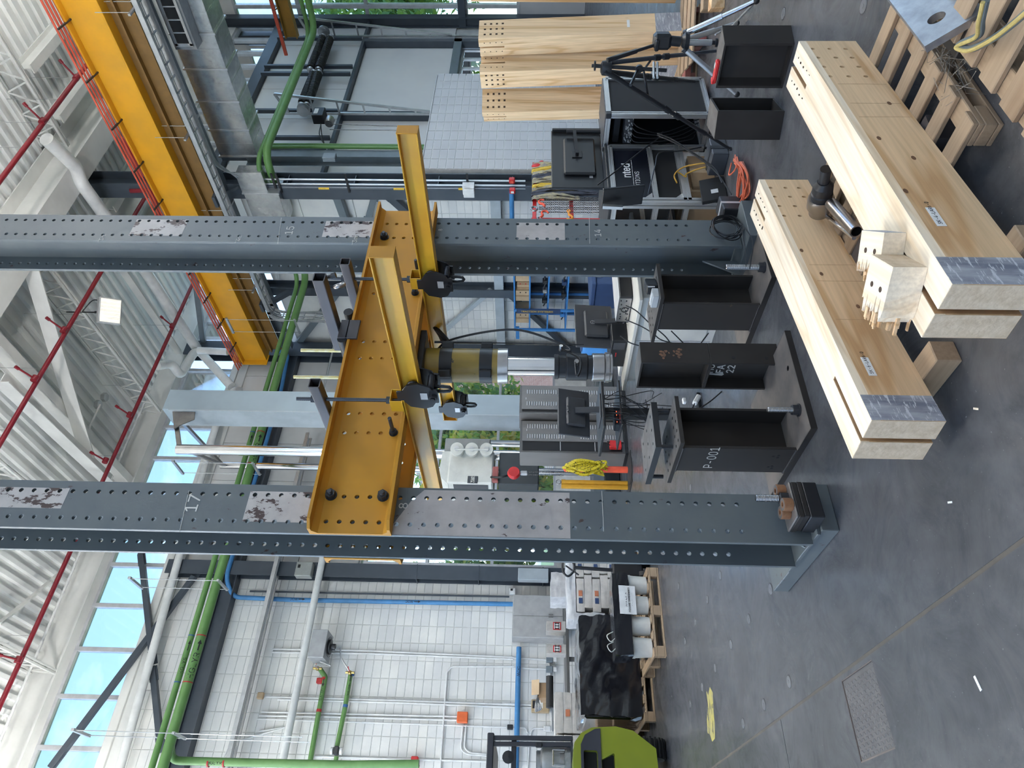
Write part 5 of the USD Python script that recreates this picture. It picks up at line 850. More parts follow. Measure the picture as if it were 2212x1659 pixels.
# timber beams on the floor
def pl(q, p, n): r = ray(*q); return EYE+r*(((np.asarray(p)-EYE)@n)/(r@n))
def timber(label, p0, p1, w, h, s0, s1, holes, seed, lab, ks):
    d = A3(*p1)-A3(*p0); L = np.linalg.norm(d[:2]); rot = math.atan2(d[1], d[0]); t = thing('glulam_beam', label, 'timber beam', p0, rot); kf = .022; lam = .034
    hol = unary_union([ngon(x, z, .011, 14) for x, z in holes]); g = G(); gt = G(); e = G()
    def blk(x0, x1, y0, y1):
        sh = sbox(x0, 0, x1, h-lam).difference(hol); g.ext(sh, (0, y1, 0), ex, ez, y1-y0)
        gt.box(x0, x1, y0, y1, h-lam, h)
    blk(s0, L-s1, 0, w)
    for x0, x1 in ((0, s0), (L-s1, L)): blk(x0, x1, 0, w/2-kf/2); blk(x0, x1, w/2+kf/2, w)
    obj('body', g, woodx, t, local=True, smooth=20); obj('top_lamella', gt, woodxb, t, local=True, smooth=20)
    for x0 in (s0-.002, L-s1): obj('slot_end', G().box(x0, x0+.002, w/2-kf/2, w/2+kf/2, .0, h-.001), woodcut, t, local=True, smooth=False)
    obj('slot_floor', G().box(.004, s0, w/2-kf/2+.0, w/2-kf/2+.001, .002, h-.002).box(L-s1, L-.004, w/2-kf/2, w/2-kf/2+.001, .002, h-.002).box(.004, s0, w/2+kf/2-.001, w/2+kf/2, .002, h-.002).box(L-s1, L-.004, w/2+kf/2-.001, w/2+kf/2, .002, h-.002), woodcut, t, local=True, smooth=False)
    for y0, y1 in ((0.002, w/2-kf/2-.001), (w/2+kf/2+.001, w-.002)): obj('end_grain', G().box(-.0012, .001, y0, y1, .002, h-.002), woodend, t, local=True, smooth=False)
    obj('grey_band', G().box(.001, .135, -.0009, .0006, .001, h-.001), greywash_x, t, local=True, smooth=False)
    for x, z in holes: obj('dowel_hole', G().cyl((x, .02, z), (x, .022, z), .0112, 12), hole_m, t, local=True, smooth=False)
    g = G()
    for k in range(10): g.cyl((L-.06-.05*(k//2), w*(.25 if k % 2 else .75)+RNG.normal(0, .006), h-.001), (L-.06-.05*(k//2), w*(.25 if k % 2 else .75), h+.0006), .005, 8)
    obj('screw_heads', g, hole_m, t, local=True, smooth=False, kind='stuff')
    pp = obj('paper_label', G().box(lab-.055, lab+.055, -.0012, .0002, h*.62, h*.62+.032), paper, t, local=True, smooth=False); obj('printed_code', G().text('SK-6-LAR6-0' if seed else 'SK-4-LAR6-0', .014, (lab-.045, -.0013, h*.62+.010), ex, ez, .0003), ink, t, local=True, smooth=False)
    for x, z in ks: obj('knot', G().ext(affinity.scale(Point(x, z).buffer(1, 6), .014, .008), (0, -.0004, 0), ex, ez, .0008), M('knot', (.17, .08, .035), .7) if 'knot' not in MATS else MATS['knot'], t, local=True, smooth=False)
    g = G()
    for x in RNG.uniform(.5, L-.3, 3): z = RNG.uniform(.05, h-.05); g.box(x, x+.002, -.0004, .0002, .01, h-.05)
    obj('finger_joint', g, woodcut, t, local=True, smooth=False); return t
H4 = [(x, z) for x in (1.765, 1.665, 1.563, 1.462) for z in (.075, .15, .232)]
timber('near pale glulam beam with a grey washed end and stickered code, on the wooden pallet', (1.545, 1.52, .11), (3.395, 1.714, .11), .222, .272, .35, .26, H4, 0, .36, [(.9, .2), (1.2, .06), (.75, .12), (.52, .23)])
timber('glulam beam behind, with grey washed split end, between the pedestals and the near beam', (1.494, 2.182, .10), (3.351, 2.485, .10), .222, .276, .35, .26, [(x+.02, z) for x, z in H4], 1, .30, [(.95, .19), (.7, .1), (1.15, .23), (.62, .05)])
sh_ = sbox(-.07, -.05, .07, .05).buffer(-.006).buffer(.006)
obj('steel_support', G().prof(sh_, (2.50, 1.60, .05), (2.62, 2.66, .05), ex), tubesteel, label='dark steel bar laid crosswise under both glulam beams', cat='steel bar')
obj('timber_block', G().box(1.72, 1.82, 2.1, 2.52, 0, .099, .004), pallet_y, label='wooden bearer under the near end of the rear glulam beam', cat='wood block'); obj('timber_block', G().box(3.12, 3.22, 2.36, 2.76, 0, .099, .004), pallet_y, label='wooden bearer under the far end of the rear glulam beam', cat='wood block'); obj('timber_block', G().box(1.7, 1.8, 1.5, 1.80, 0, .109, .004), pallet_y, label='wooden bearer under the near end of the front glulam beam', cat='wood block')
def splinter(label, c, rot, sz, seed, greyface=False):
    """broken piece of glulam with a torn end"""
    q = np.random.default_rng(seed); t = thing('broken_wood', label, 'broken wood', c, rot); L, W, H = sz; n = 26
    pts = [(0, 0)]+[(W*k/n, 0) for k in range(1, n)]+[(W, 0)]; top = [(W*k/n, L-(q.uniform(0, .05) if k % 5 else q.uniform(.02, .09))) for k in range(n, -1, -1)]
    obj('piece', G().ext(Polygon(pts+top).buffer(0), (0, 0, 0), ex, ey, H), woodxb, t, local=True, smooth=False)
    g = G()
    for k in range(60):
        x, z = q.uniform(.0, W), q.uniform(.0, H); l = q.uniform(.01, .07); g.ob((x, L-.03+l/2, z), np.eye(3), (q.uniform(.004, .016), l, q.uniform(.003, .012)))
    obj('torn_fibres', g, woodx, t, local=True, smooth=False, kind='stuff')
    for k in (.3, .7): obj('dowel_hole', G().cyl((W*k, L*.45, H-.002), (W*k, L*.45, H+.0008), .010, 10), hole_m, t, local=True)
    if greyface: obj('grey_face', G().box(.002, W-.002, -.001, .001, .002, H-.002), greywash, t, local=True, smooth=False)
    else: obj('end_grain', G().box(.002, W-.002, -.001, .001, .002, H-.002), woodend, t, local=True, smooth=False)
    return t
splinter('broken wood chunk with grey painted face lying on the near glulam beam', (1.87, 1.60, .383), math.radians(38), (.15, .17, .075), 3, True)
splinter('broken pale wood chunk with torn fibres hanging off the near beam end', (1.68, 1.58, .383), math.radians(28), (.20, .16, .11), 4)
# torque tool on the steel bar between the beams
t = thing('torque_tool', 'black and silver torque multiplier with tube handle lying between the glulam beams', 'tool', (2.9, 2.3, .1)); a, b = at(1784, 365, 'Z', .26), at(1772, 440, 'Z', .20); d = nrm(b-a)
obj('drive', G().cyl(a, a+d*.09, .026, 18), blackmet, t); obj('collar', G().lathe([(0, .085), (.03, .085), (.048, .11), (.05, .15), (.046, .16), (.052, .165), (.052, .19), (0, .19)], a, d, 24), blackmet, t); obj('gear_head', G().lathe([(0, .19), (.058, .19), (.064, .21), (.064, .26), (.05, .285), (.05, .31), (0, .31)], a, d, 24), steel, t)
p, q = at(1795, 440, 'Z', .19), at(1850, 500, 'Z', .17); obj('tube_handle', G().lathe([(.0, 0), (.030, 0), (.030, np.linalg.norm(q-p)), (.024, np.linalg.norm(q-p)), (.024, .06), (0, .06)], p, q-p, 20), steel, t); obj('ratchet_bar', G().tube([at(1765, 452, 'Z', .17), at(1800, 478, 'Z', .15), at(1845, 514, 'Z', .13)], [.012, .010, .011], 10), chrome, t)
# pallets
def pallet(label, loc, rot, L, W, H, nd, m1, m2, bw=.1, name='pallet', grp=None):
    """deck boards along local y, stringers along x; nine blocks"""
    t = thing(name, label, 'pallet', loc, rot, grp)
    for k in range(nd): x = bw/2+(L-bw)*k/(nd-1); obj('deck_board', G().box(x-bw/2, x+bw/2, 0, W, H-.02, H, .003), m2, t, local=True)
    for y in (0.0, W/2-.045, W-.09):
        obj('stringer', G().box(0, L, y, y+.09, H-.042, H-.021, .003), m1, t, local=True)
        for k in (0, .5, 1): x = (L-.12)*k; obj('block', G().box(x, x+.12, y, y+.09, .02, H-.043, .004), m1, t, local=True)
        obj('bottom_board', G().box(0, L, y, y+.09, 0, .019, .003), m1, t, local=True)
    return t
pallet('brown wooden pallet under the near glulam beam, four deck boards showing', (2.25, 1.43, 0), 0.0, .95, 1.0, .109, 6, pallet_w, pallet_y, .085)
pallet('wooden pallet with a rope sling at the bottom right corner', (1.72, .35, 0), 0.02, 1.15, .94, .13, 7, pallet_w, pallet_y, .11)
t = thing('rope_sling', 'frayed grey and yellow rope sling looped over the corner pallet', 'sling', (2.3, 1.2, .15)); ropeb = M('sling_edge', (.12, .145, .15), .8); ropey = M('sling_fibre', (.48, .38, .13), .85, scale=60.0)
loop = spline([at(2130, 0, 'Z', .25), at(2120, 45, 'Z', .22), at(2115, 75, 'Z', .17), at(2080, 92, 'Z', .16), at(2072, 100, 'Z', .16), at(2100, 105, 'Z', .16), at(2150, 80, 'Z', .17), at(2190, 50, 'Z', .17), at(2225, 20, 'Z', .2)]); obj('rope', G().tube(loop, .012, 8), ropeb, t); obj('rope_core', G().tube([p+A3(-.006, .004, .010) for p in loop], .007, 8), ropey, t)
g = G(); q = np.random.default_rng(9)
for k in range(90): b = at(q.uniform(2035, 2085), q.uniform(90, 215), 'Z', q.uniform(.0, .10)); g.tube([b, b+q.normal(0, .03, 3), b+q.normal(0, .045, 3)], .0012, 3)
g2 = G()
obj('fibre_tangle', g, M('fibre', (.25, .22, .18), .8), label='tangle of loose frayed fibres between the two pallets', cat='debris', kind='stuff')
t = thing('steel_bracket', 'pale bare steel bracket with a round hole at the right edge', 'bracket', (3.0, 1.3, .0)); a, b, c = at(2062, 62, 'Z', .16), at(1992, -20, 'Z', .16), at(2075, 40, 'Z', .05); d = nrm((b-a)*A3(1, 1, 0)); e_ = np.cross(ez, d)
obj('plate', G().ext(sbox(0, -.10, .5, .10).difference(Point(.12, .02).buffer(.03)), a+ez*.0, d, nrm(ez*.75-e_*.0+np.cross(d, ez)*-.6), -.03), M('bare_steel', (.42, .43, .45), .35, .8, scale=9.0, col2=(.25, .26, .28)), t); obj('foot', G().ob(a+d*.25-ez*.1+e_*.05, (d, e_, ez), (.5, .12, .10), .004), blacksteel, t)
for i, (q, r) in enumerate((((2112, 1476), 0), ((2108, 883), 1), ((2052, 1085), 2))): p = at(*q, 'Z', .001); obj('wood_chip', G().ob(p, (nrm((1, .2+i, 0)), nrm((-.2-i, 1, 0)), ez), (.055 if i == 0 else .03, .014 if i == 0 else .008, .002), .0005), paper if i != 1 else woodxb, label=['pale leaf-shaped chip on the open floor at the lower right', 'thin wood sliver on the dark floor near the beam end', 'tiny white chip on the floor below the column foot'][i], cat='chip')
# glulam posts leaning upright at the right, on a red pallet
e2 = nrm((-.66, .75, 0)); n2_ = nrm((.75, .66, 0))
t = thing('pallet', 'worn red-painted pallet under the upright glulam posts', 'pallet', (7.3, 3.4, 0)); o = A3(7.32, 3.38, 0)
for k in range(6): obj('deck_board', G().ob(o+e2*.62+n2_*(.06+.2*k)+ez*.118, (e2, n2_, ez), (1.35, .14, .02), .003), pallet_red if k == 0 else pallet_w, t)
for s in (0, .62, 1.24): obj('stringer', G().ob(o+e2*s+n2_*.55+ez*.06, (n2_, e2, ez), (1.12, .05, .09), .004), pallet_red, t)
obj('front_board', G().ob(o+e2*.62-n2_*.01+ez*.095, (e2, n2_, ez), (1.33, .02, .06), .003), pallet_red, t); obj('bottom_board', G().ob(o+e2*.62+n2_*.05+ez*.01, (e2, n2_, ez), (1.35, .12, .02), .003), pallet_w, t)
t = thing('pallet', 'dark worn pallet at the top right edge behind the silver tripod', 'pallet', (7.6, 2.6, 0)); o = at(1530, 40, 'Z', .0)
for k in range(4): obj('deck_board', G().ob(o+e2*-.2+n2_*(.06+.2*k)+ez*.13, (e2, n2_, ez), (1.2, .14, .02), .003), pallet_w, t)
for s in (-.5, .2): obj('stringer', G().ob(o+e2*s+n2_*.4+ez*.065, (n2_, e2, ez), (.9, .06, .1), .004), pallet_red, t)
for i, q in enumerate(((1530, 9), (1548, 6))): p = at(*q, 'Z', .06); obj('wood_block', G().ob(p, (e2, n2_, ez), (.12, .12, .12), .004), pallet_w if i == 0 else woodx, label=['brown squared wood offcut at the top right floor edge', 'pale squared wood offcut at the top right floor edge'][i], cat='wood block')
def post(label, bp, tpx, slot, holes, grey, seed):
    """upright timber: bottom corner pixels (right, near, left) at z=.13, top pixel of the near corner"""
    e0, e1, e2p = (at(*q, 'Z', .13) for q in bp); r = ray(*tpx); top = EYE+r*(((e1-EYE)@FW)/(r@FW)); upv = nrm(top-e1); H = np.linalg.norm(top-e1)
    da = nrm(e0-e1); db = e2p-e1; db = db-da*(db@da); wb_ = np.linalg.norm(db); db = nrm(db); wa = .222; wb_ = .272
    if slot == 'B': wa, wb_ = .272, .222
    t = thing('glulam_post', label, 'timber post', tuple(e1), math.atan2(da[1], da[0])); sd = np.array([math.cos(t.rot), math.sin(t.rot), 0]); sb = np.cross(ez, sd); sg = 1 if sb@db > 0 else -1
    lean = A3((upv@sd)/upv[2], sg*(upv@sb)/upv[2], 0); ls = .27; kf = .02
    def pr(x0, x1, y0, y1, z0, z1):
        v = np.array([[x0 if a < 0 else x1, (y0 if b < 0 else y1)*sg, z0 if c < 0 else z1] for a, b, c in _S]); v = v+A3(lean[0], lean[1]*sg, 0)*v[:, 2:]
        f = np.array([[_ for _ in tr_] for tr_ in _PF]); return v, f if sg > 0 else f[:, ::-1]
    g = G(); gh = G(); Hz = H*upv[2]
    g.add(*pr(0, wa, 0, wb_, .0, Hz-ls))
    if slot == 'A': g.add(*pr(0, wa/2-kf/2, 0, wb_, Hz-ls, Hz)); g.add(*pr(wa/2+kf/2, wa, 0, wb_, Hz-ls, Hz-.01))
    else: g.add(*pr(0, wa, 0, wb_/2-kf/2, Hz-ls, Hz)); g.add(*pr(0, wa, wb_/2+kf/2, wb_, Hz-ls, Hz-.01))
    obj('body', g, woodz, t, local=True, smooth=False)
    hs = G(); big = wb_ if slot == 'A' else wa
    for i in range(4):
        for j in range(3):
            z = Hz-.065-.062*i; u = big*(.22+.28*j)
            g1 = G(); v, f = pr(*((-.0008, .0005, u-.011, u+.011) if slot == 'A' else (u-.011, u+.011, -.0008, .0005)), z-.011, z+.011); g1.add(v, f); obj('dowel_hole', g1, hole_m, t, local=True, smooth=False)
    for i in range(4):
        for k in (.25, .75):
            z = Hz-.06-.062*i; u = (wa if slot == 'A' else wb_)*k; g1 = G(); v, f = pr(*((u-.005, u+.005, -.0008, .0005) if slot == 'A' else (-.0008, .0005, u-.005, u+.005)), z-.005, z+.005); hs.add(v, f)
    obj('screw_heads', hs, hole_m, t, local=True, smooth=False, kind='stuff')
    if grey:
        g1 = G(); v, f = pr(-.001, wa if slot == 'B' else .001, -.001, .001 if slot == 'B' else wb_, .01, .28); g1.add(v, f); obj('grey_band', g1, greywash, t, local=True, smooth=False)
    g1 = G(); v, f = pr(*((-.0012, .0005, wb_*.4, wb_*.8) if slot == 'A' else (wa*.3, wa*.7, -.0012, .0005)), .55, .58); g1.add(v, f); obj('paper_label', g1, paper, t, local=True, smooth=False)
    return t
_PF = trimesh.convex.convex_hull(np.array(_S, float)); _PF = np.array([[int(np.argmin(((np.array(_S, float)-_PF.vertices[i])**2).sum(1))) for i in f] for f in _PF.faces])
post('rightmost upright glulam post with a slotted top, partly cut by the picture edge', ((1468, -48), (1467, -14), (1464, 35)), (1012, -18), 'B', 0, False, 1)
post('second upright glulam post from the right, grey washed foot behind the silver tripod head', ((1472, 36), (1475, 66), (1468, 112)), (1033, 84), 'B', 0, True, 2)
post('third upright glulam post from the right, knotty drilled face and grey washed foot', ((1465, 114), (1466, 141), (1459, 195)), (1036, 156), 'A', 0, True, 3)
post('leftmost upright glulam post, standing against the grey block partition', ((1452, 201), (1452, 234), (1449, 272)), (1041, 243), 'B', 0, False, 4)
# tripods
def knob(t, p, d, r=.02): return obj('knob', G().lathe([(0, 0), (r*.5, 0), (r*.5, .02), (r, .022), (r, .04), (0, .042)], p, d, 12), blackp, t)
def pt(q, D): return EYE+ray(*q)*D
t = thing('tripod', 'black camera tripod without a camera, its legs spread in front of the glulam posts', 'tripod', tuple(at(1577, 322, 'Z', 0))); D = 5.2; ap = pt((1306, 147), D)
obj('head_plate', G().lathe([(0, 0), (.035, 0), (.035, .012), (.012, .014), (.012, .03), (0, .03)], pt((1281, 142), D)-ez*.02, ez, 16), blackp, t); obj('column', G().cyl(pt((1283, 142), D), pt((1440, 152), D), .014, 12), blackmet, t)
obj('crown', G().lathe([(0, 0), (.05, 0), (.055, .03), (.05, .07), (.03, .08), (0, .08)], ap-ez*.05, ez, 14), blackp, t)
foot1 = at(1577, 322, 'Z', .01); foot2 = at(1546, 110, 'Z', .02)*.0+pt((1546, 110), 5.45); foot3 = pt((1500, 176), 5.9)
for a, fpt, m in ((ap+A3(-.04, .0, 0), foot1, blackp), (ap+A3(.03, -.02, 0), foot2, tubesteel), (ap+A3(.02, .04, 0), foot3, blackp)):
    l = fpt-a; g1 = obj('leg', G().tube([a, a+l*.45], .021 if m is blackp else .017, 12).tube([a+l*.45, a+l*.75], .016, 12).tube([a+l*.74, fpt], .0125, 12), greyp if m is tubesteel else blackp, t)
    for k in (.44, .52, .74): obj('lock_collar', G().cyl(a+l*k, a+l*(k+.045), .024 if k < .7 else .019, 12), blackp, g1)
obj('foot', G().sph(foot1, .018, 1), rubber, t); obj('brace', G().cyl(pt((1390, 152), D), ap+(foot1-ap)*.32, .009, 8).cyl(pt((1390, 152), D), ap+(foot2-ap)*.4, .009, 8), blackp, t); obj('crank', G().cyl(pt((1380, 145), D), pt((1362, 184), D-.1), .012, 8), blackp, t); knob(t, pt((1380, 144), D), -ex, .03)
t = thing('tripod', 'silver-legged tripod with black fluid head and pan handle, by the steel blocks', 'tripod', tuple(at(1637, 2, 'Z', 0))); D = 5.1; ap = pt((1478, 88), D)
obj('fluid_head', G().ob(pt((1430, 88), D), (nrm((1, .2, 0)), nrm((-.2, 1, 0)), ez), (.10, .11, .13), .02).cyl(pt((1448, 88), D), pt((1470, 90), D), .035, 14).ob(pt((1418, 92), D), np.eye(3), (.12, .08, .03), .008), blackp, t); obj('pan_handle', G().cyl(pt((1412, 98), D), pt((1318, 128), D-.05), .012, 10).cyl(pt((1375, 110), D), pt((1312, 130), D-.05), .017, 10), blackp, t); obj('crown', G().lathe([(0, 0), (.06, 0), (.06, .03), (.035, .05), (0, .05)], ap-ez*.03, ez, 14), blackp, t)
obj('column', G().cyl(pt((1480, 92), D), pt((1537, 92), D), .022, 14), alu, t); knob(t, pt((1538, 92), D), -ez, .03)
fs = [pt((1634, 2), 4.75), pt((1592, 50), 5.6), pt((1592, 204), 5.25)]
for a, fpt in zip((ap+A3(.04, -.03, 0), ap+A3(.04, .02, 0), ap+A3(-.03, .04, 0)), fs):
    l = fpt-a; g1 = obj('leg', G().cyl(a, a+l*.55, .021, 14).cyl(a+l*.5, fpt, .016, 14), chrome if fpt is fs[0] else alu, t); obj('lock_collar', G().cyl(a-l*.0, a+l*.05, .026, 12), blackp, g1); obj('foot', G().sph(fpt, .022, 1), rubber, g1)
obj('spreader', G().cyl(fs[0], pt((1570, 68), 5.2), .008, 8).cyl(fs[1], pt((1545, 75), 5.2), .007, 8), alu, t); obj('twin_bar', G().cyl(pt((1412, 135), D), pt((1412, 168), D-.1), .009, 8).cyl(pt((1420, 135), D), pt((1420, 168), D-.1), .009, 8), alu, t)
# ================================================================ EQUIPMENT
# workstation cart of aluminium profiles with a dark equipment cabinet
def profile(t, p, q, w=.045, name='profile', m=None):
    g = G(); sh = sbox(-w/2, -w/2, w/2, w/2); gv = unary_union([sbox(-.006, w/2-.008, .006, w/2+.01), sbox(-.006, -w/2-.01, .006, -w/2+.008), sbox(w/2-.008, -.006, w/2+.01, .006), sbox(-w/2-.01, -.006, -w/2+.008, .006)])
    d = A3(*q)-A3(*p); g.prof(sh.difference(gv), p, q, (1, 0, 0) if abs(d[0]) < .5*np.linalg.norm(d) else (0, 1, 0)); return obj(name, g, m or alu, t, smooth=False)
t = thing('equipment_cabinet', 'open dark equipment cabinet framed in aluminium profiles, cables hanging inside', 'cabinet', (6.2, 3.8, 0))
X0, X1, Y0, Y1, Z0, Z1 = 5.85, 6.45, 3.64, 3.99, .06, .985
for x in (X0, X1):
    for y in (Y0, Y1): profile(t, (x, y, Z0), (x, y, Z1))
for z in (Z0, Z1):
    for x in (X0, X1): profile(t, (x, Y0, z), (x, Y1, z))
    for y in (Y0, Y1): profile(t, (X0, y, z), (X1, y, z))
for x in (X0,):
    for y in (Y0, Y1):
        for z in (Z0, Z1): obj('corner_block', G().box(x-.026, x+.026, y-.026, y+.026, z-.026, z+.026, .004), blackp, t)
obj('back_panel', G().box(X1-.01, X1, Y0+.02, Y1-.02, Z0, Z1), void, t); obj('side_panel', G().box(X0+.02, X1-.02, Y0-.005, Y0+.005, Z0+.02, Z1-.02), void, t); obj('side_panel', G().box(X0+.02, X1-.02, Y1-.005, Y1+.005, Z0+.02, Z1-.02), void, t); obj('top_panel', G().box(X0-.01, X1+.01, Y0-.01, Y1+.01, Z1+.022, Z1+.03), greyp, t)
md = obj('module_rack', G().box(X0+.03, X0+.18, Y0+.03, Y1-.03, .74, .82, .004), greyp, t); q = np.random.default_rng(21)
g = G()
for k in range(46): y, z = q.uniform(Y0+.05, Y1-.05), q.uniform(.748, .812); g.cyl((X0+.03, y, z), (X0+.015, y, z), q.uniform(.003, .008), 6)
obj('connectors', g, lightgrey, md, kind='stuff'); obj('module_rack', G().box(X0+.05, X0+.2, Y0+.03, Y1-.03, .86, .92, .004), blackp, t)
for k in range(5): a = A3(X0+.02, Y0+.08+.05*k, .76); obj('cable', G().tube(spline([a, a+A3(-.06, .03, -.08), a+A3(-.02, .10-.03*k, -.3-.06*k), A3(X0+.1, Y0+.1+.04*k, .12)]), .005, 6), cable, t)
t = thing('workstation_cart', 'aluminium profile workstation cart with a dark printed side panel', 'cart', (5.4, 4.2, 0))
CX0, CX1, CY0, CY1 = 4.98, 5.80, 3.95, 4.55
for x, y in ((CX0, CY0), (CX0, CY1), (CX1, CY1), (CX1, CY0)): profile(t, (x, y, .06), (x, y, .95), .07 if (x, y) == (CX0, CY0) else .045)
for z in (.95, .58, .31):
    w = .07 if z == .31 else .045
    profile(t, (CX0, CY0, z), (CX1, CY0, z), w); profile(t, (CX0, CY1, z), (CX1, CY1, z), .045); profile(t, (CX0, CY0, z), (CX0, CY1, z), .045)
for z in (.58, .31): obj('corner_gusset', G().ext(Polygon([(0, 0), (.09, 0), (0, .09)]), (CX0+.03, CY0+.01, z+.03), ex, ez, .03), alu, t)
pn = obj('side_panel', G().box(CX0+.02, CX1-.02, CY0-.004, CY0+.004, .60, .93), M('panel_navy', (.006, .007, .012), .25), t)
obj('print', G().text('nted', .075, (5.33, CY0-.0045, .78), ex, ez, .0006, True).text('TUTIONS', .042, (5.16, CY0-.0045, .70), ex, ez, .0006).box(5.18, 5.62, CY0-.0052, CY0-.0045, .758, .762), paper, pn, smooth=False)
obj('lower_panel', G().box(CX0+.02, CX1-.02, CY0+.01, CY0+.02, .33, .57), void, t); obj('rear_panel', G().box(CX0, CX1, CY1-.01, CY1, .1, .93), greyp, t)
obj('worktop', G().box(CX0-.05, CX1+.04, CY0-.02, CY1+.04, .975, 1.0, .004), blackp, t); obj('shelf', G().box(CX0, CX1, CY0+.02, CY1, .45, .46), blackp, t)
for x, y in ((CX0, CY0), (CX1, CY0), (CX0, CY1), (CX1, CY1)): obj('foot', G().lathe([(0, 0), (.04, 0), (.04, .015), (.012, .02), (.012, .06), (0, .06)], (x, y, 0)), blackp, t)
t = thing('keyboard_tray', 'black keyboard tray arm holding a tilted keyboard off the cart corner', 'keyboard', (4.9, 3.85, .9)); a = nrm((.62, -.1, -.78)); b_ = nrm((.1, 1, -.0)); b_ = nrm(b_-a*(a@b_)); n3 = np.cross(a, b_)
kc = at(1345, 424, 'Y', 3.8); obj('tray', G().ob(kc, (A3(.16, 0, -.99)/1.003, ey, A3(.99, 0, .16)/1.003), (.36, .2, .025), .006), blackp, t); obj('keyboard', G().ob(kc+A3(.03, 0, .0), (A3(.16, 0, -.99)/1.003, ey, A3(.99, 0, .16)/1.003), (.32, .15, .02), .004), greyp, t)
obj('arm', G().bar(kc+A3(.03, .05, -.05), A3(CX0, CY0, .93), .04, .03), blackp, t); obj('bracket', G().bar(at(1302, 446, 'Y', 3.85), at(1345, 448, 'Y', 3.85), .03, .03), alu, t)
# monitors
def monitor(label, c, yaw, w, h, tilt=0.0, m=None, logo=None, stand=True, zt=None, arm=False):
    """back towards -y local; c = centre of the panel"""
    t = thing('monitor', label, 'monitor', tuple(c), yaw); ct, st_ = math.cos(tilt), math.sin(tilt); U = A3(0, -st_, ct); N = A3(0, ct, st_); m = m or blackp
    obj('shell', G().ob((0, 0, 0), (ex, N, U), (w, .028, h), .006), m, t, local=True); obj('rear_bulge', G().ob(-N*.03-U*h*.05, (ex, N, U), (w*.62, .04, h*.62), .015), m, t, local=True); obj('screen', G().ob(N*.0146, (ex, N, U), (w-.02, .001, h-.02)), void, t, local=True, smooth=False)
    if logo == 'ring': obj('maker_ring', G().torus(-N*.052+U*h*.05-ex*.0, N, .022, .0022, 24, 5).text('D', .015, -N*.0525+U*h*.05-ex*.014-U*.007, ex, U, .0005).text('LL', .015, -N*.0525+U*h*.05+ex*.0-U*.007, ex, U, .0005), lightgrey, t, local=True)
    if logo == 'LG': obj('maker_mark', G().text('LG', .028, -N*.0515+U*h*.16-ex*.0, ex, U, .0006, True).torus(-N*.051+U*h*.16+U*.012-ex*.024, N, .013, .003, 16, 5), greyp, t, local=True)
    if logo == 'vesa': obj('vesa_plate', G().ob(-N*.055, (ex, N, U), (.1, .01, .1), .003), blackmet, t, local=True); obj('type_label', G().ob(-N*.0148+A3(-.27, 0, -.13), (ex, N, U), (.09, .001, .035)), labelgrey, t, local=True, smooth=False)
    if stand and zt is not None:
        z = zt-c[2]; obj('stand', G().bar((0, -.075, z), -N*.055, .06, .02), m, t, local=True); obj('stand_base', G().box(-.13, .13, -.17, .08, z, z+.012, .004), m, t, local=True)
    return t
mc = (at(1193, 285, 'Y', 4.15)+at(1303, 408, 'Y', 4.15))/2; mt = monitor('large black monitor seen from behind on an arm above the workstation cart', mc, 0.0, .93, .50, 0, blackp, 'vesa', False); obj('arm', G().bar((.33, -.09, .02), (-.02, -.065, .0), .05, .03).cyl((.33, -.09, -.5), (.33, -.09, .1), .02, 12), blackmet, mt, local=True); obj('spine', G().box(.425, .455, -.05, -.02, -.52, .24, .004), blackp, mt, local=True)
monitor('black monitor with a round maker ring seen from behind on the white lab desk', (at(1243, 655, 'Y', 5.2)+at(1325, 757, 'Y', 5.2))/2, 0.12, .62, .38, .05, greyp, 'ring', True, .76)
monitor('grey monitor with maker letters seen from behind at the far left of the lab desk', (at(1211, 848, 'Y', 5.6)+at(1268, 938, 'Y', 5.6))/2, -.12, .50, .32, .25, greyp, 'LG', True, .99)
# white lab desk with computers
t = thing('lab_desk', 'white laboratory desk with a thick top behind the pedestals', 'desk', (4.6, 5.0, 0))
obj('top', G().box(4.15, 5.30, 4.31, 5.62, .715, .75, .006), beige, t); obj('side_panel', G().box(4.20, 4.22, 4.34, 5.50, .0, .715, .003), beige, t); obj('front_panel', G().box(4.22, 5.25, 4.36, 4.38, .02, .715, .003), beige, t); obj('panel_seam', G().box(4.195, 4.20, 4.9, 4.912, .02, .70), lightgrey, t); obj('end_panel', G().box(4.20, 5.25, 5.5, 5.52, 0, .715), beige, t); obj('drawer_front', G().box(4.185, 4.2, 4.42, 4.88, .08, .66, .004), beige, t)
t = thing('computer', 'black computer lying on the white desk with its wired rear panel toward the camera', 'computer', (4.75, 4.6, .75)); a, b = at(1347, 602, 'Z', .78), at(1352, 690, 'Z', .78); c0 = A3(4.55, 4.62, .80)
obj('case', G().box(4.42, 5.05, 4.55, 4.9, .755, .87, .005), blackp, t); obj('side_cover', G().box(4.43, 5.04, 4.56, 4.89, .87, .876, .002), lightgrey, t); obj('rear_panel', G().box(4.416, 4.42, 4.57, 4.88, .76, .865), steel, t, smooth=False); q = np.random.default_rng(5)
g = G()
for k in range(14): y = q.uniform(4.58, 4.86); z = q.uniform(.77, .85); g.box(4.412, 4.418, y, y+.014, z, z+.01)
obj('ports', g, void, t, kind='stuff'); obj('fan', G().torus((4.414, 4.72, .81), ex, .03, .004, 18, 5), void, t)
t = thing('computer', 'black computer standing at the near side of the desk with red front light', 'computer', (4.4, 5.25, .75)); obj('case', G().box(4.30, 4.52, 5.02, 5.42, .752, .90, .006), blackp, t); obj('red_strip', G().box(4.297, 4.30, 5.2, 5.26, .84, .85), red, t, smooth=False); obj('vent', G().box(4.297, 4.30, 5.05, 5.15, .77, .88), greyp, t)
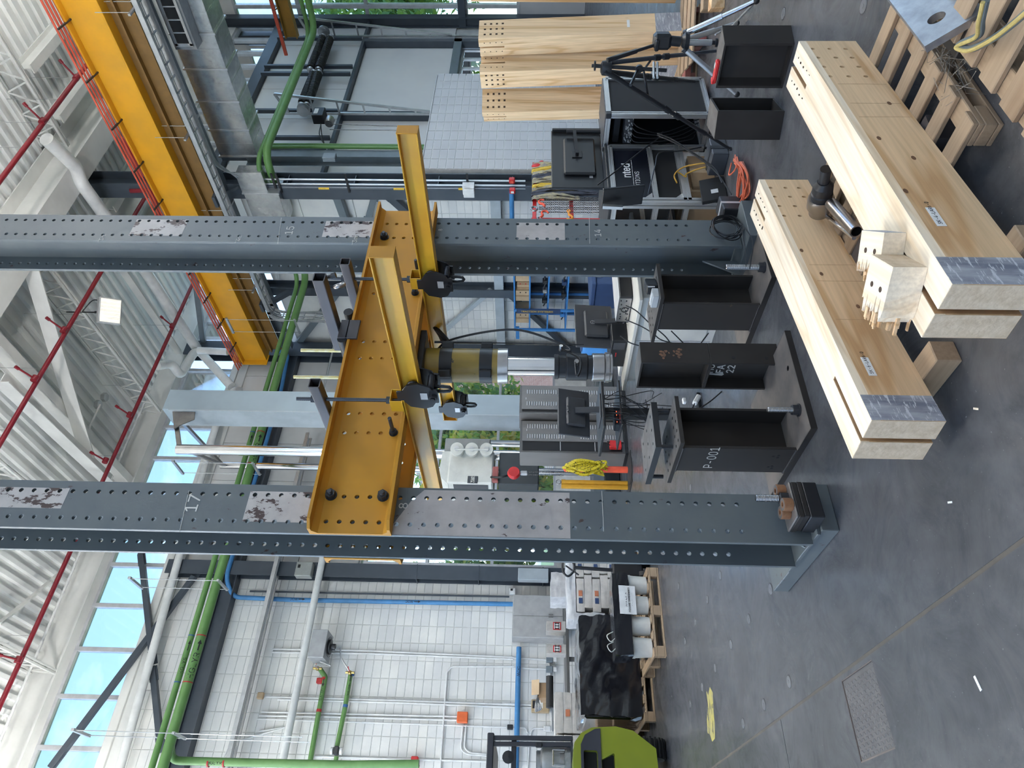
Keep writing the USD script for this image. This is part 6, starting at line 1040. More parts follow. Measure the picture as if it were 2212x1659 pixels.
t = thing('paper_stack', 'pile of white papers on the desk beside the black computer', 'paper', (4.3, 5.3, .75)); obj('sheets', G().box(4.32, 4.5, 5.44, 5.6, .751, .775, .001), paper, t); obj('top_sheet', G().ob((4.41, 5.52, .777), (nrm((1, .1, 0)), nrm((-.1, 1, 0)), ez), (.19, .15, .002)), paper, t)
t = thing('side_desk', 'tall black stand desk with cables under the maker-lettered monitor', 'desk', (3.85, 5.6, 0)); obj('top', G().box(3.55, 4.15, 5.35, 5.9, .965, .99, .005), blackp, t); obj('post', G().box(3.82, 3.90, 5.55, 5.65, .02, .965, .005), blackmet, t); obj('foot', G().box(3.6, 4.1, 5.55, 5.65, 0, .03, .005), blackmet, t); obj('shelf', G().box(3.6, 4.12, 5.4, 5.85, .80, .815, .003), blackp, t)
for k in range(12): a = A3(3.7+.05*(k % 6), 5.42, .96); obj('cable', G().tube(spline([a, a+RNG.normal(0, .05, 3)-ez*.15, a+RNG.normal(0, .07, 3)-ez*.33, a+RNG.normal(0, .1, 3)-ez*.5]), .004, 5), cable, t)
t = thing('relay_unit', 'black wired unit with small red lights under the side desk', 'unit', (3.9, 5.7, .62)); c = at(1334, 906, 'Y', 5.6); obj('case', G().ob(c, np.eye(3), (.2, .12, .07), .006), blackp, t)
for k in range(8): obj('indicator', G().ob(c+A3(-.07+.04*(k % 4), -.062, .015-.03*(k//4)), np.eye(3), (.012, .003, .006)), M('red_light', (.6, .03, .02), .4, emit=((1, .08, .03), 3.0)) if 'red_light' not in MATS else MATS['red_light'], t, smooth=False)
t = thing('power_strip', 'white power strip with plugs hanging by the desk foot', 'power strip', tuple(at(1490, 866, 'Y', 4.9))); a, b = at(1510, 855, 'Y', 4.9), at(1500, 872, 'Y', 4.9); obj('strip', G().bar(a, b, .05, .04, b=.008), paper, t); obj('plug', G().ob(at(1478, 866, 'Y', 4.9), np.eye(3), (.05, .04, .03), .006), paper, t); obj('lead', G().tube(spline([b, at(1495, 890, 'Y', 4.9), at(1530, 870, 'Y', 4.9), at(1560, 845, 'Y', 4.9)]), .006, 6), cable, t)
# loose cables from the desk to the pedestals
for i, pts in enumerate(([(1350, 690), (1385, 705), (1410, 720), (1430, 735), (1470, 745)], [(1352, 660), (1375, 672), (1405, 700), (1440, 730), (1465, 770), (1490, 800)], [(1340, 725), (1360, 740), (1385, 748)], [(1450, 715), (1475, 740), (1490, 755), (1520, 760)], [(1530, 720), (1512, 745), (1500, 770)])):
    obj('desk_cable', G().tube(spline([at(*q, 'Y', 4.28) for q in pts]), .005, 6), cable, label='thin black cable drooping from the desk computers behind the right pedestal', cat='cable', group='cables drooping from the desk')
# louvred cabinets
def louvred(label, x0, x1, y0, y1, h, gap):
    t = thing('server_cabinet', label, 'cabinet', (x0, y0, 0)); obj('frame', G().box(x0, x1, y0+.02, y1, .03, h, .006), cabdark, t); obj('side_panel', G().box(x0-.012, x0, y0+.02, y1, .05, h-.01, .003), cabgrey, t); obj('opening', G().box(x0+.03, x0+gap, y0+.012, y0+.02, .1, h-.05), void, t, smooth=False); obj('plinth', G().box(x0-.02, x1+.02, y0-.02, y1+.02, 0, .05, .004), void, t)
    dr_ = obj('louvred_door', G().box(x0+gap, x1-.02, y0-.005, y0+.018, .07, h-.04, .003), cabgrey, t); n = 0
    for u in (.22, .72):
        for z0 in (.16, .16+h*.5):
            for k in range(16): z = z0+k*.042*h/1.85; xx = x0+gap+(x1-.02-x0-gap)*u; obj('louvre', G().ob((xx, y0-.008, z), (ex, nrm((0, 1, .5)), nrm((0, -.5, 1))), (.085, .012, .018), .003), labelgrey, dr_) if n < 300 else None; n += 1
    obj('badge', G().box(x0+gap+.2, x0+gap+.24, y0-.008, y0-.004, h-.12, h-.11), labelgrey, t)
    for z in (h*.3, h*.62): obj('shelf', G().box(x0+.03, x0+gap, y0+.008, y0+.02, z, z+.012), lightgrey, t, smooth=False)
    return t
c2_ = louvred('left grey server cabinet with louvred door and open slot, beside the red stanchion', 6.19, 6.83, 10.15, 10.62, 1.85, .21)
louvred('right grey server cabinet with louvred door partly behind the desk monitors', 6.88, 7.48, 9.98, 10.5, 1.87, .07)
t = thing('red_toolbox', 'small red case on the cabinet floor with tangled leads', 'case', (6.25, 10.1, .1)); obj('case', G().box(6.24, 6.38, 10.05, 10.14, .12, .32, .008), red, t); obj('handle', G().tube([(6.28, 10.05, .32), (6.28, 10.03, .36), (6.34, 10.03, .36), (6.34, 10.05, .32)], .008, 6), blackp, t)
# stanchion with tape, yellow post, mats
q = at(1362, 1015, 'Z', 0); t = thing('stanchion', 'red stanchion post draped with yellow caution tape by the server cabinet', 'post', tuple(q)); obj('tube', G().lathe([(0, .0), (.055, 0), (.055, 1.05), (.05, 1.09), (.02, 1.11), (0, 1.11)], q), redorange, t); obj('base', G().lathe([(0, 0), (.24, 0), (.24, .02), (.08, .05), (0, .05)], q, n=24), rubber, t)
t = thing('caution_tape', 'bundle of yellow caution tape with black print hung on the red stanchion', 'tape', tuple(q+ez*.9)); r9 = np.random.default_rng(3)
for k in range(18):
    a = q+A3(-.03, -.06, 1.07)+r9.normal(0, .02, 3); l = r9.uniform(.35, .72); m_ = a+A3(r9.uniform(-.16, .12), -.04, -l*.5); b = a+A3(r9.uniform(-.12, .16), -.03, -l); P = spline([a, m_, b, a+A3(r9.uniform(.02, .12), -.05, -l*.45), a], 6)
    g = G(); P = np.array(P); wv = A3(.02, 0, .006)
    g.add(np.vstack([P-wv, P+wv]), np.array([[i, i+1, len(P)+i+1, len(P)+i] for i in range(len(P)-1)])); obj('loop', g, tape_y, t)
q = at(1357, 1044, 'Z', 0); t = thing('yellow_post', 'slim yellow post pair with wire loop right of the left column', 'post', tuple(q)); obj('tube', G().cyl(q, q+ez*1.13, .04, 14).cyl(q+A3(-.07, .02, 0), q+A3(-.07, .02, 1.13), .04, 14), yelpost, t); obj('collar', G().cyl(q+ez*1.06, q+ez*1.13, .046, 14), yelpost, t); obj('wire_loop', G().torus(q+A3(0, 0, 1.18), ey, .04, .008, 16, 6), steel, t)
obj('floor_mat', G().ext(Polygon([(5.55, 9.95), (6.1, 9.9), (6.15, 10.5), (5.5, 10.55)]), (0, 0, 0), ex, ey, .012), rubber, label='black rubber mat under the stanchions', cat='mat'); obj('cardboard_sheet', G().box(5.45, 5.62, 10.75, 11.0, 0, .02, .003), cardlt, label='flat pale cardboard sheet behind the yellow post', cat='cardboard')
# big load frame
t = thing('load_frame', 'tall light blue-grey machine column with chrome posts of a large load frame', 'test machine', (8.45, 12.2, 0))
obj('box_column', G().box(8.19, 8.72, 12.0, 12.55, 0, 9.5, .012), M('frame_bluegrey', (.34, .41, .45), .45, scale=1.5, col2=(.30, .36, .40)), t); obj('edge_plate', G().box(8.16, 8.19, 11.98, 12.57, 0, 9.35, .004), ltsteel, t)
obj('chrome_column', G().cyl((7.21, 12.0, 0), (7.21, 12.0, 8.85), .105, 24), chrome, t); obj('chrome_column', G().cyl((8.57, 15.0, 0), (8.57, 15.0, 9.4), .085, 24), chrome, t); obj('chrome_column', G().cyl((7.86, 12.6, 0), (7.86, 12.6, 3.34), .075, 24), chrome, t); obj('column_collar', G().cyl((7.86, 12.6, 3.1), (7.86, 12.6, 3.36), .09, 24), steel, t)
for a, b in (((7.21, 12.0, 8.8), (8.2, 12.2, 9.3)), ((7.21, 12.0, 8.7), (8.57, 15, 9.3)), ((8.3, 12.3, 9.4), (8.57, 15, 9.35))): obj('top_tie', G().bar(a, b, .06, .09, b=.006), steel, t)
obj('bracket_plate', G().ext(Polygon([(0, 0), (.5, .2), (.5, -.3), (.25, -.35), (.1, -.1)]), (7.72, 12.05, 9.1), ex, ez, .02), platesteel, t)
t = thing('test_head', 'cream machine head with three round flanges and MTS plate behind the left column', 'test machine', (6.8, 11.6, 2.2)); c = A3(6.78, 11.6, 2.8)
obj('body', G().box(6.26, 6.98, 11.45, 12.2, 2.36, 3.22, .03), mtswhite, t); obj('upper_body', G().ext(Polygon([(0, 0), (.72, 0), (.72, .16), (.2, .2)]), (6.26, 11.5, 3.2), ex, ez, -.6), mtswhite, t); obj('side_dark_sheet', G().box(6.25, 6.262, 11.5, 12.1, 2.45, 3.1), greyp, t); obj('manifold', G().box(6.98, 7.32, 11.55, 11.95, 2.45, 3.34, .02), M('machine_grey', (.24, .245, .235), .5), t)  # includes a dark grey sheet on the side of the cream body
for z in (2.50, 2.78, 3.06): obj('round_flange', G().lathe([(0, .16), (.125, .16), (.13, .15), (.13, .02), (.12, 0), (0, 0)], (6.95, 11.42, z), nrm((-.35, -1, 0)), 28), mtswhite, t); obj('flange_cap', G().lathe([(0, 0), (.05, 0), (.05, .03), (0, .03)], A3(6.95, 11.42, z)+nrm((-.35, -1, 0))*.16, nrm((-.35, -1, 0)), 16), lightgrey, t)
obj('flange_bar', G().bar((6.87, 11.24, 2.46), (6.87, 11.24, 3.1), .02, .03), mtswhite, t)
lp = at(1021, 1036, 'Y', 11.44); bz_ = obj('logo_plate', G().ob(lp, np.eye(3), (.15, .004, .19), .001), blackp, t); obj('logo_bars', G().box(lp[0]-.065, lp[0]+.065, 11.434, 11.437, lp[2]-.085, lp[2]-.045).box(lp[0]-.065, lp[0]+.065, 11.434, 11.437, lp[2]+.045, lp[2]+.085), greyp, bz_, smooth=False); obj('logo_letters', G().box(lp[0]-.068, lp[0]+.068, 11.4345, 11.4368, lp[2]-.035, lp[2]+.035), mtswhite, bz_, smooth=False); obj('letters', G().text('MTS', .05, (lp[0], 11.434, lp[2]-.025), ex, ez, .001, True, True), ink, t, smooth=False)
obj('red_guard', G().box(6.30, 6.62, 11.42, 11.5, 2.26, 2.37, .01), M('guard_red', (.30, .08, .07), .5), t); obj('lower_block', G().box(6.28, 6.98, 11.5, 12.1, 1.5, 2.26, .02), M('machine_charcoal', (.035, .04, .042), .5), t); obj('hydraulic_lines', G().tube(spline([(6.4, 11.45, 2.4), (6.35, 11.35, 2.2), (6.45, 11.4, 2.0)]), .02, 8), cable, t); obj('base', G().box(6.1, 8.9, 11.3, 13.2, .0, .3, .02), MATS['machine_charcoal'], t)
t = thing('chain_hoist', 'red chain hoist with hanging chain behind the left column', 'hoist', tuple(at(1110, 1022, 'Y', 11.0))); c = at(1110, 1022, 'Y', 11.0); obj('body', G().lathe([(0, -.06), (.10, -.06), (.12, 0), (.10, .06), (0, .06)], c, ey, 18), red, t); obj('hook_block', G().ob(at(1132, 1022, 'Y', 11.0), np.eye(3), (.09, .06, .14), .02), labelgrey, t)
g = G()
for k in range(44):
    p = c+A3(.03*(-1)**k, 0, -.15-.035*(k//2)*1.0); g.torus(p, ex if (k//2) % 2 else ey, .012, .004, 8, 4)
obj('chain', g, chainm, t)
# rack with slings and chains
t = thing('sling_rack', 'red steel storage rack for slings and chains by the dark column', 'rack', (12, 9.4, 0)); rx0, rx1, ry = 11.15, 13.0, 9.3
for x in (rx0, rx1): obj('upright', G().box(x-.04, x+.04, ry-.04, ry+.04, 0, 1.72, .005), red, t)
for z in (.12, 1.66, .9): obj('rail', G().box(rx0, rx1, ry-.035, ry+.035, z-.04, z+.04, .005), red, t)
for x in (rx0, rx1): obj('foot', G().box(x-.06, x+.06, ry-.5, ry+.5, 0, .07, .005), red, t)
r8 = np.random.default_rng(12)
def hang(name, label, cat, u, mat, w, l, grp, seed, y=ry-.08):
    q = np.random.default_rng(seed); x = rx0+u; t2 = thing(name, label, cat, (x, y, 1.66), group=grp)
    for k in range(3):
        dx = q.uniform(-.05, .05); P = np.array(spline([(x+dx, y+.06, 1.70), (x+dx-.02, y-.05, 1.68), (x+dx+q.uniform(-.04, .04), y-.05-.03*k, 1.66-l*.5), (x+dx+q.uniform(-.05, .05), y-.02, 1.66-l), (x+dx+w*.6, y+.02, 1.66-l*.5), (x+dx+.02, y+.06, 1.68)], 5)); wv = A3(w/2, 0, 0)*np.ones((len(P), 1)); wv[:, 1] = q.normal(0, .01, len(P)); g = G(); n = len(P)
        g.add(np.vstack([P-wv, P+wv, P+wv+A3(0, .012, 0), P-wv+A3(0, .012, 0)]), np.array([[i+o*n, i+1+o*n, i+1+((o+1) % 4)*n, i+((o+1) % 4)*n] for i in range(n-1) for o in range(4)])); obj('loop', g, mat, t2)
for k in range(11): hang('webbing_sling', 'tan or dark webbing sling hanging in loops from the red rack', 'sling', .62+k*.11, (sling, slingd, sling, slingy, sling)[k % 5], .07, r8.uniform(.8, 1.35), 'webbing slings on the red rack', 60+k)
for j in range(7):
    x = rx0+.14+.075*j; t2 = thing('lifting_chain', 'steel lifting chain hanging from the red rack beside the slings', 'chain', (x, ry-.1, 1.6), group='lifting chains on the red rack'); g = G()
    for k in range(30): g.torus((x+.004*math.sin(k), ry-.10-.01*(j % 2), 1.55-.043*k), ex if k % 2 else ey, .019, .0065, 8, 4)
    obj('links', g, chainm, t2)
def hook(label, q, m, rot, s):
    p = at(*q, 'Y', 9.1); t2 = thing('lifting_hook', label, 'hook', tuple(p)); P = [A3(0, 0, .14), A3(0, 0, .05), A3(.05, 0, 0), A3(.06, 0, -.06), A3(.0, 0, -.10), A3(-.06, 0, -.07)]; c, n = math.cos(rot), math.sin(rot)
    P = [p+A3(a[0]*c-a[2]*n, 0, a[0]*n+a[2]*c)*s for a in P]; obj('hook', G().tube(spline(P, 6), np.linspace(.028, .018, 31)*s, 10), m, t2); obj('eye', G().torus(P[0]+nrm(P[0]-P[1])*.03*s, ey, .035*s, .013*s, 16, 8), m if s < 1 else steel, t2)
hook('upper coral red lifting hook on the red rack', (1172, 438), redorange, 1.9, 1.0); hook('lower coral red lifting hook on the red rack by the steel shackle', (1175, 462), redorange, 1.0, 1.0); hook('orange lifting hook low on the red rack', (1230, 467), orange, -1.5, .95)
obj('shackle', G().torus(at(1154, 451, 'Y', 9.1), ey, .06, .02, 20, 8), steel, label='grey steel shackle ring on the red rack', cat='shackle'); obj('gloves', G().sph(at(1160, 360, 'Y', 9.2), (.08, .07, .12)).sph(at(1170, 352, 'Y', 9.2), (.06, .05, .06)), red, label='red work gloves on top of the sling rack', cat='gloves')
# blue shelf rack with boxes and tools
t = thing('shelf_rack', 'blue steel shelf rack against the white wall behind the right column', 'rack', (13.4, 14, 0)); sx0, sx1, sy0, sy1 = 13.3, 13.95, 12.6, 15.1
for y in (sy0, 14.28, sy1):
    for x in (sx0, sx1): obj('upright', G().box(x-.03, x+.03, y-.04, y+.04, 0, 2.2, .004), bluerack, t)
for z in (.75, 1.27, 1.78, 2.2): obj('shelf', G().box(sx0, sx1, sy0, sy1, z-.045, z-.005, .004), bluerack, t)
lb = obj('sign_beam', G().box(sx0-.05, sx0-.02, 14.2, 14.36, .9, 2.12, .003), bluedk, t); obj('lettering', G().text('TRACTION SYSTEMES', .06, (sx0-.0505, 14.31, 2.0), -ez, -ey, .0006, True), tagm, lb, smooth=False)
obj('arm_upright', G().box(13.28, 13.34, 15.0, 15.5, 2.05, 2.15, .004), bluerack, t)
for i, (y0, y1) in enumerate(((12.75, 13.2), (13.22, 13.52), (13.55, 13.95), (14.45, 14.85))):
    t2 = thing('cardboard_box', ['pale carton with print, rightmost on the top blue shelf', 'brown carton with red mark on the top blue shelf', 'pale carton left of the brown one on the top blue shelf', 'pale carton left of the blue lettered beam on the top shelf'][i], 'box', (13.5, y0, 1.8)); obj('body', G().box(13.34, 13.8, y0, y1, 1.775, 2.14 if i != 1 else 2.1, .005), card if i == 1 else cardlt, t2); obj('tape', G().box(13.338, 13.805, (y0+y1)/2-.025, (y0+y1)/2+.025, 1.78, 2.142 if i != 1 else 2.102), cardlt if i == 1 else card, t2)
    for z in (1.85, 2.0): obj('printed_mark', G().box(13.3365, 13.339, y0+.05, y0+.09, z, z+.03), red if i == 1 else ink, t2, smooth=False)
r7 = np.random.default_rng(31)
def tool_pile(label, y, z, m, k):
    t2 = thing('hand_tool', label, 'tool', (13.5, y, z), group=None); a = A3(13.42, y, z+.045)
    obj('body', G().ob(a+ez*.03, np.eye(3), (.16, .12, .14), .02), m, t2); obj('handle', G().cyl(a+A3(-.02, .05, .0), a+A3(-.06, .16, .06), .02, 8), blackp, t2); obj('nozzle', G().lathe([(0, 0), (.03, 0), (.02, .1), (0, .1)], a+A3(0, -.06, .04), -ey, 10), blackmet, t2)
for i, (y, z, m, lb) in enumerate(((12.85, 1.27, red, 'red tool at the right end of the middle blue shelf'), (13.25, 1.27, blackmet, 'dark grease gun like tool on the middle blue shelf'), (13.6, 1.27, steel, 'steel fitting tool on the middle blue shelf'), (14.0, 1.27, blackp, 'black tool left on the middle blue shelf'), (12.95, .75, blackmet, 'dark vise like tool at the right of the lower blue shelf'), (13.3, .75, bluedk, 'blue drill tool on the lower blue shelf'), (13.75, .75, blackp, 'black drill tool on the lower blue shelf'), (14.55, .75, bluerack, 'blue and black tool beside the lettered beam'))): tool_pile(lb, y, z, m, i)
t = thing('storage_bin', 'dark blue storage bin with lid on the floor before the blue rack', 'bin', (9.4, 9.1, 0)); a = at(1352, 612, 'Z', 0); obj('body', G().box(9.0, 9.9, 8.95, 9.6, .05, .52, .015), bluedk, t); obj('lid', G().box(8.98, 9.92, 8.93, 9.62, .52, .60, .012), bluedk, t)
for x in (9.2, 9.7): obj('latch', G().box(x-.03, x+.03, 8.92, 8.95, .42, .56, .004), lightgrey, t)
obj('floor_light_patch', G().box(0, .001, 0, .001, -.25, -.24), mortar) if False else None
t = thing('blue_barrel', 'lighter blue plastic drum behind the round-ringed monitor', 'drum', (7.4, 8.6, 0)); obj('drum', G().lathe([(0, 0), (.28, 0), (.3, .05), (.3, .3), (.31, .32), (.3, .34), (.3, .8), (.28, .86), (0, .86)], (7.3, 8.5, 0)), bluerack, t); obj('lid', G().lathe([(0, 0), (.2, 0), (.2, .02), (0, .02)], (7.3, 8.5, .86)), bluedk, t)
# pallets with bags and wrapped goods on the left
pallet('light wooden pallet carrying white buckets under the black wrapped bundle', (2.42, 8.57, 0), 0.0, 1.1, 1.0, .15, 6, pallet_w, pallet_y, .10)
for i in range(4):
    x = 2.56+.26*i; t = thing('bucket', f'white bucket under the black bundle, {["leftmost", "second from the left", "third from the left", "rightmost"][i]} of four', 'bucket', (x, 8.74, .15)); obj('tub', G().lathe([(0, 0), (.11, 0), (.122, .2), (.128, .2), (.128, .225), (0, .225)], (x, 8.74, .151)), drumw, t); obj('lid', G().lathe([(0, .226), (.126, .226), (.126, .236), (0, .236)], (x, 8.74, .151)), drumw, t)
def lumpy(x0, x1, y0, y1, z0, z1, seed, amp=.03, top=.06, n=4):
    m = trimesh.creation.box((1, 1, 1)); 
    for _ in range(n): m = m.subdivide()
    v = np.array(m.vertices); p = v*2; r = np.abs(p).max(1, keepdims=True); e = np.sign(p)*np.abs(p)**1.0; nn = p/np.maximum(np.linalg.norm(p, axis=1, keepdims=True), 1e-6)
    v = e/2*(1-.05*(np.linalg.norm(p, axis=1, keepdims=True)-1)**2); s = A3(x1-x0, y1-y0, z1-z0); w = v*s+A3((x0+x1)/2, (y0+y1)/2, (z0+z1)/2); d = meshkit.fbm(w*A3(5, 5, 9)+seed, 3, seed)-.5
    w = w+nn*d[:, None]*amp*2.0; w[:, 2] = np.maximum(w[:, 2], z0); return w, m.faces
t = thing('wrapped_bundle', 'long bundle in black stretch wrap lying on the white buckets, with a paper sign', 'bundle', (2.9, 8.75, .4)); obj('wrap', lumpy(2.42, 3.45, 8.58, 8.95, .388, .60, 4, .02), wraps, t, smooth=50); sg_ = obj('sign_sheet', G().ob((3.09, 8.570, .42), (ex, nrm((0, 1, .12)), nrm((0, -.12, 1))), (.36, .004, .21)), paper, t, smooth=False)
for i, (s, h, z) in enumerate((('ARGILITE D', .028, .475), ('30 X 1,5" X', .024, .43), ('POUDRE DARDENNES', .022, .39), ('- - - - - - - -', .016, .355))): obj('sign_text', G().text(s, h, (3.09, 8.5655+.0, z), ex, ez, .0004, True, True), ink, sg_, smooth=False)
for x in (2.5, 2.62): obj('bucket_handle', G().tube(spline([(x, 8.6, .60), (x-.05, 8.56, .66), (x+.02, 8.56, .70), (x+.08, 8.6, .62)]), .006, 6), drumw, t)
pallet('weathered pallet under the large black wrapped load', (1.93, 9.72, 0), 0.0, 1.4, 1.2, .14, 7, pallet_w, pallet_y, .11)
t = thing('wrapped_load', 'large load in shiny black stretch wrap on the weathered pallet', 'load', (2.7, 10.3, .14)); obj('wrap', lumpy(1.98, 3.3, 9.76, 10.85, .142, .96, 8, .045), wraps, t, smooth=50); obj('flap', G().box(1.96, 2.02, 9.8, 10.7, .3, .9, .02), wraps, t)
def bag(g, x, y, z, w=.50, d=.36, h=.11, seed=0):
    v, f = lumpy(x-w/2, x+w/2, y-d/2, y+d/2, z, z+h, seed, .012, n=3); g.add(v, f); return g
pallet('pallet under the stack of cement bags in clear wrap', (3.35, 9.95, 0), 0.0, 1.2, 1.0, .13, 6, pallet_w, pallet_y, .1)
k = 0
for lv in range(7):
    for i in range(2):
        x = 3.66+.52*i+(.06 if lv % 2 else 0); z = .132+lv*.118; t = thing('cement_bag', 'grey cement bag with orange print in the stack on the wrapped pallet', 'bag', (x, 10.2, z), group='cement bags stacked in clear wrap'); g = bag(G(), x, 10.2, z, .5, .42, .116, 20+k); obj('sack', g, bagm, t, smooth=50)
        if lv % 2 == 0: obj('print', G().box(x-.02, x+.06, 9.978, 9.986, z+.03, z+.085), bago, t, smooth=False); obj('print', G().box(x-.13, x-.05, 9.978, 9.986, z+.03, z+.085), bluedk, t, smooth=False)
        k += 1
t = thing('wrap_cover', 'crumpled clear plastic wrap over the cement bags', 'plastic wrap', (3.9, 10.2, 1.0)); obj('film', lumpy(3.30, 4.40, 10.0, 10.45, .965, 1.09, 5, .03), wrapc, t, smooth=50); obj('film_skirt', lumpy(3.29, 3.40, 9.99, 10.4, .55, 1.0, 6, .02), wrapc, t, smooth=50)
t = thing('wrapped_carton', 'white plastic wrapped carton on the far side behind the left column', 'carton', tuple(at(1205, 1262, 'Y', 12.0))); a, b = at(1190, 1235, 'Y', 12.0), at(1226, 1290, 'Y', 12.0); obj('body', lumpy(b[0], a[0], 12, 12.6, b[2], a[2], 3, .02), wrapc, t, smooth=50); obj('support', G().box(b[0]+.05, a[0]-.05, 12.1, 12.5, 0, b[2], .01), card, t)
t = thing('shelf_bench', 'dark low shelf bench along the block wall behind the wrapped load', 'bench', (4, 15.5, 0)); obj('top', G().box(2.2, 6.2, 15.2, 16.2, .78, .84, .004), cabdark, t)
for x in (2.3, 4.2, 6.1): obj('leg', G().box(x-.04, x+.04, 15.25, 15.33, 0, .78, .004), cabdark, t)
for i, (q0, q1, lb) in enumerate((((1217, 1345), (1248, 1368), 'bundle of papers with red-edged labels on the bench above the black load'), ((1220, 1395), (1246, 1416), 'red-edged label card standing left on the bench above the black load'))):
    a, b = at(*q0, 'Y', 15.3), at(*q1, 'Y', 15.3); t = thing('label_stack', lb, 'papers', tuple(b)); obj('stack', G().box(b[0], a[0], 15.2, 15.5, .842, .842+.42, .006), bagm, t); obj('label', G().box(b[0]+.03, a[0]-.03, 15.19, 15.198, .95, 1.12), red, t, smooth=False); obj('label_face', G().box(b[0]+.05, a[0]-.05, 15.186, 15.19, .97, 1.10), paper, t, smooth=False); obj('label_text', G().text('III', .09, ((a[0]+b[0])/2, 15.185, .99), ex, ez, .001, True, True), ink, t, smooth=False)
pallet('low pallet under the bagged stack at the far left by the wall', (1.5, 11.9, 0), 0.0, 1.5, 1.0, .13, 6, pallet_w, pallet_y, .1)
k = 0
for lv in range(8):
    for i in range(2):
        x = 1.85+.62*i; z = .132+lv*.135; t = thing('cement_bag', 'pale cement bag with faded orange print in the far left stack', 'bag', (x, 12.2, z), group='pale bags stacked at the far left'); obj('sack', bag(G(), x, 12.2, z, .6, .5, .133, 70+k), bagm, t, smooth=50)
        if lv % 2 == 0: obj('print', G().box(x-.06, x+.04, 11.938, 11.948, z+.03, z+.10), bago, t, smooth=False)
        k += 1
t = thing('roll_of_felt', 'dark rolled sheet lying on top of the far left bag stack', 'roll', tuple(at(1225, 1495, 'Y', 12.1))); a, b = at(1224, 1462, 'Y', 12.05), at(1226, 1530, 'Y', 12.05); a[2] = b[2] = 1.29; obj('roll', G().cyl(a, b, .06, 16), rubber, t); obj('core', G().cyl(b, b-A3(.004, 0, 0), .03, 12), void, t)
t = thing('cardboard_box', 'open cardboard box with printed flap on the bag stack by the wall', 'box', tuple(at(1220, 1495, 'Y', 12.4))); a, b = at(1222, 1476, 'Y', 12.3), at(1200, 1508, 'Y', 12.3); z0 = 1.25; obj('body', G().box(b[0], a[0], 12.3, 12.65, z0, z0+.22, .004), card, t); obj('flap', G().ob(((a[0]+b[0])/2+.04, 12.29, z0+.27), (ex, nrm((0, 1, -.5)), nrm((0, .5, 1))), (a[0]-b[0], .006, .14)), cardlt, t)
t = thing('cable_coil', 'coil of grey cable heaped beside the open cardboard box', 'coil', tuple(at(1195, 1508, 'Y', 12.4))); c = at(1196, 1506, 'Y', 12.4); c[2] = 1.44
for k in range(5): obj('turn', G().torus(c+A3(-.1, 0, .012*k), nrm((.1*k-.2, .15, 1)), .10+.008*k, .008, 20, 6), galv2, t)
t = thing('cardboard_box', 'brown cardboard cartons beside the forklift wheel, larger one', 'box', tuple(at(1350, 1530, 'Z', 0))); c = A3(1.75, 11.3, 0); obj('body', G().box(1.62, 2.12, 11.1, 11.5, .14, .62, .006), card, t); obj('tape', G().box(1.84, 1.90, 11.095, 11.505, .14, .623), cardlt, t); obj('support', G().box(1.6, 2.15, 11.1, 11.5, 0, .135, .006), cardlt, t)
t = thing('cardboard_box', 'smaller brown carton leaning at the forklift side', 'box', (1.5, 10.9, 0)); obj('body', G().box(1.55, 1.85, 10.75, 11.0, 0, .42, .006), card, t); obj('tape', G().box(1.68, 1.72, 10.745, 11.005, 0, .423), cardlt, t)
# hand pallet truck behind the left column
t = thing('pallet_truck', 'black hand pallet truck with loop handle behind the left column foot', 'pallet truck', (4.6, 9.3, 0)); H = lambda x, y: at(x, y, 'Y', 9.2)
obj('handle', G().tube(bent([H(1215, 1212), H(1215, 1235), H(1226, 1247), H(1240, 1235), H(1240, 1215), H(1226, 1203), H(1216, 1210)], .06), .016, 8), blackp, t); obj('mast', G().cyl(H(1240, 1226), H(1330, 1232), .025, 10), blackmet, t); obj('brace', G().cyl(H(1222, 1222), H(1250, 1242), .012, 8), blackmet, t); a = H(1330, 1232); obj('pump', G().box(a[0]-.12, a[0]+.12, 9.1, 9.35, .1, a[2]+.05, .02), blackmet, t); obj('fork', G().box(a[0]-.25, a[0]-.1, 9.2, 10.3, .08, .14, .01).box(a[0]+.1, a[0]+.25, 9.2, 10.3, .08, .14, .01), M('truck_dark', (.05, .045, .04), .5), t)
for s in (-.08, .08): obj('wheel', G().cyl((a[0]+s-.03, 9.15, .09), (a[0]+s+.03, 9.15, .09), .09, 16), rubber, t)
# forklift at the left edge
t = thing('forklift', 'green and black forklift seen from behind at the left picture edge', 'forklift', (1.0, 9.6, 0)); fx = 1.69
rear = [(-.2, 1.12), (1.35, 1.12), (1.52, 1.10), (1.62, 1.02), (1.68, .9), (1.70, .62), (1.66, .42), (1.48, .17), (1.2, .16), (-.2, .16)]
win = unary_union([sbox(1.05, .86, 1.42, .98).buffer(.02), Polygon([(1.0, .66), (1.40, .66), (1.34, .78), (1.0, .78)]).buffer(.015), sbox(1.12, .44, 1.26, .54)])
obj('counterweight', G().ext(Polygon(rear).buffer(-.01).buffer(.01).difference(win), (0, 9.0, 0), ex, ez, .12), fork_g, t, smooth=40); obj('body', G().ext(Polygon([(x-.02, z) for x, z in rear]), (0, 10.6, 0), ex, ez, 1.58), fork_g, t, smooth=40); obj('recess', G().box(.9, 1.45, 8.995, 9.02, .4, 1.0), void, t, smooth=False)
obj('dark_band', G().ext(Polygon([(-.2, 1.03), (1.5, 1.03), (1.60, .98), (1.665, .86), (1.67, .80), (-.2, .80)]).difference(win), (0, 8.881, 0), ex, ez, .012), forkblk, t)
for y in (9.3,): obj('rear_tyre', G().lathe([(.0, -.11), (.15, -.11), (.26, -.10), (.27, -.08), (.27, .08), (.26, .10), (.15, .11), (0, .11)], (1.52, y, .272), (1, 0, 0), 32), rubber, t); g = G(); 
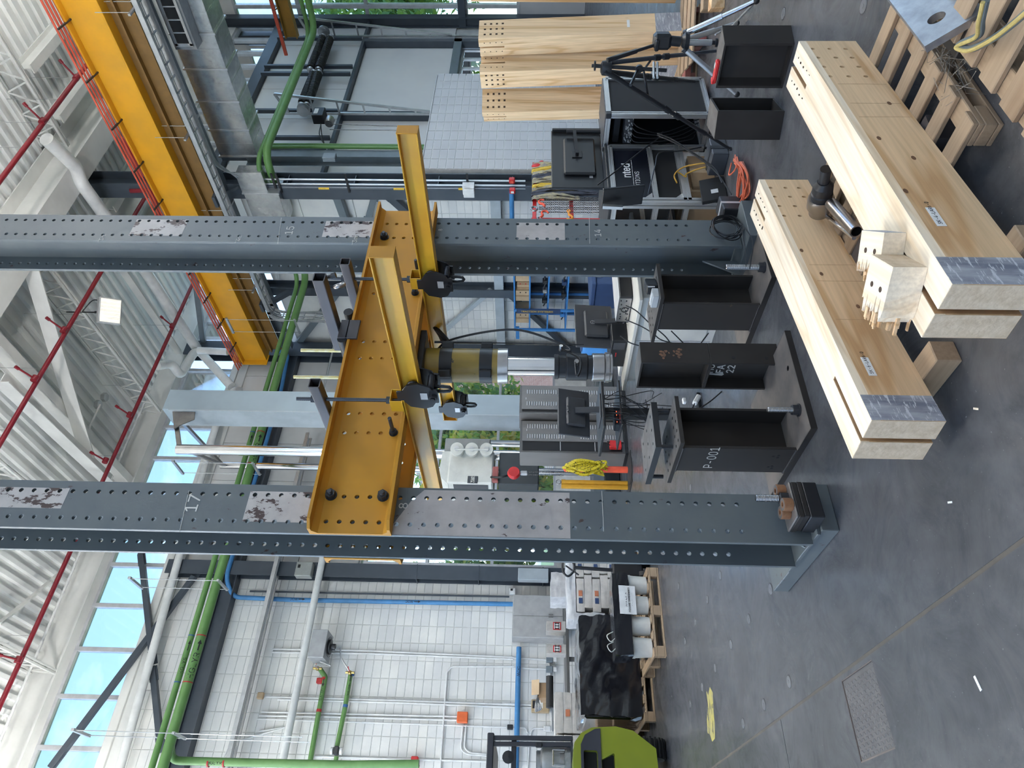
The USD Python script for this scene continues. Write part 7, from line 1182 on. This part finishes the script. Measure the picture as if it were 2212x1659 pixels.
for k in range(26): a = k*2*math.pi/26; g.ob((1.53, 9.3+.272*math.cos(a), .272+.272*math.sin(a)), (ex, A3(0, -math.sin(a), math.cos(a)), A3(0, math.cos(a), math.sin(a))), (.21, .032, .022), .004)
obj('tread_lugs', g, rubber, t, kind='stuff')
for q in (1594, 1607): a, b = at(1055, q, 'Y', 9.2), at(1245, q+2, 'Y', 9.2); obj('guard_post', G().bar(a+ez*.0, A3(b[0], b[1], 1.1), .05, .06, b=.006), forkblk, t)
p = at(1062, 1596, 'Y', 9.2); obj('overhead_guard', G().box(-.1, p[0]+.06, 9.15, 10.8, p[2]-.03, p[2]+.05, .01), forkblk, t); obj('guard_bar', G().box(-.1, p[0], 9.2, 9.26, p[2]-.3, p[2]-.24, .008), forkblk, t); obj('work_light', G().lathe([(0, 0), (.06, 0), (.07, .05), (0, .06)], at(1098, 1637, 'Y', 9.1), -ey, 14), blackp, t)
c = at(1205, 1645, 'Y', 9.3); obj('gas_tank', G().lathe([(0, -.02), (.12, -.02), (.15, .0), (.155, .03), (.155, .30), (.14, .34), (.10, .36), (.10, .40), (.09, .41), (0, .41)], A3(c[0]+.02, 9.35, 1.125), n=28), M('tank_grey', (.26, .265, .26), .4, .3), t); obj('tank_strap', G().lathe([(.156, .08), (.16, .08), (.16, .13), (.156, .13)], A3(c[0]+.02, 9.35, 1.125), n=28), steel, t); obj('tank_bracket', G().tube([(c[0]-.06, 9.18, 1.2), (c[0]-.06, 9.17, 1.34), (c[0]+.10, 9.17, 1.34), (c[0]+.10, 9.18, 1.2)], .012, 8), steel, t); obj('camera_pod', G().ob(at(1164, 1610, 'Y', 9.15), np.eye(3), (.05, .06, .08), .01), blackp, t); obj('cradle', G().box(c[0]-.2, c[0]+.2, 9.15, 9.6, 1.105, 1.13), forkblk, t)
# cords and cartons by the cart
t = thing('extension_cord', 'bundle of orange extension cord on the floor by the cart cartons', 'cord', tuple(at(1606, 380, 'Z', 0))); r5 = np.random.default_rng(8)
for k in range(9): P = [at(1588+r5.uniform(-4, 4), 345+r5.uniform(-8, 8), 'Z', .02+.004*k), at(1600+r5.uniform(-12, 16), 365, 'Z', .025+.004*k), at(1604+r5.uniform(-12, 14), 400, 'Z', .025+.004*k), at(1598+r5.uniform(-8, 10), 438, 'Z', .02+.004*k), at(1612+r5.uniform(-6, 6), 420, 'Z', .02+.004*k), at(1616, 380, 'Z', .02+.004*k), at(1600+r5.uniform(-6, 6), 350, 'Z', .02+.004*k)]; obj('turn', G().tube(spline(P, 6), .0065, 6), cordo, t)
obj('tail', G().tube(spline([at(1588, 335, 'Z', .03), at(1590, 362, 'Z', .06), at(1575, 378, 'Z', .08), at(1580, 352, 'Z', .06)]), .0065, 6), cordo, t)
t = thing('extension_cord', 'yellow cord looping from the cart rail to a plug by the carton', 'cord', tuple(at(1470, 370, 'Y', 3.9))); obj('cord', G().tube(spline([at(1462, 395, 'Y', 3.9), at(1457, 378, 'Y', 3.9), at(1475, 362, 'Y', 3.85), at(1510, 354, 'Y', 3.8), at(1553, 350, 'Y', 3.75)]), .007, 6).tube(spline([at(1465, 372, 'Y', 3.9), at(1482, 382, 'Y', 3.9), at(1484, 375, 'Y', 3.88), at(1520, 362, 'Y', 3.8), at(1578, 356, 'Y', 3.75), at(1590, 356, 'Y', 3.7)]), .007, 6), cordy, t); obj('plug', G().cyl(at(1548, 351, 'Y', 3.74), at(1564, 346, 'Y', 3.74), .022, 10), cordy, t); obj('socket_lead', G().cyl(at(1562, 347, 'Y', 3.74), at(1590, 329, 'Y', 3.74), .009, 8), cable, t)
for i, (x0, x1, y0, y1, z0, z1, m, lb) in enumerate(((5.26, 5.72, 3.98, 4.3, .0, .22, card, 'brown carton under the cart behind the yellow cord'), (5.02, 5.5, 4.02, 4.4, .0, .30, card, 'large dark brown carton under the cart shelf'))): t = thing('cardboard_box', lb, 'box', ((x0+x1)/2, y0, 0)); obj('body', G().box(x0, x1, y0, y1, z0, z1, .006), m, t); obj('tape', G().box((x0+x1)/2-.03, (x0+x1)/2+.03, y0-.002, y1+.002, z0, z1+.002), cardlt, t)
t = thing('leaning_box', 'flat dark box with a white sticker leaning on the cartons below the cart', 'box', (4.95, 3.78, 0)); a = A3(5.02, 3.84, .105); u, w_ = nrm((1, -.12, 0)), nrm((0, .25, 1)); obj('box', G().ob(a, (u, np.cross(w_, u), w_), (.26, .04, .21), .004), void, t); obj('sticker', G().ob(a+u*-.03-np.cross(w_, u)*.0205-w_*.01, (u, np.cross(w_, u), w_), (.045, .001, .06)), paper, t, smooth=False)
t = thing('battery_box', 'dark square power box on the floor at the cart corner', 'box', (5.5, 3.72, 0)); a = at(1575, 330, 'Z', .0); obj('box', G().box(a[0]-.02, a[0]+.22, a[1], a[1]+.22, 0, .14, .006), greyp, t); obj('strap', G().box(a[0]+.06, a[0]+.1, a[1]-.003, a[1]+.223, 0, .143), blackp, t)
for i, pts in enumerate(([(1420, 288), (1450, 300), (1490, 325), (1540, 360), (1560, 395)], [(1420, 292), (1460, 310), (1500, 335), (1545, 370), (1580, 420)], [(1290, 400), (1330, 370), (1380, 330), (1420, 300), (1432, 285)], [(1400, 420), (1415, 360), (1425, 330), (1470, 326), (1515, 318)])): obj('cart_cable', G().tube(spline([at(*q, 'Y', 3.6 if i < 2 else 3.75) for q in pts]), .006, 6), cable, label='black cable sagging in front of the cart and its cabinet', cat='cable', group='cables across the workstation cart')
t = thing('cable_coil', 'coil of thin black cables at the foot of the right column', 'coil', tuple(at(1570, 490, 'Y', 3.4))); c = at(1570, 490, 'Y', 3.47)
for k in range(8): obj('turn', G().torus(c+RNG.normal(0, .012, 3), nrm((RNG.normal(0, .15), -1, RNG.normal(0, .15))), .10+.006*(k % 4), .004, 26, 5), cable, t)
obj('tail', G().tube(spline([c+A3(0, -.02, -.1), at(1610, 540, 'Y', 3.35), at(1612, 575, 'Y', 3.3)]), .004, 5).tube(spline([c+A3(.02, -.02, -.1), at(1625, 520, 'Y', 3.3), at(1620, 580, 'Y', 3.25)]), .004, 5), cable, t)
t = thing('timber_prop', 'old black timber block with tape standing by the cable coil', 'wood block', tuple(at(1620, 465, 'Z', 0))); c = at(1610, 455, 'Z', 0); obj('block', G().ob(c+ez*.1, (nrm((1, .2, 0)), nrm((-.2, 1, 0)), ez), (.22, .14, .2), .008), blackmet, t); obj('tape', G().ob(c+ez*.1, (nrm((1, .2, 0)), nrm((-.2, 1, 0)), ez), (.03, .143, .203)), labelgrey, t)
# lamps added out of view to brighten the hall, shining down and up
def bay(label, x, y, z=9.0):
    t = thing('added_fill_lamp', label, 'lamp', (x, y, z)); obj('housing', G().ob((x, y, z+.06), np.eye(3), (1.2, .5, .10), .02), lightgrey, t); obj('lens', G().ob((x, y, z), np.eye(3), (1.16, .46, .02), .004), M('fill_lens', (.9, .9, .88), .3, emit=((1, .97, .92), FILL)) if 'fill_lens' not in MATS else MATS['fill_lens'], t, smooth=False)
    obj('upper_lens', G().ob((x, y, z+.12), np.eye(3), (1.16, .46, .02), .004), M('fill_uplight', (.9, .9, .88), .3, emit=((1, .97, .92), FILL_UP)) if 'fill_uplight' not in MATS else MATS['fill_uplight'], t, smooth=False)  # upward glow added to brighten the roof deck
    for s_ in (-.4, .4): obj('rod', G().cyl((x+s_, y, z+.14), (x+s_, y, 13.2), .012, 6), galv2, t)
for x, y, lb in ((9.0, -1.0, 'at the rear right'), (-2, 4, 'left of the camera'), (-2.5, 8, 'over the aisle beside the forklift'), (-2.5, 12, 'left of the far bag stack'), (-1.5, 15, 'near the block wall, left of the view'), (5.2, 5.2, 'high over the test frame'), (13.0, 2.2, 'right of the view over the upright posts')): bay('added unseen white lamp hung from the roof '+lb, x, y)
